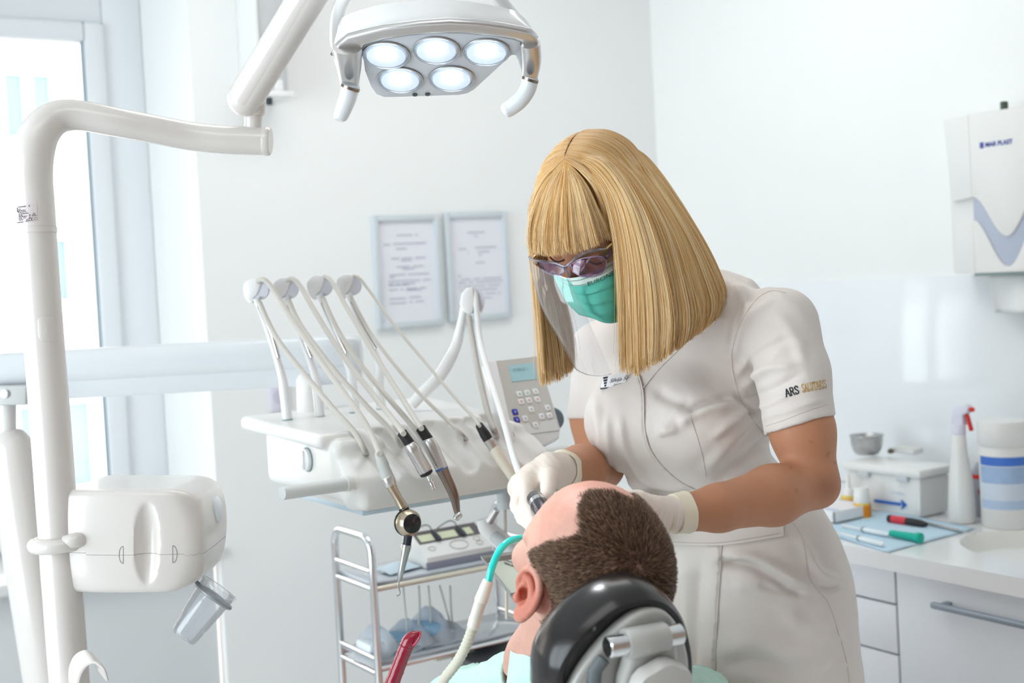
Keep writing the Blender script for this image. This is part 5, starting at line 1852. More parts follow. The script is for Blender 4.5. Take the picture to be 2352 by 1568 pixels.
def hair_mask(L):
    "1 where the man's cropped hair grows; L in head coordinates (forward, left, up)"
    q = az2(L) + np.stack([wnoise(L, 420, 11), wnoise(L, 420, 12)], 1) * .028
    ins = np.zeros(len(q), bool)
    dmin = np.full(len(q), 9.0)
    for i in range(len(_poly)):
        a, b = _poly[i - 1], _poly[i]
        c = ((a[1] > q[:, 1]) != (b[1] > q[:, 1]))
        xi = a[0] + (q[:, 1] - a[1]) * (b[0] - a[0]) / (b[1] - a[1] + 1e-12)
        ins ^= c & (q[:, 0] < xi)
        e = b - a
        t = np.clip(((q - a) @ e) / (e @ e + 1e-12), 0, 1)
        dmin = np.minimum(dmin, np.linalg.norm(q - a - t[:, None] * e, axis=1))
    m = np.clip(.35 + np.where(ins, dmin, -dmin) / .10, 0, 1)
    wl = (L * 1.045) @ A_m + c_m
    m[np.linalg.norm((wl - EARC) * (1, .8, .8), axis=1) < .034] = 0
    m[L[:, 1] < -.084] = 0
    return m


loc_h = (Vh - c_m) @ A_m.T / 1.045
hm = hair_mask(loc_h)
inner = np.clip(1 - np.linalg.norm(loc_h - np.array((-.005, .083, .0)), axis=1) / .03, 0, 1)
redf = (.30 + .12 * wnoise(Vh, 90, 41)) * np.exp(-(((loc_h[:, 0] - .055) / .035) ** 2 + ((loc_h[:, 2] - .085) / .03) ** 2))
earred = np.clip((.040 - np.linalg.norm(Vh - EARC, axis=1)) / .012, 0, 1) * .75
set_tone(man, np.concatenate([hm * .62, np.zeros(len(Vb))]), np.concatenate([np.maximum(redf, earred), np.zeros(len(Vb))]))
# cropped hair
ctr = Vh[Qh].mean(1)
lc_ = (ctr - c_m) @ A_m.T / 1.045
mk_ = hair_mask(lc_)
vis = (Nh[Qh[:, 0]][:, 1] < .35)
prob = np.clip(mk_, 0, 1) ** 1.5 * vis
NHAIR = 42000
idx = RNG.choice(len(Qh), NHAIR, p=prob / prob.sum())
wq = RNG.dirichlet(np.ones(4), NHAIR)
root = (Vh[Qh[idx]] * wq[:, :, None]).sum(1)
nrm = Nh[Qh[idx, 0]]
whorl = c_m + 1.045 * (np.array((-.062, .006, .098)) @ A_m)
fl = root - whorl
fl -= (fl * nrm).sum(1)[:, None] * nrm
dist = np.linalg.norm(fl, axis=1)
fl /= dist[:, None] + 1e-6
sw = np.cross(nrm, fl)
fl = fl + sw * (.55 * np.exp(-dist / .03))[:, None]
lr = lc_[idx]
ln_ = .0054 + .0040 * np.clip((lr[:, 2] - .0) / .08, 0, 1)
ln_ *= np.clip(mk_[idx], .35, 1) * RNG.uniform(.65, 1.2, NHAIR)
lift = np.where(lr[:, 2] > .05, .62, .42)[:, None] + RNG.normal(0, .12, (NHAIR, 1))
d0 = nrm * lift + fl * .8 + RNG.normal(0, .14, (NHAIR, 3))
d0 /= np.linalg.norm(d0, axis=1)[:, None]
d1 = nrm * (lift - .3) + fl + RNG.normal(0, .1, (NHAIR, 3))
d1 /= np.linalg.norm(d1, axis=1)[:, None]
pts = np.stack([root - nrm * .0004, root + d0 * (ln_ * .5)[:, None], root + d0 * (ln_ * .5)[:, None] + d1 * (ln_ * .5)[:, None]], 1)
M_mhair = hair_mat('cropped_brown_hair', [(0, (60, 42, 33)), (.4, (94, 69, 53)), (.75, (128, 98, 76)), (1, (172, 142, 114))], .45)
strands('cropped_hair', W(pts.reshape(-1, 3)).reshape(pts.shape), .00034, .00012, M_mhair, patient)

# bib: creased mint sheet over the shoulders
sc_ = Sculpt(K(860, 1760, 1.9) + (0, -.28, -.1), K(1760, 1440, 1.9) + (0, .45, .02), .005)
sc_.cap(nb + (-.012, .01, -.030), shL + (.01, -.005, .0), .052, .062, .04)
sc_.cap(shL, shL + np.array((-.05, .06, -.12)), .066, .07, .04)
sc_.cap(nb + (.04, .05, -.030), shR + (0, -.005, .0), .05, .064, .04)
sc_.cap(shR, shR + np.array((.05, .06, -.12)), .066, .07, .04)
sc_.cap((shL + shR) / 2 + (0, .03, -.02), chest, .116, .13, .05)
sc_.cap(hpm(-.035, 0, -.05), nb + (nb - hpm(-.035, 0, -.05)) * -.02, .066, .072, .004, 'sub')
sc_.cap(hpm(-.01, .045, -.05), nb + (-.035, .02, -.02), .032, .030, .004, 'sub')
Vc, Qc = sc_.mesh()
Nc = vnormals(Vc, Qc)
fold = np.abs(np.sin(Vc @ np.array((38., 22., -55.)) + 1.6 * wnoise(Vc, 16, 5)))
Vc = Vc + Nc * (.0085 * (1 - fold) ** 2.5 + .003 * wnoise(Vc, 55, 6) + .0012 * wnoise(Vc, 130, 8))[:, None]
_nc = Vc[Qc].mean(1)
_na, _nb2 = hpm(-.035, 0, -.05), nb
_tt = ((_nc - _na) @ (_nb2 - _na)) / ((_nb2 - _na) @ (_nb2 - _na))
_dd = np.linalg.norm(_nc - _na - np.clip(_tt, 0, 1)[:, None] * (_nb2 - _na), axis=1)
Qc = Qc[~((_tt < .93) & (_dd < .092))]
bib = mk('bib', (W(Vc), Qc), mat('mint_bib_paper', (196, 232, 222), .6, var=.03, bump=.25, bscale=260, sss=0), patient, sharp=None)
Gc = []
for x, y, _z in catmull([(1171, 1504, 0), (1178, 1507, 0), (1190, 1511, 0), (1220, 1519, 0), (1250, 1530, 0), (1290, 1546, 0)], 6):
    row = []
    for dy, lf in ((-9, -.002), (-10, .002), (-8, .0035), (4, .004), (14, .0055), (26, .008), (44, .010), (75, .002)):
        k_ = K(x - dy * .12, y + dy + 1.5 * math.sin(x * .15), 1.0)
        h_ = _bvh.ray_cast(Vector(k_ * .5), Vector(unit(k_)))[0]
        row.append((np.array(h_) if h_ else k_ * 1.68) - unit(k_) * lf)
    Gc.append(row)
g_ = grid_geo(Gc)
mk('collar', (W(g_[0]), g_[1]), mat('mint_bib_paper', (196, 232, 222), .6), bib)

# ------------------------------------------------------------------ treatment chair
a_h = unit((.90, .38, .21))
b_h = np.array((0, -.35, .94))
b_h = unit(b_h - a_h * np.dot(a_h, b_h))
n_h = np.cross(a_h, b_h)                      # towards the camera
O_h = K(1455, 1480, 1.475)
aw, bw, nw = (W(v) - EYE for v in (a_h, b_h, n_h))
Ow = W(O_h)
chair = thing('treatment_chair', 'dental treatment chair with black cushioned headrest seen from behind', 'chair', (*(W(K(1380, 1700, 1.95))[:2]), 0))


def HP(px, py, lift=0.0):
    return onplane(px, py, Ow + nw * lift, nw)


cush = catmull([(a, b, 0) for a, b in ((1236, 1600), (1238, 1540), (1250, 1492), (1285, 1440), (1330, 1396), (1385, 1356), (1435, 1338), (1475, 1335), (1515, 1352), (1548, 1392), (1566, 1450), (1572, 1510), (1566, 1580), (1545, 1660), (1480, 1720), (1380, 1730), (1290, 1690), (1236, 1600))], 5)[:-1]
cm_ = cush.mean(0)
G = []
for off, s_ in ((.028, .80), (.034, .86), (.033, .92), (.026, .965), (.014, .992), (.0, 1.0), (-.014, .985), (-.026, .95), (-.034, .88), (-.03, .7), (-.022, .4), (-.018, .02)):
    G.append([HP(cm_[0] + (q[0] - cm_[0]) * s_, cm_[1] + (q[1] - cm_[1]) * s_, 0) + nw * (off - .005) for q in cush] + [HP(cm_[0] + (cush[0][0] - cm_[0]) * s_, cm_[1] + (cush[0][1] - cm_[1]) * s_, 0) + nw * (off - .005)])
G = np.array(G)
V, F = grid_geo(G)
F = list(F) + [tuple(range(G.shape[1] - 1))]
hr = mk('headrest', (V, F), M_blackgloss, chair)
plate = catmull([(a, b, 0) for a, b in ((1278, 1620), (1288, 1580), (1312, 1532), (1350, 1480), (1395, 1432), (1440, 1398), (1478, 1384), (1510, 1388), (1538, 1416), (1556, 1460), (1565, 1510), (1560, 1570), (1540, 1640), (1470, 1690), (1380, 1690), (1310, 1660), (1278, 1620))], 5)[:-1]
M_hplate = mat('headrest_grey', (188, 188, 184), .3, var=.015, coat=.35)
mk('back_plate', prism([HP(q[0], q[1], .018) for q in plate], nw * .018, .005, 3), M_hplate, hr)
# bracket
LB_ = .0365
brk = [(1402, 1700), (1404, 1590), (1410, 1540), (1424, 1500), (1424, 1462), (1432, 1450), (1446, 1444), (1510, 1428), (1528, 1430), (1536, 1444), (1538, 1490), (1548, 1530), (1564, 1570), (1568, 1700)]
mk('bracket', prism([HP(x, y, .037) for x, y in brk], nw * .022, .008, 3), M_hplate, hr)
pa, pb_ = HP(1394, 1487, .052), HP(1564, 1455, .052)
pin = mk('hinge_pin', rod(pa, pb_, [(0, .0102), (.015, .0118), (.985, .0118), (1, .0102)], 32), M_chrome, hr)
mk('hinge_sleeve', rod(HP(1434, 1479, .05), HP(1528, 1461, .05), [(0, .0155), (.04, .017), (.96, .017), (1, .0155)], 32), M_hplate, hr)
for x0, y0, x1, y1 in ((1388, 1456, 1414, 1450), (1518, 1432, 1542, 1430)):
    mk('hinge_lug', prism([HP(x0, y0, .034), HP(x1, y1, .034), HP(x1 + 4, y1 + 16, .034), HP(x0 + 2, y0 + 34, .034)], nw * .016, .004), M_hplate, hr)
kc = HP(1503, 1578, .062)
kn = []
for i in range(14):
    for da in (-.13, .13):
        a = 2 * math.pi * i / 14 + da
        kn.append(kc + .0405 * (1.0 if i % 2 else .955) * (math.cos(a) * aw + math.sin(a) * bw))
mk('adjust_knob', prism(kn, nw * .02, .002), mat('knob_white', (206, 204, 201), .35, coat=.3), hr)
mk('cable_curve', tube(np.array([HP(1385, 1510, .036), HP(1366, 1535, .036), HP(1362, 1568, .036), HP(1366, 1620, .036)]), .009, 10), mat('slate_rubber', (104, 112, 116), .5), hr)
# backrest, seat and base below the picture
up_w = unit(W(shL * .5 + shR * .5) - W(hips))
bx_ = unit(W(shR) - W(shL))
nb_ = unit(np.cross(bx_, up_w))
if nb_[2] > 0:
    nb_ = -nb_
mid = W((shL + shR) / 2 * .5 + belly * .5) + nb_ * .17
mk('backrest', box(mid + up_w * .0, (.22, .34, .045), .04, [bx_, up_w, nb_], 4), M_blackgloss, chair)
sx_ = W(hips) + nb_ * .02
mk('seat', box(np.array((sx_[0], sx_[1], sx_[2] - .19)) - np.array((*(up_w[:2] * .25), 0)), (.23, .36, .05), .04, [unit((bx_[0], bx_[1], 0)), unit((-bx_[1], bx_[0], 0)), (0, 0, 1)], 4), M_blackgloss, chair)
bz = np.array((sx_[0], sx_[1], 0.0))
mk('pedestal', join(lathe(bz, (0, 0, 1), [(0, .28), (.02, .28), (.05, .2), (.12, .12), (sx_[2] - .22, .11)], 36)), M_plastic, chair)
mk('neck_bar', tube(np.array([HP(1480, 1700, .03), mid + up_w * .28 + nb_ * .02, mid + up_w * .1 + nb_ * .03]), .02, 14), M_grey, chair)

# saliva ejector in the patient's mouth, and the red suction tip
se = thing('saliva_ejector', 'pale suction handpiece with ribbed hose and bright teal bent tip at the man\'s cheek', 'suction', P(1090, 1420, 1.66))
tip = pathP([(1122, 1337, 1.66), (1128, 1310, 1.66), (1138, 1282, 1.665), (1152, 1258, 1.67), (1170, 1243, 1.68), (1196, 1236, 1.70), (1240, 1238, 1.72)], 8)
mk('bent_tip', tube(tip, 8.6 * 1.66 / FPX, 18), mat('teal_clear', (0, 226, 218), .08, var=.05, trans=.1, coat=.8), se)
Sx = 1.66 / FPX
mk('nozzle', rod(P(1122, 1332, 1.66), P(1104, 1382, 1.66), [(0, 9 * Sx), (.02, 12 * Sx), (.1, 13 * Sx), (.9, 16 * Sx), (1, 15 * Sx)], 28), M_cream, se)
mk('valve_body', rod(P(1105, 1378, 1.66), P(1092, 1420, 1.66), [(0, 13 * Sx), (.1, 14 * Sx), (1, 14 * Sx)], 28), mat('pale_cream', (218, 216, 206), .4), se)
mk('valve_ring', rod(P(1092, 1419, 1.66), P(1086, 1442, 1.66), [(0, 14.6 * Sx), (.9, 14.6 * Sx), (1, 12 * Sx)], 28), M_cream, se)
rb = pathP([(1087, 1438, 1.66), (1076, 1468, 1.665), (1062, 1500, 1.675), (1043, 1530, 1.69), (1020, 1560, 1.71), (985, 1620, 1.76)], 14)
rr_ = np.array([(11.6 if i % 4 else 12.8) * Sx for i in range(len(rb))])
mk('ribbed_hose', tube(rb, rr_, 20), mat('ribbed_hose_sand', (206, 204, 188), .5), se)
su = thing('suction_tip', 'dark red suction tube with a slanted flared end at the bottom edge', 'suction', P(905, 1568, 1.9))
S19 = 1.9 / FPX
c_ = catmull([(880, 1640, 1.9, 17), (893, 1590, 1.9, 17), (906, 1555, 1.9, 16.5), (920, 1518, 1.9, 16), (932, 1488, 1.9, 16), (940, 1472, 1.9, 17), (950, 1463, 1.9, 15.5), (960, 1456, 1.9, 10), (966, 1451, 1.9, 4)], 10)
M_red = mat('dark_red_plastic', (142, 14, 46), .18, var=.06, coat=.5)
p_ = np.array([P(a, b, d) for a, b, d, r in c_])
mk('tube', tube(p_, c_[:, 3] * S19 * np.where((np.arange(len(c_)) % 6 == 0) & (np.arange(len(c_)) < 45), 1.05, 1.0), 22), M_red, su)
mk('mouth_rim', tube(np.array([P(966, 1451, 1.895), P(964, 1462, 1.885), P(956, 1475, 1.885), P(948, 1482, 1.89)]), .0014, 8), mat('red_edge', (190, 60, 90), .2), su)
# ------------------------------------------------------------------ the woman: head, arms, torso
A_w = frame((-.38, -.55, -.74), (.87, -.49, -.08), (-.319, -.674, .665))
c_w = K(1368, 500, 1.985)
pw = K(1735, 1400, 2.14)
pel = W(pw)
woman = thing('person', 'blonde woman in white uniform, mask and gloves, bending over the patient', 'person', (pel[0], pel[1], 0))


def kr(px, py, d, r):
    return K(px, py, d), r * d / FPX


def capx(s, a, b, k=.015, op='add'):
    (p, r), (q, t) = kr(*a), kr(*b)
    s.cap(p, q, r, t, k, op)


# skin: head, neck, arms (hands are inside the gloves)
sw_ = Sculpt(K(1150, 1260, 1.9) * (1, 0, 1) + (0, 1.68, 0), K(1960, 380, 2.0) * (1, 0, 1) + (0, 2.3, .06), .0036)
hpw = head_shape(sw_, c_w, A_w, .97, ears=(1, -1))
sw_.cap(hpw(-.03, 0, -.05), K(1545, 735, 2.10), .05, .06, .03)
capx(sw_, (1545, 760, 2.12, 70), (1590, 950, 2.15, 80), .02)
capx(sw_, (1560, 760, 2.09, 60), (1800, 750, 1.975, 55), .02)
capx(sw_, (1500, 770, 2.12, 60), (1375, 805, 2.19, 50), .02)
capx(sw_, (1800, 750, 1.975, 62), (1843, 990, 1.94, 70), .02)
capx(sw_, (1843, 990, 1.94, 70), (1868, 1106, 1.92, 57), .02)
capx(sw_, (1866, 1108, 1.92, 56), (1775, 1137, 1.875, 67), .015)
capx(sw_, (1775, 1137, 1.875, 67), (1650, 1166, 1.82, 52), .015)
capx(sw_, (1650, 1166, 1.82, 52), (1556, 1180, 1.79, 41), .015)
capx(sw_, (1882, 1120, 1.925, 40), (1850, 1100, 1.915, 50), .012)
capx(sw_, (1375, 805, 2.19, 58), (1376, 960, 2.19, 62), .02)
capx(sw_, (1376, 960, 2.19, 62), (1378, 1066, 2.15, 52), .02)
capx(sw_, (1380, 1072, 2.15, 52), (1335, 1080, 2.05, 56), .015)
capx(sw_, (1335, 1080, 2.05, 56), (1276, 1079, 1.938, 34), .015)
V1, Q1 = sw_.mesh()
# hips, legs and feet, hidden by the dress and the chair
leg = []
for sd in (-1, 1):
    hipj = pel + RT * .085 * sd + FW * (-.03 * sd)
    knee = np.array((hipj[0] * .9 + pel[0] * .1 - .02, hipj[1], .47))
    ank = np.array((knee[0], knee[1] + .02, .085))
    leg.append((hipj, knee, ank))
sl2 = Sculpt(np.minimum(leg[0][2], leg[1][2]) * (1, 1, 0) - (.2, .3, 0), np.maximum(leg[0][0], leg[1][0]) + (.2, .2, .35), .008)
for hipj, knee, ank in leg:
    sl2.cap(hipj - (0, 0, .1), knee, .062, .05, .02)
    sl2.cap(knee, ank, .052, .034, .02)
    sl2.cap(ank, ank + (-.03, -.1, -.05), .034, .026, .02)
sl2.cap(pel, W(K(1600, 950, 2.13)), .08, .08, .02)
for hipj, knee, ank in leg:
    sl2.cap(pel, hipj - (0, 0, .1), .07, .065, .03)
V2, Q2 = sl2.mesh()
M_skin_w = two_tone('skin_woman', (192, 135, 102), (150, 96, 70), .5, sss=.1, var=.06, vscale=40, bump=.22, bscale=520, rgb3=(196, 120, 96))
g_ = join((W(V1), Q1), (V2, Q2))
wb_ = mk('body', g_, M_skin_w, woman, sharp=None)
px_ = CX + V1[:, 0] / V1[:, 1] * FPX
py_ = CY - V1[:, 2] / V1[:, 1] * FPX
tn = .6 * np.exp(-((px_ - 1900) / 30) ** 2 - ((py_ - 1118) / 32) ** 2)
for mx_, my_ in ((1816, 1073), (1903, 1040), (1900, 1046), (1830, 1128), (1862, 1015), (1918, 1063)):
    tn = np.maximum(tn, .8 * np.exp(-((px_ - mx_) ** 2 + (py_ - my_) ** 2) / 12.0))
set_tone(wb_, np.concatenate([tn, np.zeros(len(V2))]))
for sd in (0, 1):
    a_ = leg[sd][2]
    sh_ = Sculpt(a_ - (.1, .22, .09), a_ + (.1, .1, .06), .004)
    sh_.cap(a_ + (-.005, .02, -.045), a_ + (-.035, -.13, -.055), .042, .038, .02)
    sh_.half((0, 0, .004), (0, 0, -1), .004)
    sh_.cap(a_ + (0, .005, .06), a_ + (0, .005, -.02), .036, .036, .004, 'sub')
    mk('shoe', sh_.mesh(), M_white, woman, sharp=None)

# ------------------------------------------------------------------ dress
sd_ = Sculpt(K(1280, 1400, 2.1) * (1, 0, 0) + (0, 1.76, K(0, 2150, 2.15)[2] - .02), K(2010, 560, 2.1) * (1, 0, 1) + (0, 2.46, .0), .0036)
lc2 = unit((.80, -.58, .12))
uc2 = unit(np.array((-.28, -.15, .95)) - lc2 * np.dot((-.28, -.15, .95), lc2))
fc2 = np.cross(lc2, uc2)
AC = np.array([lc2, fc2, uc2])
sd_.ell(K(1568, 880, 2.13), (.150, .10, .17), AC, .03)
sd_.ell(K(1612, 735, 2.13), (.12, .078, .085), AC, .04)
capx(sd_, (1590, 745, 2.08, 88), (1795, 738, 1.98, 74), .035)
capx(sd_, (1560, 760, 2.1, 80), (1378, 806, 2.19, 60), .035)
sd_.ell(K(1582, 975, 2.035), (.078, .066, .075), AC, .035)
sd_.ell(K(1440, 970, 2.08), (.072, .062, .075), AC, .035)
capx(sd_, (1565, 950, 2.13, 165), (1625, 1140, 2.145, 158), .04)
LP = np.array([unit((.86, -.5, 0)), unit((-.5, -.86, 0)), (0, 0, 1.0)])
sd_.ell(K(1660, 1205, 2.145), (.125, .105, .09), LP, .05)
sd_.ell(K(1722, 1345, 2.145), (.165, .13, .20), LP, .05)
sd_.ell(K(1752, 1570, 2.15), (.165, .13, .28), LP, .05)
sd_.ell(K(1775, 1800, 2.15), (.165, .13, .30), LP, .04)
sd_.ell(K(1775, 2000, 2.15), (.155, .125, .30), LP, .04)
sd_.half((0, 0, K(0, 2110, 2.15)[2]), (0, 0, -1), .003)
# left sleeve (right in the picture)
hl = K(1838, 978, 1.94)
nL = unit((.27, -.20, -.94))
sd_.cap(K(1795, 752, 1.985), K(1822, 860, 1.962), .0545, .0555, .022)
aL = unit(hl - K(1822, 860, 1.962))
sd_.cap(K(1822, 860, 1.962), hl + aL * .05, .0555, .0545, .012)
# crease of the armhole
bx = K(1838, 1010, 1.94)
sd_.half(hl, nL, .0025, bx - (.056, .09, .06), bx + (.085, .09, .06))
# right sleeve (left in the picture)
hr_ = K(1374, 972, 2.19)
nR = unit((-.15, -.15, -.98))
sd_.cap(K(1385, 812, 2.19), hr_ + nR * .03, .052, .0515, .025)
bx = K(1340, 1015, 2.19)
sd_.half(hr_, nR, .0025, bx - (.06, .09, .035), K(1362, 960, 2.19) + (.0, .08, .02))
# neck opening
sd_.cap(hpw(-.03, 0, -.06), K(1530, 730, 2.09), .056, .056, .006, 'sub')
Vd, Qd = sd_.mesh()


def pix(V):
    return CX + V[:, 0] / V[:, 1] * FPX, CY - V[:, 2] / V[:, 1] * FPX


def polydist(px, py, poly):
    poly = catmull([(a, b, 0) for a, b in poly], 6)[:, :2]
    d = np.full(len(px), 1e9)
    sgn = np.zeros(len(px))
    tt = np.zeros(len(px))
    n = len(poly) - 1
    for i in range(n):
        a, b = poly[i], poly[i + 1]
        e = b - a
        L = e @ e
        t = np.clip(((px - a[0]) * e[0] + (py - a[1]) * e[1]) / (L + 1e-9), 0, 1)
        dx, dy = px - a[0] - t * e[0], py - a[1] - t * e[1]
        q = np.hypot(dx, dy)
        m = q < d
        d[m] = q[m]
        sgn[m] = np.sign(e[0] * (py[m] - a[1]) - e[1] * (px[m] - a[0]))
        tt[m] = (i + t[m]) / n
    return d, sgn, tt


def relief(V, Q, folds, steps=(), noise=(), passes=1):
    N = vnormals(V, Q)
    px, py = pix(V)
    front = np.clip(-(N * (V / np.linalg.norm(V, axis=1)[:, None])).sum(1) * 3 + .3, 0, 1)
    disp = np.zeros(len(V))
    for poly, w, amp in folds:
        d, sg, t = polydist(px, py, poly)
        disp += front * 2.2 * amp * np.exp(-(d / w) ** 2) * np.clip(np.sin(np.pi * np.clip(t * .9 + .05, 0, 1)) * 1.8, 0, 1)
    for poly, w, amp, side in steps:
        d, sg, t = polydist(px, py, poly)
        inside = (sg * side > 0) & (d < w * 6) & (t > .001) & (t < .999)
        disp += front * amp * inside * np.exp(-(d / (w * 3)) ** 2)
    for sc, amp, seed in noise:
        disp += amp * wnoise(V, sc, seed)
    return V + N * disp[:, None]


mmq = .001
folds = [
    # sleeve
    ([(1700, 890), (1760, 850), (1830, 838)], 9, 3.2 * mmq), ([(1690, 860), (1740, 800), (1800, 770)], 10, 2.6 * mmq), ([(1706, 915), (1760, 900), (1840, 860)], 8, -2.5 * mmq),
    ([(1716, 940), (1760, 930), (1815, 905)], 7, 2.2 * mmq), ([(1690, 800), (1712, 740), (1770, 690)], 9, 2.5 * mmq), ([(1730, 870), (1800, 800), (1860, 790)], 14, 2 * mmq),
    ([(1750, 960), (1820, 940), (1890, 915)], 6, 1.8 * mmq), ([(1780, 720), (1820, 770), (1850, 850)], 14, 2 * mmq), ([(1830, 880), (1870, 890), (1900, 880)], 6, 1.2 * mmq),
    # under the bust towards the armpit
    ([(1580, 950), (1620, 925), (1690, 908)], 10, -5 * mmq), ([(1560, 975), (1600, 945), (1680, 925)], 13, 5.0 * mmq), ([(1640, 1000), (1690, 960), (1720, 930)], 10, 3.5 * mmq),
    ([(1620, 1075), (1680, 1010), (1730, 960)], 14, 4 * mmq), ([(1650, 1100), (1720, 1040), (1770, 1000)], 12, -3.5 * mmq), ([(1540, 1000), (1535, 975), (1570, 930)], 14, 3.5 * mmq),
    ([(1690, 905), (1712, 930), (1735, 960)], 7, -4 * mmq), ([(1510, 1000), (1530, 985), (1560, 985)], 10, 3 * mmq), ([(1505, 895), (1540, 915), (1590, 925)], 16, -3 * mmq),
    # front panel, left
    ([(1395, 960), (1400, 1030), (1395, 1080)], 9, 3.2 * mmq), ([(1370, 920), (1380, 1000), (1385, 1060)], 10, 3 * mmq), ([(1425, 960), (1440, 1040), (1500, 1120)], 10, 3 * mmq), ([(1350, 960), (1360, 1030), (1390, 1090)], 8, -2.5 * mmq),
    ([(1410, 1060), (1450, 1110), (1500, 1132)], 8, 3 * mmq), ([(1450, 1060), (1510, 1115), (1570, 1130)], 9, 2.5 * mmq),
    # back and shoulder
    ([(1660, 640), (1710, 690), (1720, 760)], 12, 3.0 * mmq), ([(1640, 740), (1680, 690), (1720, 655)], 12, 3 * mmq), ([(1680, 800), (1690, 720), (1740, 670)], 10, -3.2 * mmq), ([(1700, 640), (1760, 660), (1810, 690)], 8, 1.5 * mmq),
    # skirt
    ([(1655, 1295), (1720, 1300), (1770, 1325), (1835, 1360)], 11, -7 * mmq), ([(1660, 1272), (1730, 1280), (1790, 1310), (1850, 1345)], 14, 5 * mmq), ([(1680, 1345), (1760, 1340), (1840, 1360)], 22, 3.5 * mmq),
    ([(1740, 1340), (1790, 1355), (1850, 1362)], 10, -4 * mmq), ([(1860, 1290), (1890, 1320), (1925, 1330)], 10, 4 * mmq), ([(1880, 1345), (1910, 1350), (1935, 1345)], 8, -3 * mmq),
    ([(1665, 1490), (1740, 1470), (1820, 1500), (1900, 1480)], 26, 4 * mmq), ([(1660, 1530), (1740, 1520), (1830, 1560)], 18, -4 * mmq), ([(1800, 1400), (1850, 1440), (1920, 1430)], 20, 3 * mmq),
    ([(1565, 1290), (1580, 1380), (1590, 1500)], 18, 4 * mmq), ([(1610, 1300), (1600, 1420), (1590, 1560)], 14, -3.5 * mmq), ([(1880, 1480), (1905, 1460), (1940, 1470)], 9, 2.5 * mmq),
    ([(1890, 1540), (1920, 1520), (1950, 1530)], 9, 2.5 * mmq), ([(1830, 1230), (1850, 1260), (1870, 1290)], 12, 3 * mmq),
    # belt dents
    ([(1480, 1140), (1560, 1150), (1640, 1140)], 6, -2.5 * mmq), ([(1460, 1125), (1540, 1133), (1600, 1128)], 7, -3.0 * mmq),
]
wrap_edge = [(1452, 820), (1470, 870), (1478, 910), (1480, 980), (1492, 1030), (1524, 1075), (1566, 1110), (1610, 1132)]
neck_edge = [(1650, 690), (1610, 745), (1560, 800), (1515, 845), (1478, 890)]
skirt_edge = [(1657, 1252), (1652, 1340), (1645, 1450), (1639, 1570), (1636, 1700)]
steps = [(wrap_edge, 14, 3.2 * mmq, 1), (skirt_edge, 14, 5.5 * mmq, 1)]
Vd = relief(Vd, Qd, folds, steps, [(26, .0016, 21), (60, .0006, 22)])
M_coat = mat('uniform_cotton', (228, 220, 215), .82, var=.012, vscale=30, bump=.12, bscale=900)
coat = mk('dress', (W(Vd), Qd), M_coat, woman, sharp=None)
_cb = BVHTree.FromPolygons([Vector(v) for v in Vd], Qd.tolist())


def drape(px, py, lift=.001, bv=None, default=2.0):
    k_ = K(px, py, 1.0)
    u_ = unit(k_)
    h_ = (bv or _cb).ray_cast(Vector(k_ * .5), Vector(u_))
    if h_[0] is None:
        return K(px, py, default)
    return np.array(h_[0]) - u_ * lift


def drape_line(poly, r, name, material, parent, lift=.0004, n=10, seg=6):
    c = catmull([(a, b, 0) for a, b in poly], n)
    p = np.array([drape(a, b, lift) for a, b, _ in c])
    p[1:-1] = (p[:-2] + 2 * p[1:-1] + p[2:]) / 4
    return mk(name, tube(W(p), r, seg), material, parent)


M_seam = mat('seam_thread', (214, 203, 194), .85)
drape_line(wrap_edge, .0011, 'lapel_hem', M_coat, coat, .001)
drape_line(neck_edge, .0013, 'lapel_hem', M_coat, coat, .001)
drape_line([(1805, 672), (1770, 668), (1735, 690), (1705, 735), (1685, 790), (1680, 830), (1690, 885), (1712, 935), (1738, 975), (1762, 1002)], .0007, 'seam', M_seam, coat)
drape_line([(1812, 1190), (1838, 1225), (1850, 1275), (1858, 1325), (1880, 1355), (1905, 1390), (1925, 1450), (1945, 1520), (1952, 1580)], .0008, 'seam', M_seam, coat)
drape_line([(1583, 952), (1600, 1000), (1614, 1050), (1622, 1095)], .0006, 'seam', M_seam, coat)
drape_line([(1752, 1000), (1752, 982), (1800, 965), (1850, 945), (1902, 928)], .0005, 'seam', M_seam, coat)
drape_line(skirt_edge[:-1], .0008, 'skirt_edge', M_coat, coat, .001)
# belt
G = []
for x in np.linspace(1440, 1800, 40):
    yt = np.interp(x, [1440, 1480, 1600, 1700, 1800], [1140, 1142, 1140, 1130, 1120])
    yb = np.interp(x, [1440, 1480, 1600, 1660, 1720, 1800], [1245, 1247, 1253, 1252, 1244, 1230])
    row = [drape(x, yt, -.003), drape(x, yt + 1, .0035)]
    for t in (.25, .5, .75):
        row.append(drape(x, yt + (yb - yt) * t, .0045))
    row += [drape(x, yb - 8, .005), drape(x, yb, .0055), drape(x, yb + 1, -.003)]
    G.append(row)
G = np.array(G)
G[1:-1] = (G[:-2] + 2 * G[1:-1] + G[2:]) / 4
g_ = grid_geo(G)
belt = mk('belt', (W(g_[0]), g_[1]), M_coat, coat)
drape_line([(1450, 1238), (1560, 1245), (1660, 1245), (1790, 1224)], .0005, 'seam', M_seam, belt, .0062)
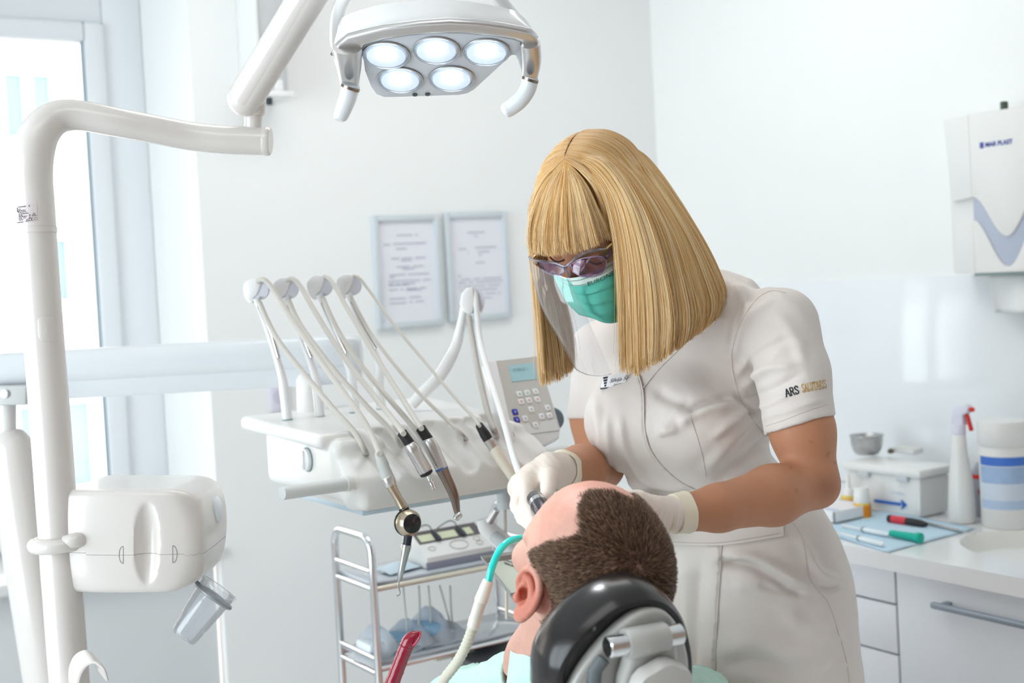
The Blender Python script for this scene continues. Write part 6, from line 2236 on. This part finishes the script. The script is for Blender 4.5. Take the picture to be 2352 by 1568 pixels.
# left front fold of skirt panel
# sleeve hem band
# embroidered lettering (own slab-serif strokes)
GL = {'A': ([[(0, 0), (.5, 1)], [(.5, 1), (1, 0)], [(.2, .36), (.8, .36)]], [(-.12, .17), (.8, 1.15)]),
      'R': ([[(.15, 0), (.15, 1)], [(.15, 1), (.55, 1), (.8, .9), (.85, .74), (.78, .58), (.55, .5), (.15, .5)], [(.5, .5), (.95, 0)]], [(-.02, .34), (.82, 1.1)]),
      'S': ([[(.85, .75), (.82, .95), (.5, 1.03), (.2, .92), (.16, .74), (.32, .58), (.68, .44), (.86, .27), (.78, .07), (.48, -.03), (.18, .04), (.13, .26)]], []),
      'L': ([[(.2, 0), (.2, 1)], [(.2, 0), (.85, 0), (.88, .25)]], [(.02, .38)]),
      'U': ([[(.15, 1), (.15, .3), (.25, .08), (.5, -.02), (.75, .08), (.85, .3), (.85, 1)]], [(-.02, .32, 1), (.68, 1.02, 1)]),
      'T': ([[(.5, 0), (.5, 1)], [(.02, .78), (.05, 1), (.95, 1), (.98, .78)]], [(.3, .7)]),
      'I': ([[(.5, 0), (.5, 1)]], [(.28, .72), (.28, .72, 1)])}


def stitch(word, x0, y0, x1, y1, hgt, wd, name, material):
    gs = []
    n = len(word)
    ax_ = np.array((x1 - x0, y1 - y0), float)
    L = np.linalg.norm(ax_)
    ax_ /= L
    ay_ = np.array((ax_[1], -ax_[0])) + ax_ * .0
    wid = np.array([.55 if c == 'I' else 1.0 for c in word])
    adv = L / wid.sum()
    pos = np.concatenate([[0], np.cumsum(wid)[:-1]]) * adv
    for c, p0, ww in zip(word, pos, wid):
        st, sf = GL[c]
        lines = [list(q) for q in st]
        for q in sf:
            y = q[2] if len(q) > 2 else 0
            lines.append([(q[0], y), (q[1], y)])
        for ln in lines:
            pp = []
            for a, b in zip(ln[:-1], ln[1:]):
                for t in np.linspace(0, 1, 4)[:-1]:
                    pp.append((a[0] + (b[0] - a[0]) * t, a[1] + (b[1] - a[1]) * t))
            pp.append(ln[-1])
            off = (.0 if ww == 1 else -.22)
            P2 = [np.array((x0, y0)) + ax_ * (p0 + (a + off) * adv * .86) + ay_ * b * hgt for a, b in pp]
            pts3 = np.array([drape(q[0], q[1], .0006) for q in P2])
            gs.append(tube(W(pts3), wd, 6))
    return mk(name, join(*gs), material, coat)


stitch('ARS', 1806, 911, 1838, 902, 17.5, .00085, 'lettering', mat('black_thread', (40, 46, 50), .7))
stitch('SALUTARIS', 1843, 901, 1901, 890, 19, .00040, 'lettering', mat('gold_thread', (196, 152, 52), .6))
# name badge
def BD(px, py, lift=0.0):
    return onplane(px, py, W(drape(1405, 880, .006)), unit(W(drape(1405, 880)) * 0 - FW * .92 - RT * .3)) - FW * lift


bd = mk('name_badge', prism([BD(x, y) for x, y in ((1386, 865), (1442, 855), (1436, 884), (1379, 891))], FW * .003, .0006), mat('badge_white', (240, 241, 243), .3, coat=.4), woman)
mk('badge_edge', prism([BD(x, y, -.0005) for x, y in ((1379, 889), (1436, 882), (1434, 887), (1379, 894))], FW * .003), M_dark, bd, smooth=False)
for y0, w0 in ((866, 6.5), (872, 5.5), (878, 4.0), (884, 2.6)):
    mk('tooth_mark', prism([BD(x, y, .0006) for x, y in ((1390 - w0 * .8, y0), (1390 + w0, y0 - 2), (1390 + w0 * .8, y0 + 2.4), (1390 - w0 * .6, y0 + 4.6))], FW * .0004), M_dark, bd, smooth=False)
o_ = BD(1399, 879, .0008)
ux_ = unit(BD(1436, 872) - BD(1399, 879))
uy_ = unit(BD(1401, 868) - BD(1399, 879))
mk('lettering', join(text_geo('Silvija \u0160e', 13 * 2.05 / FPX, o_, ux_, uy_, shear=.4), text_geo('dentist', 7 * 2.05 / FPX, BD(1408, 886, .0008), ux_, uy_, shear=.3)), mat('badge_ink', (60, 66, 90), .7), bd, smooth=False)

# ------------------------------------------------------------------ gloves
M_glove = mat('latex_glove', (238, 226, 216), .42, var=.02, vscale=30, bump=.1, bscale=200, sss=.08)
M_cuff = mat('latex_roll', (238, 228, 206), .45)


def glove(wr, cuff, fingers, thumb, name, rip=1.0):
    allp = np.concatenate([[wr[:3]]] + [np.array([f[:3] for f in fg]) for fg in fingers + [thumb]])
    kk = np.array([K(*q) for q in allp])
    s = Sculpt(kk.min(0) - .05, kk.max(0) + .05, .0016)
    w0, rw = kr(*wr)
    if cuff is not None:
        c0, rc = kr(*cuff)
        s.cap(c0, w0, rc, rw, .012)
    for fg in fingers:
        m0, r0 = kr(*fg[0])
        s.cap(w0, m0, rw * .78, r0 * 1.25, .014)
    for a, b in zip(fingers[:-1], fingers[1:]):
        s.cap(kr(*a[0])[0], kr(*b[0])[0], kr(*a[0])[1], kr(*b[0])[1], .012)
        mm_ = (w0 + kr(*a[0])[0] + kr(*b[0])[0]) / 3
        s.cap(mm_, (kr(*a[0])[0] + kr(*b[0])[0]) / 2, rw * .75, kr(*a[0])[1], .015)
    for fg in fingers:
        for a, b in zip(fg[:-1], fg[1:]):
            (p, r), (q, t) = kr(*a), kr(*b)
            s.cap(p, q, r, t, .0035)
    t0 = kr(*thumb[0])
    s.cap(w0, t0[0], rw * .7, t0[1], .012)
    for a, b in zip(thumb[:-1], thumb[1:]):
        (p, r), (q, t) = kr(*a), kr(*b)
        s.cap(p, q, r, t, .004)
    V, Q = s.mesh()
    N = vnormals(V, Q)
    dw = np.linalg.norm(V - w0, axis=1)
    V = V + N * (.0005 * wnoise(V, 120, 31) + .0009 * rip * np.exp(-(dw / .045) ** 2) * np.sin(V @ unit(w0 - kr(*fingers[1][0])[0]) * 700 + 2 * wnoise(V, 60, 32)))[:, None]
    return mk(name, (W(V), Q), M_glove, woman, sharp=None)


def cuff_ring(c, axis, r, w, name, parent, material=None, flare=1.06, seed=0):
    axis = unit(axis)
    e1_ = unit(np.cross(axis, (0, 1, .2)))
    e2_ = np.cross(axis, e1_)
    G = []
    for i in range(40):
        a = 2 * math.pi * i / 40
        d = math.cos(a) * e1_ + math.sin(a) * e2_
        wob = 1 + .03 * math.sin(3 * a + seed) + .015 * math.sin(7 * a)
        G.append([c - axis * w * .5 + d * r * .97 * wob, c - axis * w * .45 + d * r * 1.05 * wob, c + axis * w * .1 * math.sin(5 * a) + d * r * 1.08 * wob, c + axis * w * .45 + d * r * (flare + .03) * wob,
                  c + axis * w * .55 + d * r * (flare + .06) * wob, c + axis * w * .56 + d * r * (flare - .03) * wob, c + axis * w * .3 + d * r * wob])
    g = grid_geo(G, closed_u=True)
    return mk(name, (W(g[0]), g[1]), material or M_cuff, parent)


gr = glove((1262, 1078, 1.925, 35), (1294, 1081, 1.972, 47),
           [[(1209, 1106, 1.89, 17), (1207, 1160, 1.862, 15.5), (1221, 1187, 1.838, 13), (1240, 1206, 1.82, 10)],
            [(1196, 1112, 1.905, 16), (1187, 1164, 1.885, 14.5), (1199, 1192, 1.86, 12.5), (1217, 1211, 1.84, 10)],
            [(1190, 1120, 1.925, 15), (1184, 1160, 1.912, 13), (1194, 1184, 1.892, 11.5), (1208, 1200, 1.875, 9)],
            [(1192, 1128, 1.942, 12), (1188, 1154, 1.938, 11), (1194, 1174, 1.925, 10), (1204, 1187, 1.912, 8)]],
           [(1262, 1092, 1.89, 21), (1259, 1115, 1.872, 17.5), (1256, 1138, 1.855, 15)], 'glove', rip=.25)
cuff_ring(K(1287, 1081, 1.958), K(1330, 1080, 2.05) - K(1262, 1078, 1.925), 45 * 1.95 / FPX, .006, 'cuff', gr, seed=1)
mk('thumb_crease', tube(W(np.array([K(1246, 1144, 1.842), K(1255, 1149, 1.842), K(1266, 1147, 1.844)])), .0006, 6), mat('crease_tan', (206, 178, 160), .6), gr)
gl = glove((1556, 1180, 1.79, 40), None,
           [[(1452, 1162, 1.755, 17), (1415, 1148, 1.752, 15), (1395, 1142, 1.74, 13), (1372, 1140, 1.725, 11)],
            [(1446, 1180, 1.762, 17), (1405, 1170, 1.765, 15), (1382, 1164, 1.755, 13), (1358, 1160, 1.74, 11)],
            [(1450, 1198, 1.77, 16), (1412, 1192, 1.775, 14), (1390, 1186, 1.77, 12), (1368, 1182, 1.76, 10)],
            [(1458, 1212, 1.78, 13), (1428, 1208, 1.788, 12), (1408, 1204, 1.785, 10), (1390, 1200, 1.78, 8)]],
           [(1505, 1158, 1.752, 20), (1468, 1142, 1.74, 16), (1436, 1136, 1.73, 13)], 'glove')
cuff_ring(K(1560, 1179, 1.792), K(1640, 1168, 1.82) - K(1556, 1180, 1.79), 43.5 * 1.79 / FPX, .021, 'cuff', gl, flare=1.08, seed=2)
cuff_ring(K(1527, 1182, 1.782), K(1640, 1168, 1.82) - K(1556, 1180, 1.79), 39.5 * 1.78 / FPX, .0028, 'wrinkle', gl, M_cuff, 1.0, 3)
# the handpiece she holds in the patient's mouth
hp_ = thing('held_handpiece', 'dark metal handpiece held in the woman\'s gloved hand at the patient\'s mouth', 'handpiece', P(1238, 1160, 1.80))
mk('body', rod(P(1226, 1140, 1.835), P(1258, 1190, 1.76), [(0, .009), (.1, .0125), (.5, .0135), (.8, .012), (1, .008)], 28), mat('gunmetal', (92, 90, 98), .22, .9, var=.05), hp_)
mk('ring', rod(P(1236, 1155, 1.812), P(1240, 1162, 1.802), [(0, .0138), (1, .0138)], 28), M_chrome, hp_)
mk('neck', rod(P(1258, 1190, 1.76), P(1272, 1205, 1.73), [(0, .007), (1, .004)]), M_chrome, hp_)

# ------------------------------------------------------------------ mask, glasses, visor
rows = [[(1262, 618, 1.935), (1290, 637, 1.905), (1312, 640, 1.878), (1340, 634, 1.866), (1382, 614, 1.872), (1427, 588, 1.90), (1466, 568, 1.94)],
        [(1270, 632, 1.94), (1303, 657, 1.898), (1324, 662, 1.872), (1350, 659, 1.859), (1390, 643, 1.865), (1430, 622, 1.892), (1470, 608, 1.93)],
        [(1282, 655, 1.94), (1318, 676, 1.895), (1338, 688, 1.870), (1362, 690, 1.858), (1395, 682, 1.865), (1432, 668, 1.89), (1468, 655, 1.93)],
        [(1300, 690, 1.94), (1334, 704, 1.90), (1352, 714, 1.876), (1374, 720, 1.866), (1402, 718, 1.872), (1432, 708, 1.893), (1464, 698, 1.925)],
        [(1330, 722, 1.945), (1362, 730, 1.915), (1378, 737, 1.896), (1393, 741, 1.888), (1410, 741, 1.890), (1432, 736, 1.903), (1455, 728, 1.925)]]
rows = [catmull(r, 6) for r in rows]
cols = np.array([catmull(np.array([r[j] for r in rows]), 9) for j in range(len(rows[0]))])     # [j][t]
G = np.array([[K(*q) for q in c] for c in cols])
npl = G.shape[1]
tt_ = np.linspace(0, 1, npl)
saw = (tt_ * 5.2) % 1.0
edge_ = np.clip((len(G) - 6 - np.arange(len(G))) / 10, 0, 1)[:, None]
G[:, :, 1] -= (.0034 * saw * ((tt_ > .28) & (tt_ < .95)))[None, :] * edge_
G[:, :, 2] -= (.0008 * saw)[None, :] * edge_
g_ = grid_geo(G)
M_mask = mat('mint_mask', (94, 196, 178), .8, var=.03, vscale=60, bump=.25, bscale=700)
mask = mk('face_mask', (W(g_[0]), g_[1]), M_mask, woman, sharp=60)
md = mask.modifiers.new('thickness', 'SOLIDIFY')
md.thickness = .0012
md.offset = 0
_mb = BVHTree.FromPolygons([Vector(v) for v in g_[0]], g_[1])
band = [[G[j, 0] + (0, -.0012, .0012), G[j, 0] + (0, -.0014, 0), G[j, 3] * .6 + G[j, 2] * .4 + (0, -.0014, 0), G[j, 6] * .5 + G[j, 7] * .5 + (0, -.0014, 0), G[j, 7] + (0, -.0012, 0)] for j in range(G.shape[0])]
g2 = grid_geo(band)
bnd = mk('binding', (W(g2[0]), g2[1]), mat('mask_binding', (216, 232, 224), .8, var=.02), mask)
for rowk in (2, 6):
    gs = []
    for j in range(2, G.shape[0] - 1):
        a, b = G[j, rowk] + (0, -.0022, 0), G[j + 1, rowk] + (0, -.0022, 0)
        for t in (0, .34, .67):
            gs.append(tube(W(np.array([a + (b - a) * t, a + (b - a) * (t + .2)])), .00045, 5))
    mk('stitch_row', join(*gs), mat('stitch_green', (120, 160, 150), .8), bnd, kind='stuff')
txt = text_geo('EURONDA', 1.0, (0, 0, 0), (1, 0, 0), (0, 1, 0))
tv = txt[0]
wT = tv[:, 0].max()
Vt = []
for x, y, z in tv:
    u = x / wT
    px = 1349 + u * 78
    py = 657 - u * 38 - y * 13 + 4 * math.sin(u * 3)
    Vt.append(drape(px + y * -2.0, py, .0026, _mb, 1.86))
mk('lettering', (W(np.array(Vt)), txt[1]), mat('mask_ink', (44, 96, 90), .8), mask, smooth=False)

M_clearf = clear_mat('clear_frame', (226, 224, 238), .10, .05)
M_purple = mat('tortoise_frame', (74, 44, 66), .2, var=.3, vscale=300, coat=.5)
gls = mk('glasses', tube(W(np.array([K(*q) for q in catmull([(1392, 592, 1.868), (1400, 585, 1.862), (1412, 571, 1.868), (1428, 556, 1.885), (1450, 545, 1.92)], 6)])), .0042, 12, flat=.6), M_purple, woman)
rim2 = catmull([(1312, 608, 1.872), (1330, 596, 1.862), (1352, 591, 1.857), (1376, 589, 1.858), (1391, 597, 1.864), (1391, 612, 1.866), (1384, 624, 1.864), (1362, 634, 1.860), (1335, 634, 1.863), (1316, 624, 1.870)], 4)
rim1 = catmull([(1238, 602, 1.915), (1252, 604, 1.905), (1275, 608, 1.892), (1292, 614, 1.882), (1296, 624, 1.880), (1286, 632, 1.884), (1264, 630, 1.897), (1246, 620, 1.91)], 4)
for rm in (rim1, rim2):
    R3 = W(np.array([K(*q) for q in rm]))
    fr_ = mk('rim', tube(R3, .0009, 8, closed=True), mat('lilac_rim', (168, 148, 190), .2, coat=.5), gls)
    mk('lens', ngon(R3), clear_mat('tinted_lens', (232, 206, 226), .05, .03), fr_, smooth=False)
    md = fr_.children[0].modifiers.new('thickness', 'SOLIDIFY')
    md.thickness = .0012
mk('bridge', tube(W(np.array([K(*q) for q in catmull([(1294, 616, 1.880), (1303, 610, 1.872), (1313, 609, 1.870)], 5)])), .0013, 8), mat('lilac_rim', (168, 148, 190), .2), gls)
mk('temple', tube(W(np.array([K(1238, 603, 1.914), K(1232, 600, 1.93), K(1228, 594, 1.96)])), .003, 8), M_purple, gls)
# clear visor frame with gold hinges and hanging shield
vs = mk('visor_frame', tube(W(np.array([K(*q) for q in catmull([(1216, 590, 1.92), (1228, 598, 1.895), (1250, 600, 1.875), (1280, 606, 1.858), (1297, 612, 1.85), (1308, 604, 1.846), (1325, 590, 1.842), (1350, 578, 1.84), (1375, 573, 1.842), (1392, 571, 1.85)], 6)])), .0021, 10), M_clearf, woman)
mk('nose_bridge', tube(W(np.array([K(*q) for q in catmull([(1297, 612, 1.85), (1303, 622, 1.848), (1307, 634, 1.85)], 5)])), .0026, 8), M_clearf, vs)
mk('hinge', tube(W(np.array([K(1390, 572, 1.851), K(1402, 562, 1.856), K(1420, 546, 1.875)])), .0017, 8), mat('gold_hinge', (214, 196, 150), .2, 1.0), vs)
mk('hinge', tube(W(np.array([K(1225, 594, 1.9), K(1229, 588, 1.902), K(1232, 585, 1.91)])), .0019, 8), mat('gold_hinge', (214, 196, 150), .2, 1.0), vs)
R_ = [[(1216, 592, 1.935), (1224, 604, 1.900), (1244, 617, 1.876), (1266, 627, 1.862), (1284, 632, 1.853), (1298, 636, 1.848), (1308, 636, 1.846)],
      [(1224, 640, 1.93), (1234, 655, 1.898), (1256, 668, 1.874), (1282, 678, 1.858), (1304, 684, 1.850), (1322, 688, 1.846), (1333, 688, 1.846)],
      [(1244, 705, 1.93), (1256, 722, 1.900), (1278, 735, 1.878), (1304, 744, 1.862), (1328, 749, 1.855), (1348, 752, 1.852), (1359, 752, 1.853)],
      [(1276, 765, 1.93), (1288, 782, 1.904), (1306, 794, 1.885), (1330, 802, 1.871), (1352, 807, 1.865), (1372, 809, 1.864), (1384, 808, 1.866)],
      [(1316, 838, 1.935), (1324, 848, 1.914), (1338, 856, 1.898), (1354, 861, 1.888), (1372, 863, 1.883), (1390, 862, 1.882), (1404, 858, 1.884)]]
R_ = np.array([catmull(r, 6) for r in R_])
G = np.array([catmull(R_[:, j], 6) for j in range(R_.shape[1])])
G3 = np.array([[K(*q) for q in r] for r in G])
g_ = grid_geo(G3)
vz = mk('shield', (W(g_[0]), g_[1]), clear_mat('visor_sheet', (252, 252, 254), .05, .06, milk=.13), vs)
mk('shield_edge', tube(W(np.concatenate([G3[0], G3[:, -1]])), .0005, 6), M_clearf, vz)
# eyes: dark lashes and brow line behind the glasses
for sd in (1, -1):
    la_p = [hpw(.0895 - .006 * t * t, .033 * sd + t * .0145, -.0035 - .0035 * (1 - t * t)) for t in np.linspace(-1, 1, 13)]
    e_ = mk('eyelash', tube(W(np.array([p + (.004 * A_w[0]) for p in la_p])), .0014, 6), mat('lash_brown', (60, 40, 34), .7), woman)
    mk('eyebrow', tube(W(np.array([hpw(.097 - .012 * abs(t + .1 * sd), .032 * sd + t * .021, .021 + .003 * (1 - t * t)) for t in np.linspace(-1, 1, 9)])), [.0008, .0016, .002, .002, .002, .002, .0018, .0014, .0006], 8), mat('brow_brown', (150, 108, 72), .8), woman)

# ------------------------------------------------------------------ long blonde hair
HR = {
    'right': [
        [(1300, 378, 1.905), (1345, 392, 1.882), (1385, 450, 1.866), (1410, 555, 1.862), (1420, 700, 1.872), (1424, 862, 1.895)],
        [(1302, 366, 1.905), (1362, 378, 1.876), (1420, 455, 1.855), (1452, 585, 1.852), (1462, 715, 1.864), (1466, 866, 1.885)],
        [(1308, 352, 1.912), (1395, 372, 1.876), (1462, 478, 1.852), (1502, 615, 1.85), (1516, 730, 1.862), (1512, 838, 1.88)],
        [(1318, 340, 1.925), (1425, 378, 1.893), (1508, 500, 1.868), (1552, 640, 1.866), (1566, 735, 1.874), (1556, 808, 1.888)],
        [(1332, 328, 1.945), (1452, 376, 1.928), (1552, 515, 1.908), (1602, 640, 1.905), (1618, 715, 1.912), (1598, 772, 1.92)],
        [(1352, 318, 1.97), (1474, 368, 1.97), (1582, 515, 1.965), (1640, 630, 1.965), (1654, 690, 1.97), (1634, 742, 1.975)],
        [(1385, 313, 2.01), (1488, 362, 2.03), (1594, 520, 2.04), (1648, 630, 2.04), (1652, 690, 2.045), (1625, 735, 2.05)]],
    'left': [
        [(1300, 372, 1.905), (1262, 396, 1.905), (1228, 450, 1.93), (1216, 520, 1.965), (1226, 640, 1.985), (1234, 760, 1.99), (1242, 898, 1.99)],
        [(1302, 366, 1.91), (1268, 390, 1.93), (1236, 450, 1.97), (1228, 560, 2.0), (1248, 680, 2.005), (1262, 780, 2.005), (1272, 884, 2.0)],
        [(1306, 358, 1.93), (1272, 388, 1.97), (1242, 450, 2.01), (1240, 570, 2.03), (1272, 690, 2.03), (1292, 780, 2.025), (1302, 868, 2.02)],
        [(1312, 350, 1.95), (1280, 388, 2.01), (1252, 460, 2.05), (1262, 580, 2.06), (1296, 690, 2.055), (1312, 770, 2.05), (1314, 850, 2.045)]],
    'fringe': [
        [(1296, 376, 1.902), (1248, 420, 1.905), (1216, 500, 1.905), (1216, 582, 1.905)],
        [(1298, 374, 1.9), (1260, 430, 1.885), (1236, 515, 1.88), (1236, 592, 1.884)],
        [(1300, 372, 1.9), (1280, 435, 1.873), (1268, 520, 1.862), (1272, 594, 1.866)],
        [(1302, 372, 1.9), (1304, 432, 1.866), (1308, 515, 1.854), (1316, 588, 1.858)],
        [(1304, 373, 1.9), (1326, 428, 1.864), (1345, 505, 1.852), (1362, 575, 1.854)],
        [(1306, 375, 1.9), (1344, 422, 1.868), (1376, 495, 1.86), (1402, 558, 1.864)]],
    'temple': [
        [(1302, 374, 1.9), (1330, 392, 1.884), (1362, 428, 1.878), (1384, 478, 1.88), (1396, 540, 1.884)],
        [(1302, 372, 1.9), (1340, 393, 1.88), (1376, 434, 1.872), (1398, 488, 1.872), (1408, 550, 1.876)],
        [(1302, 370, 1.9), (1346, 391, 1.879), (1386, 446, 1.866), (1409, 500, 1.866), (1416, 560, 1.868)]],
    'crown': [
        [(1296, 368, 1.905), (1262, 398, 1.915), (1232, 448, 1.945), (1220, 500, 1.975)],
        [(1304, 350, 1.915), (1272, 378, 1.945), (1240, 440, 1.985), (1230, 500, 2.01)],
        [(1318, 336, 1.935), (1296, 356, 1.975), (1262, 420, 2.03), (1250, 490, 2.05)],
        [(1335, 325, 1.955), (1326, 340, 2.0), (1300, 400, 2.07), (1290, 480, 2.09)]],
}


def surf(guides, ns, nt):
    g = np.array([catmull(np.array(q), 10) for q in guides])
    # resample along t
    t0 = np.linspace(0, 1, g.shape[1])
    t1 = np.linspace(0, 1, nt)
    g = np.stack([[np.interp(t1, t0, row[:, k]) for k in range(3)] for row in g]).transpose(0, 2, 1)
    s_ = np.array([catmull(g[:, j], 12) for j in range(nt)]).transpose(1, 0, 2)
    s0 = np.linspace(0, 1, s_.shape[0])
    out = np.stack([[np.interp(ns, s0, s_[:, j, k]) for k in range(3)] for j in range(nt)])
    return out.transpose(2, 0, 1)


def KG(g):
    return np.stack([(g[..., 0] - CX) / FPX * g[..., 2], g[..., 2], (CY - g[..., 1]) / FPX * g[..., 2]], -1)


CE_, CR_ = hpw(-.014, 0, .032), np.array((.104, .083, .094))


def push_out(P3, lift):
    "keep hair outside the skull cap"
    q = ((P3 - CE_) @ A_w.T) / CR_
    n = np.linalg.norm(q, axis=-1, keepdims=True)
    need = 1 + lift / .094
    q = np.where(n < need, q / (n + 1e-9) * need, q)
    return (q * CR_) @ A_w + CE_


cap_s = Sculpt(c_w - .16, c_w + .16, .004)
cap_s.ell(hpw(-.014, 0, .032), np.array((.104, .083, .094)), A_w, .01)
cap_s.ell(hpw(-.05, 0, -.03), np.array((.06, .07, .08)), A_w, .03)
cap_s.half(hpw(.045, 0, .05), A_w[0] * .9 - A_w[2] * .43, .01)
capg = cap_s.mesh()
geos = [(W(capg[0]), capg[1])]
for nm, dep in (('right', .007), ('left', .007), ('fringe', .003), ('crown', .005)):
    g = surf(HR[nm], np.linspace(.03, .97, 40), 27)[:, :(22 if nm == 'fringe' else 26)]
    g[:, :, 2] += dep
    if nm == 'right':
        # comb-tooth ends so the solid stays behind the strands
        g[:, -1, 1] -= 14 + 8 * np.sin(np.arange(40) * 2.1)
    gg = grid_geo(push_out(KG(g), .0005))
    geos.append((W(gg[0]), gg[1]))
M_hbase = mat('hair_base', (168, 120, 66), .6, var=.25, vscale=60)  # darker than the strands; shade between the clumps is put into this colour
hair = mk('hair', join(*geos), M_hbase, woman, sharp=None)
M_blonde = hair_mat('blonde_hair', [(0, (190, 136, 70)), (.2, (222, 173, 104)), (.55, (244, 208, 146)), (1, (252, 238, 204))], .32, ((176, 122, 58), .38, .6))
ALL = []
for nm, N, npt, dj, sj in (('right', 11500, 16, .0075, 3.0), ('left', 4200, 16, .008, 3.0), ('fringe', 4200, 12, .0045, 3.0), ('crown', 2600, 12, .004, 2.5), ('temple', 1900, 12, .003, 2.0)):
    s_ = RNG.random(N)
    nclump = {'right': 70, 'left': 26, 'fringe': 34, 'crown': 24, 'temple': 14}[nm]
    cl = (np.floor(s_ * nclump) + .5) / nclump
    g = surf(HR[nm], s_, npt)                       # (N, npt, 3)
    gc = surf(HR[nm], cl, npt)
    t = np.linspace(0, 1, npt)[None, :, None]
    rc = np.random.default_rng(3)
    off = rc.normal(0, 1, (nclump + 1, 2))
    ci = np.clip(np.floor(s_ * nclump).astype(int), 0, nclump)
    g = g + (gc - g) * (.48 * t ** 1.2)
    tw = np.clip(t * 1.2, 0, 1)
    g[:, :, 0] += (off[ci, 0][:, None] * sj * tw[:, :, 0] + RNG.normal(0, 2.2, (N, 1)) * (.4 + tw[:, :, 0]))
    dd = RNG.random(N) ** 1.4
    g[:, :, 2] += ((dd - .35) * dj)[:, None] * np.clip(.35 + t[:, :, 0] * 1.4, 0, 1) + (off[ci, 1] * .0028)[:, None] * tw[:, :, 0]
    # wave and fly-aways
    ph = RNG.uniform(0, 6.28, (N, 1))
    am = np.abs(RNG.normal(0, 1.4, (N, 1)))
    g[:, :, 0] += am * np.sin(t[:, :, 0] * 5 + ph) * tw[:, :, 0]
    fly = (RNG.random(N) < .03)
    g[fly, :, 0] += (RNG.normal(0, 10, fly.sum())[:, None]) * t[:, :, 0] ** 2
    # uneven ends
    cut = 1 - np.abs(RNG.normal(0, .04, N)) - (RNG.random(N) < .15) * RNG.uniform(0, .18, N) - np.abs(off[ci, 0]) * .022
    if nm == 'fringe':
        cut -= np.abs(RNG.normal(0, .05, N))
    if nm in ('crown',):
        cut = np.clip(cut, .9, 1)
    K3 = push_out(KG(g), RNG.uniform(.001, .006, (N, 1, 1)) + (.004 if nm == 'temple' else 0))
    idxf = np.linspace(0, 1, npt)[None, :] * cut[:, None] * (npt - 1)
    i0 = np.clip(np.floor(idxf).astype(int), 0, npt - 2)
    fr = (idxf - i0)[..., None]
    ar = np.arange(N)[:, None]
    K3 = K3[ar, i0] * (1 - fr) + K3[ar, i0 + 1] * fr
    if npt != 16:
        tt0 = np.linspace(0, npt - 1, 16)
        i0 = np.clip(np.floor(tt0).astype(int), 0, npt - 2)
        fr = (tt0 - i0)[None, :, None]
        K3 = K3[:, i0] * (1 - fr) + K3[:, i0 + 1] * fr
    ALL.append(K3)
K3 = np.concatenate(ALL)
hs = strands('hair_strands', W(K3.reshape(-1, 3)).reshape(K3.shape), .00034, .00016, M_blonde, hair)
# pale wisps between visor and chest
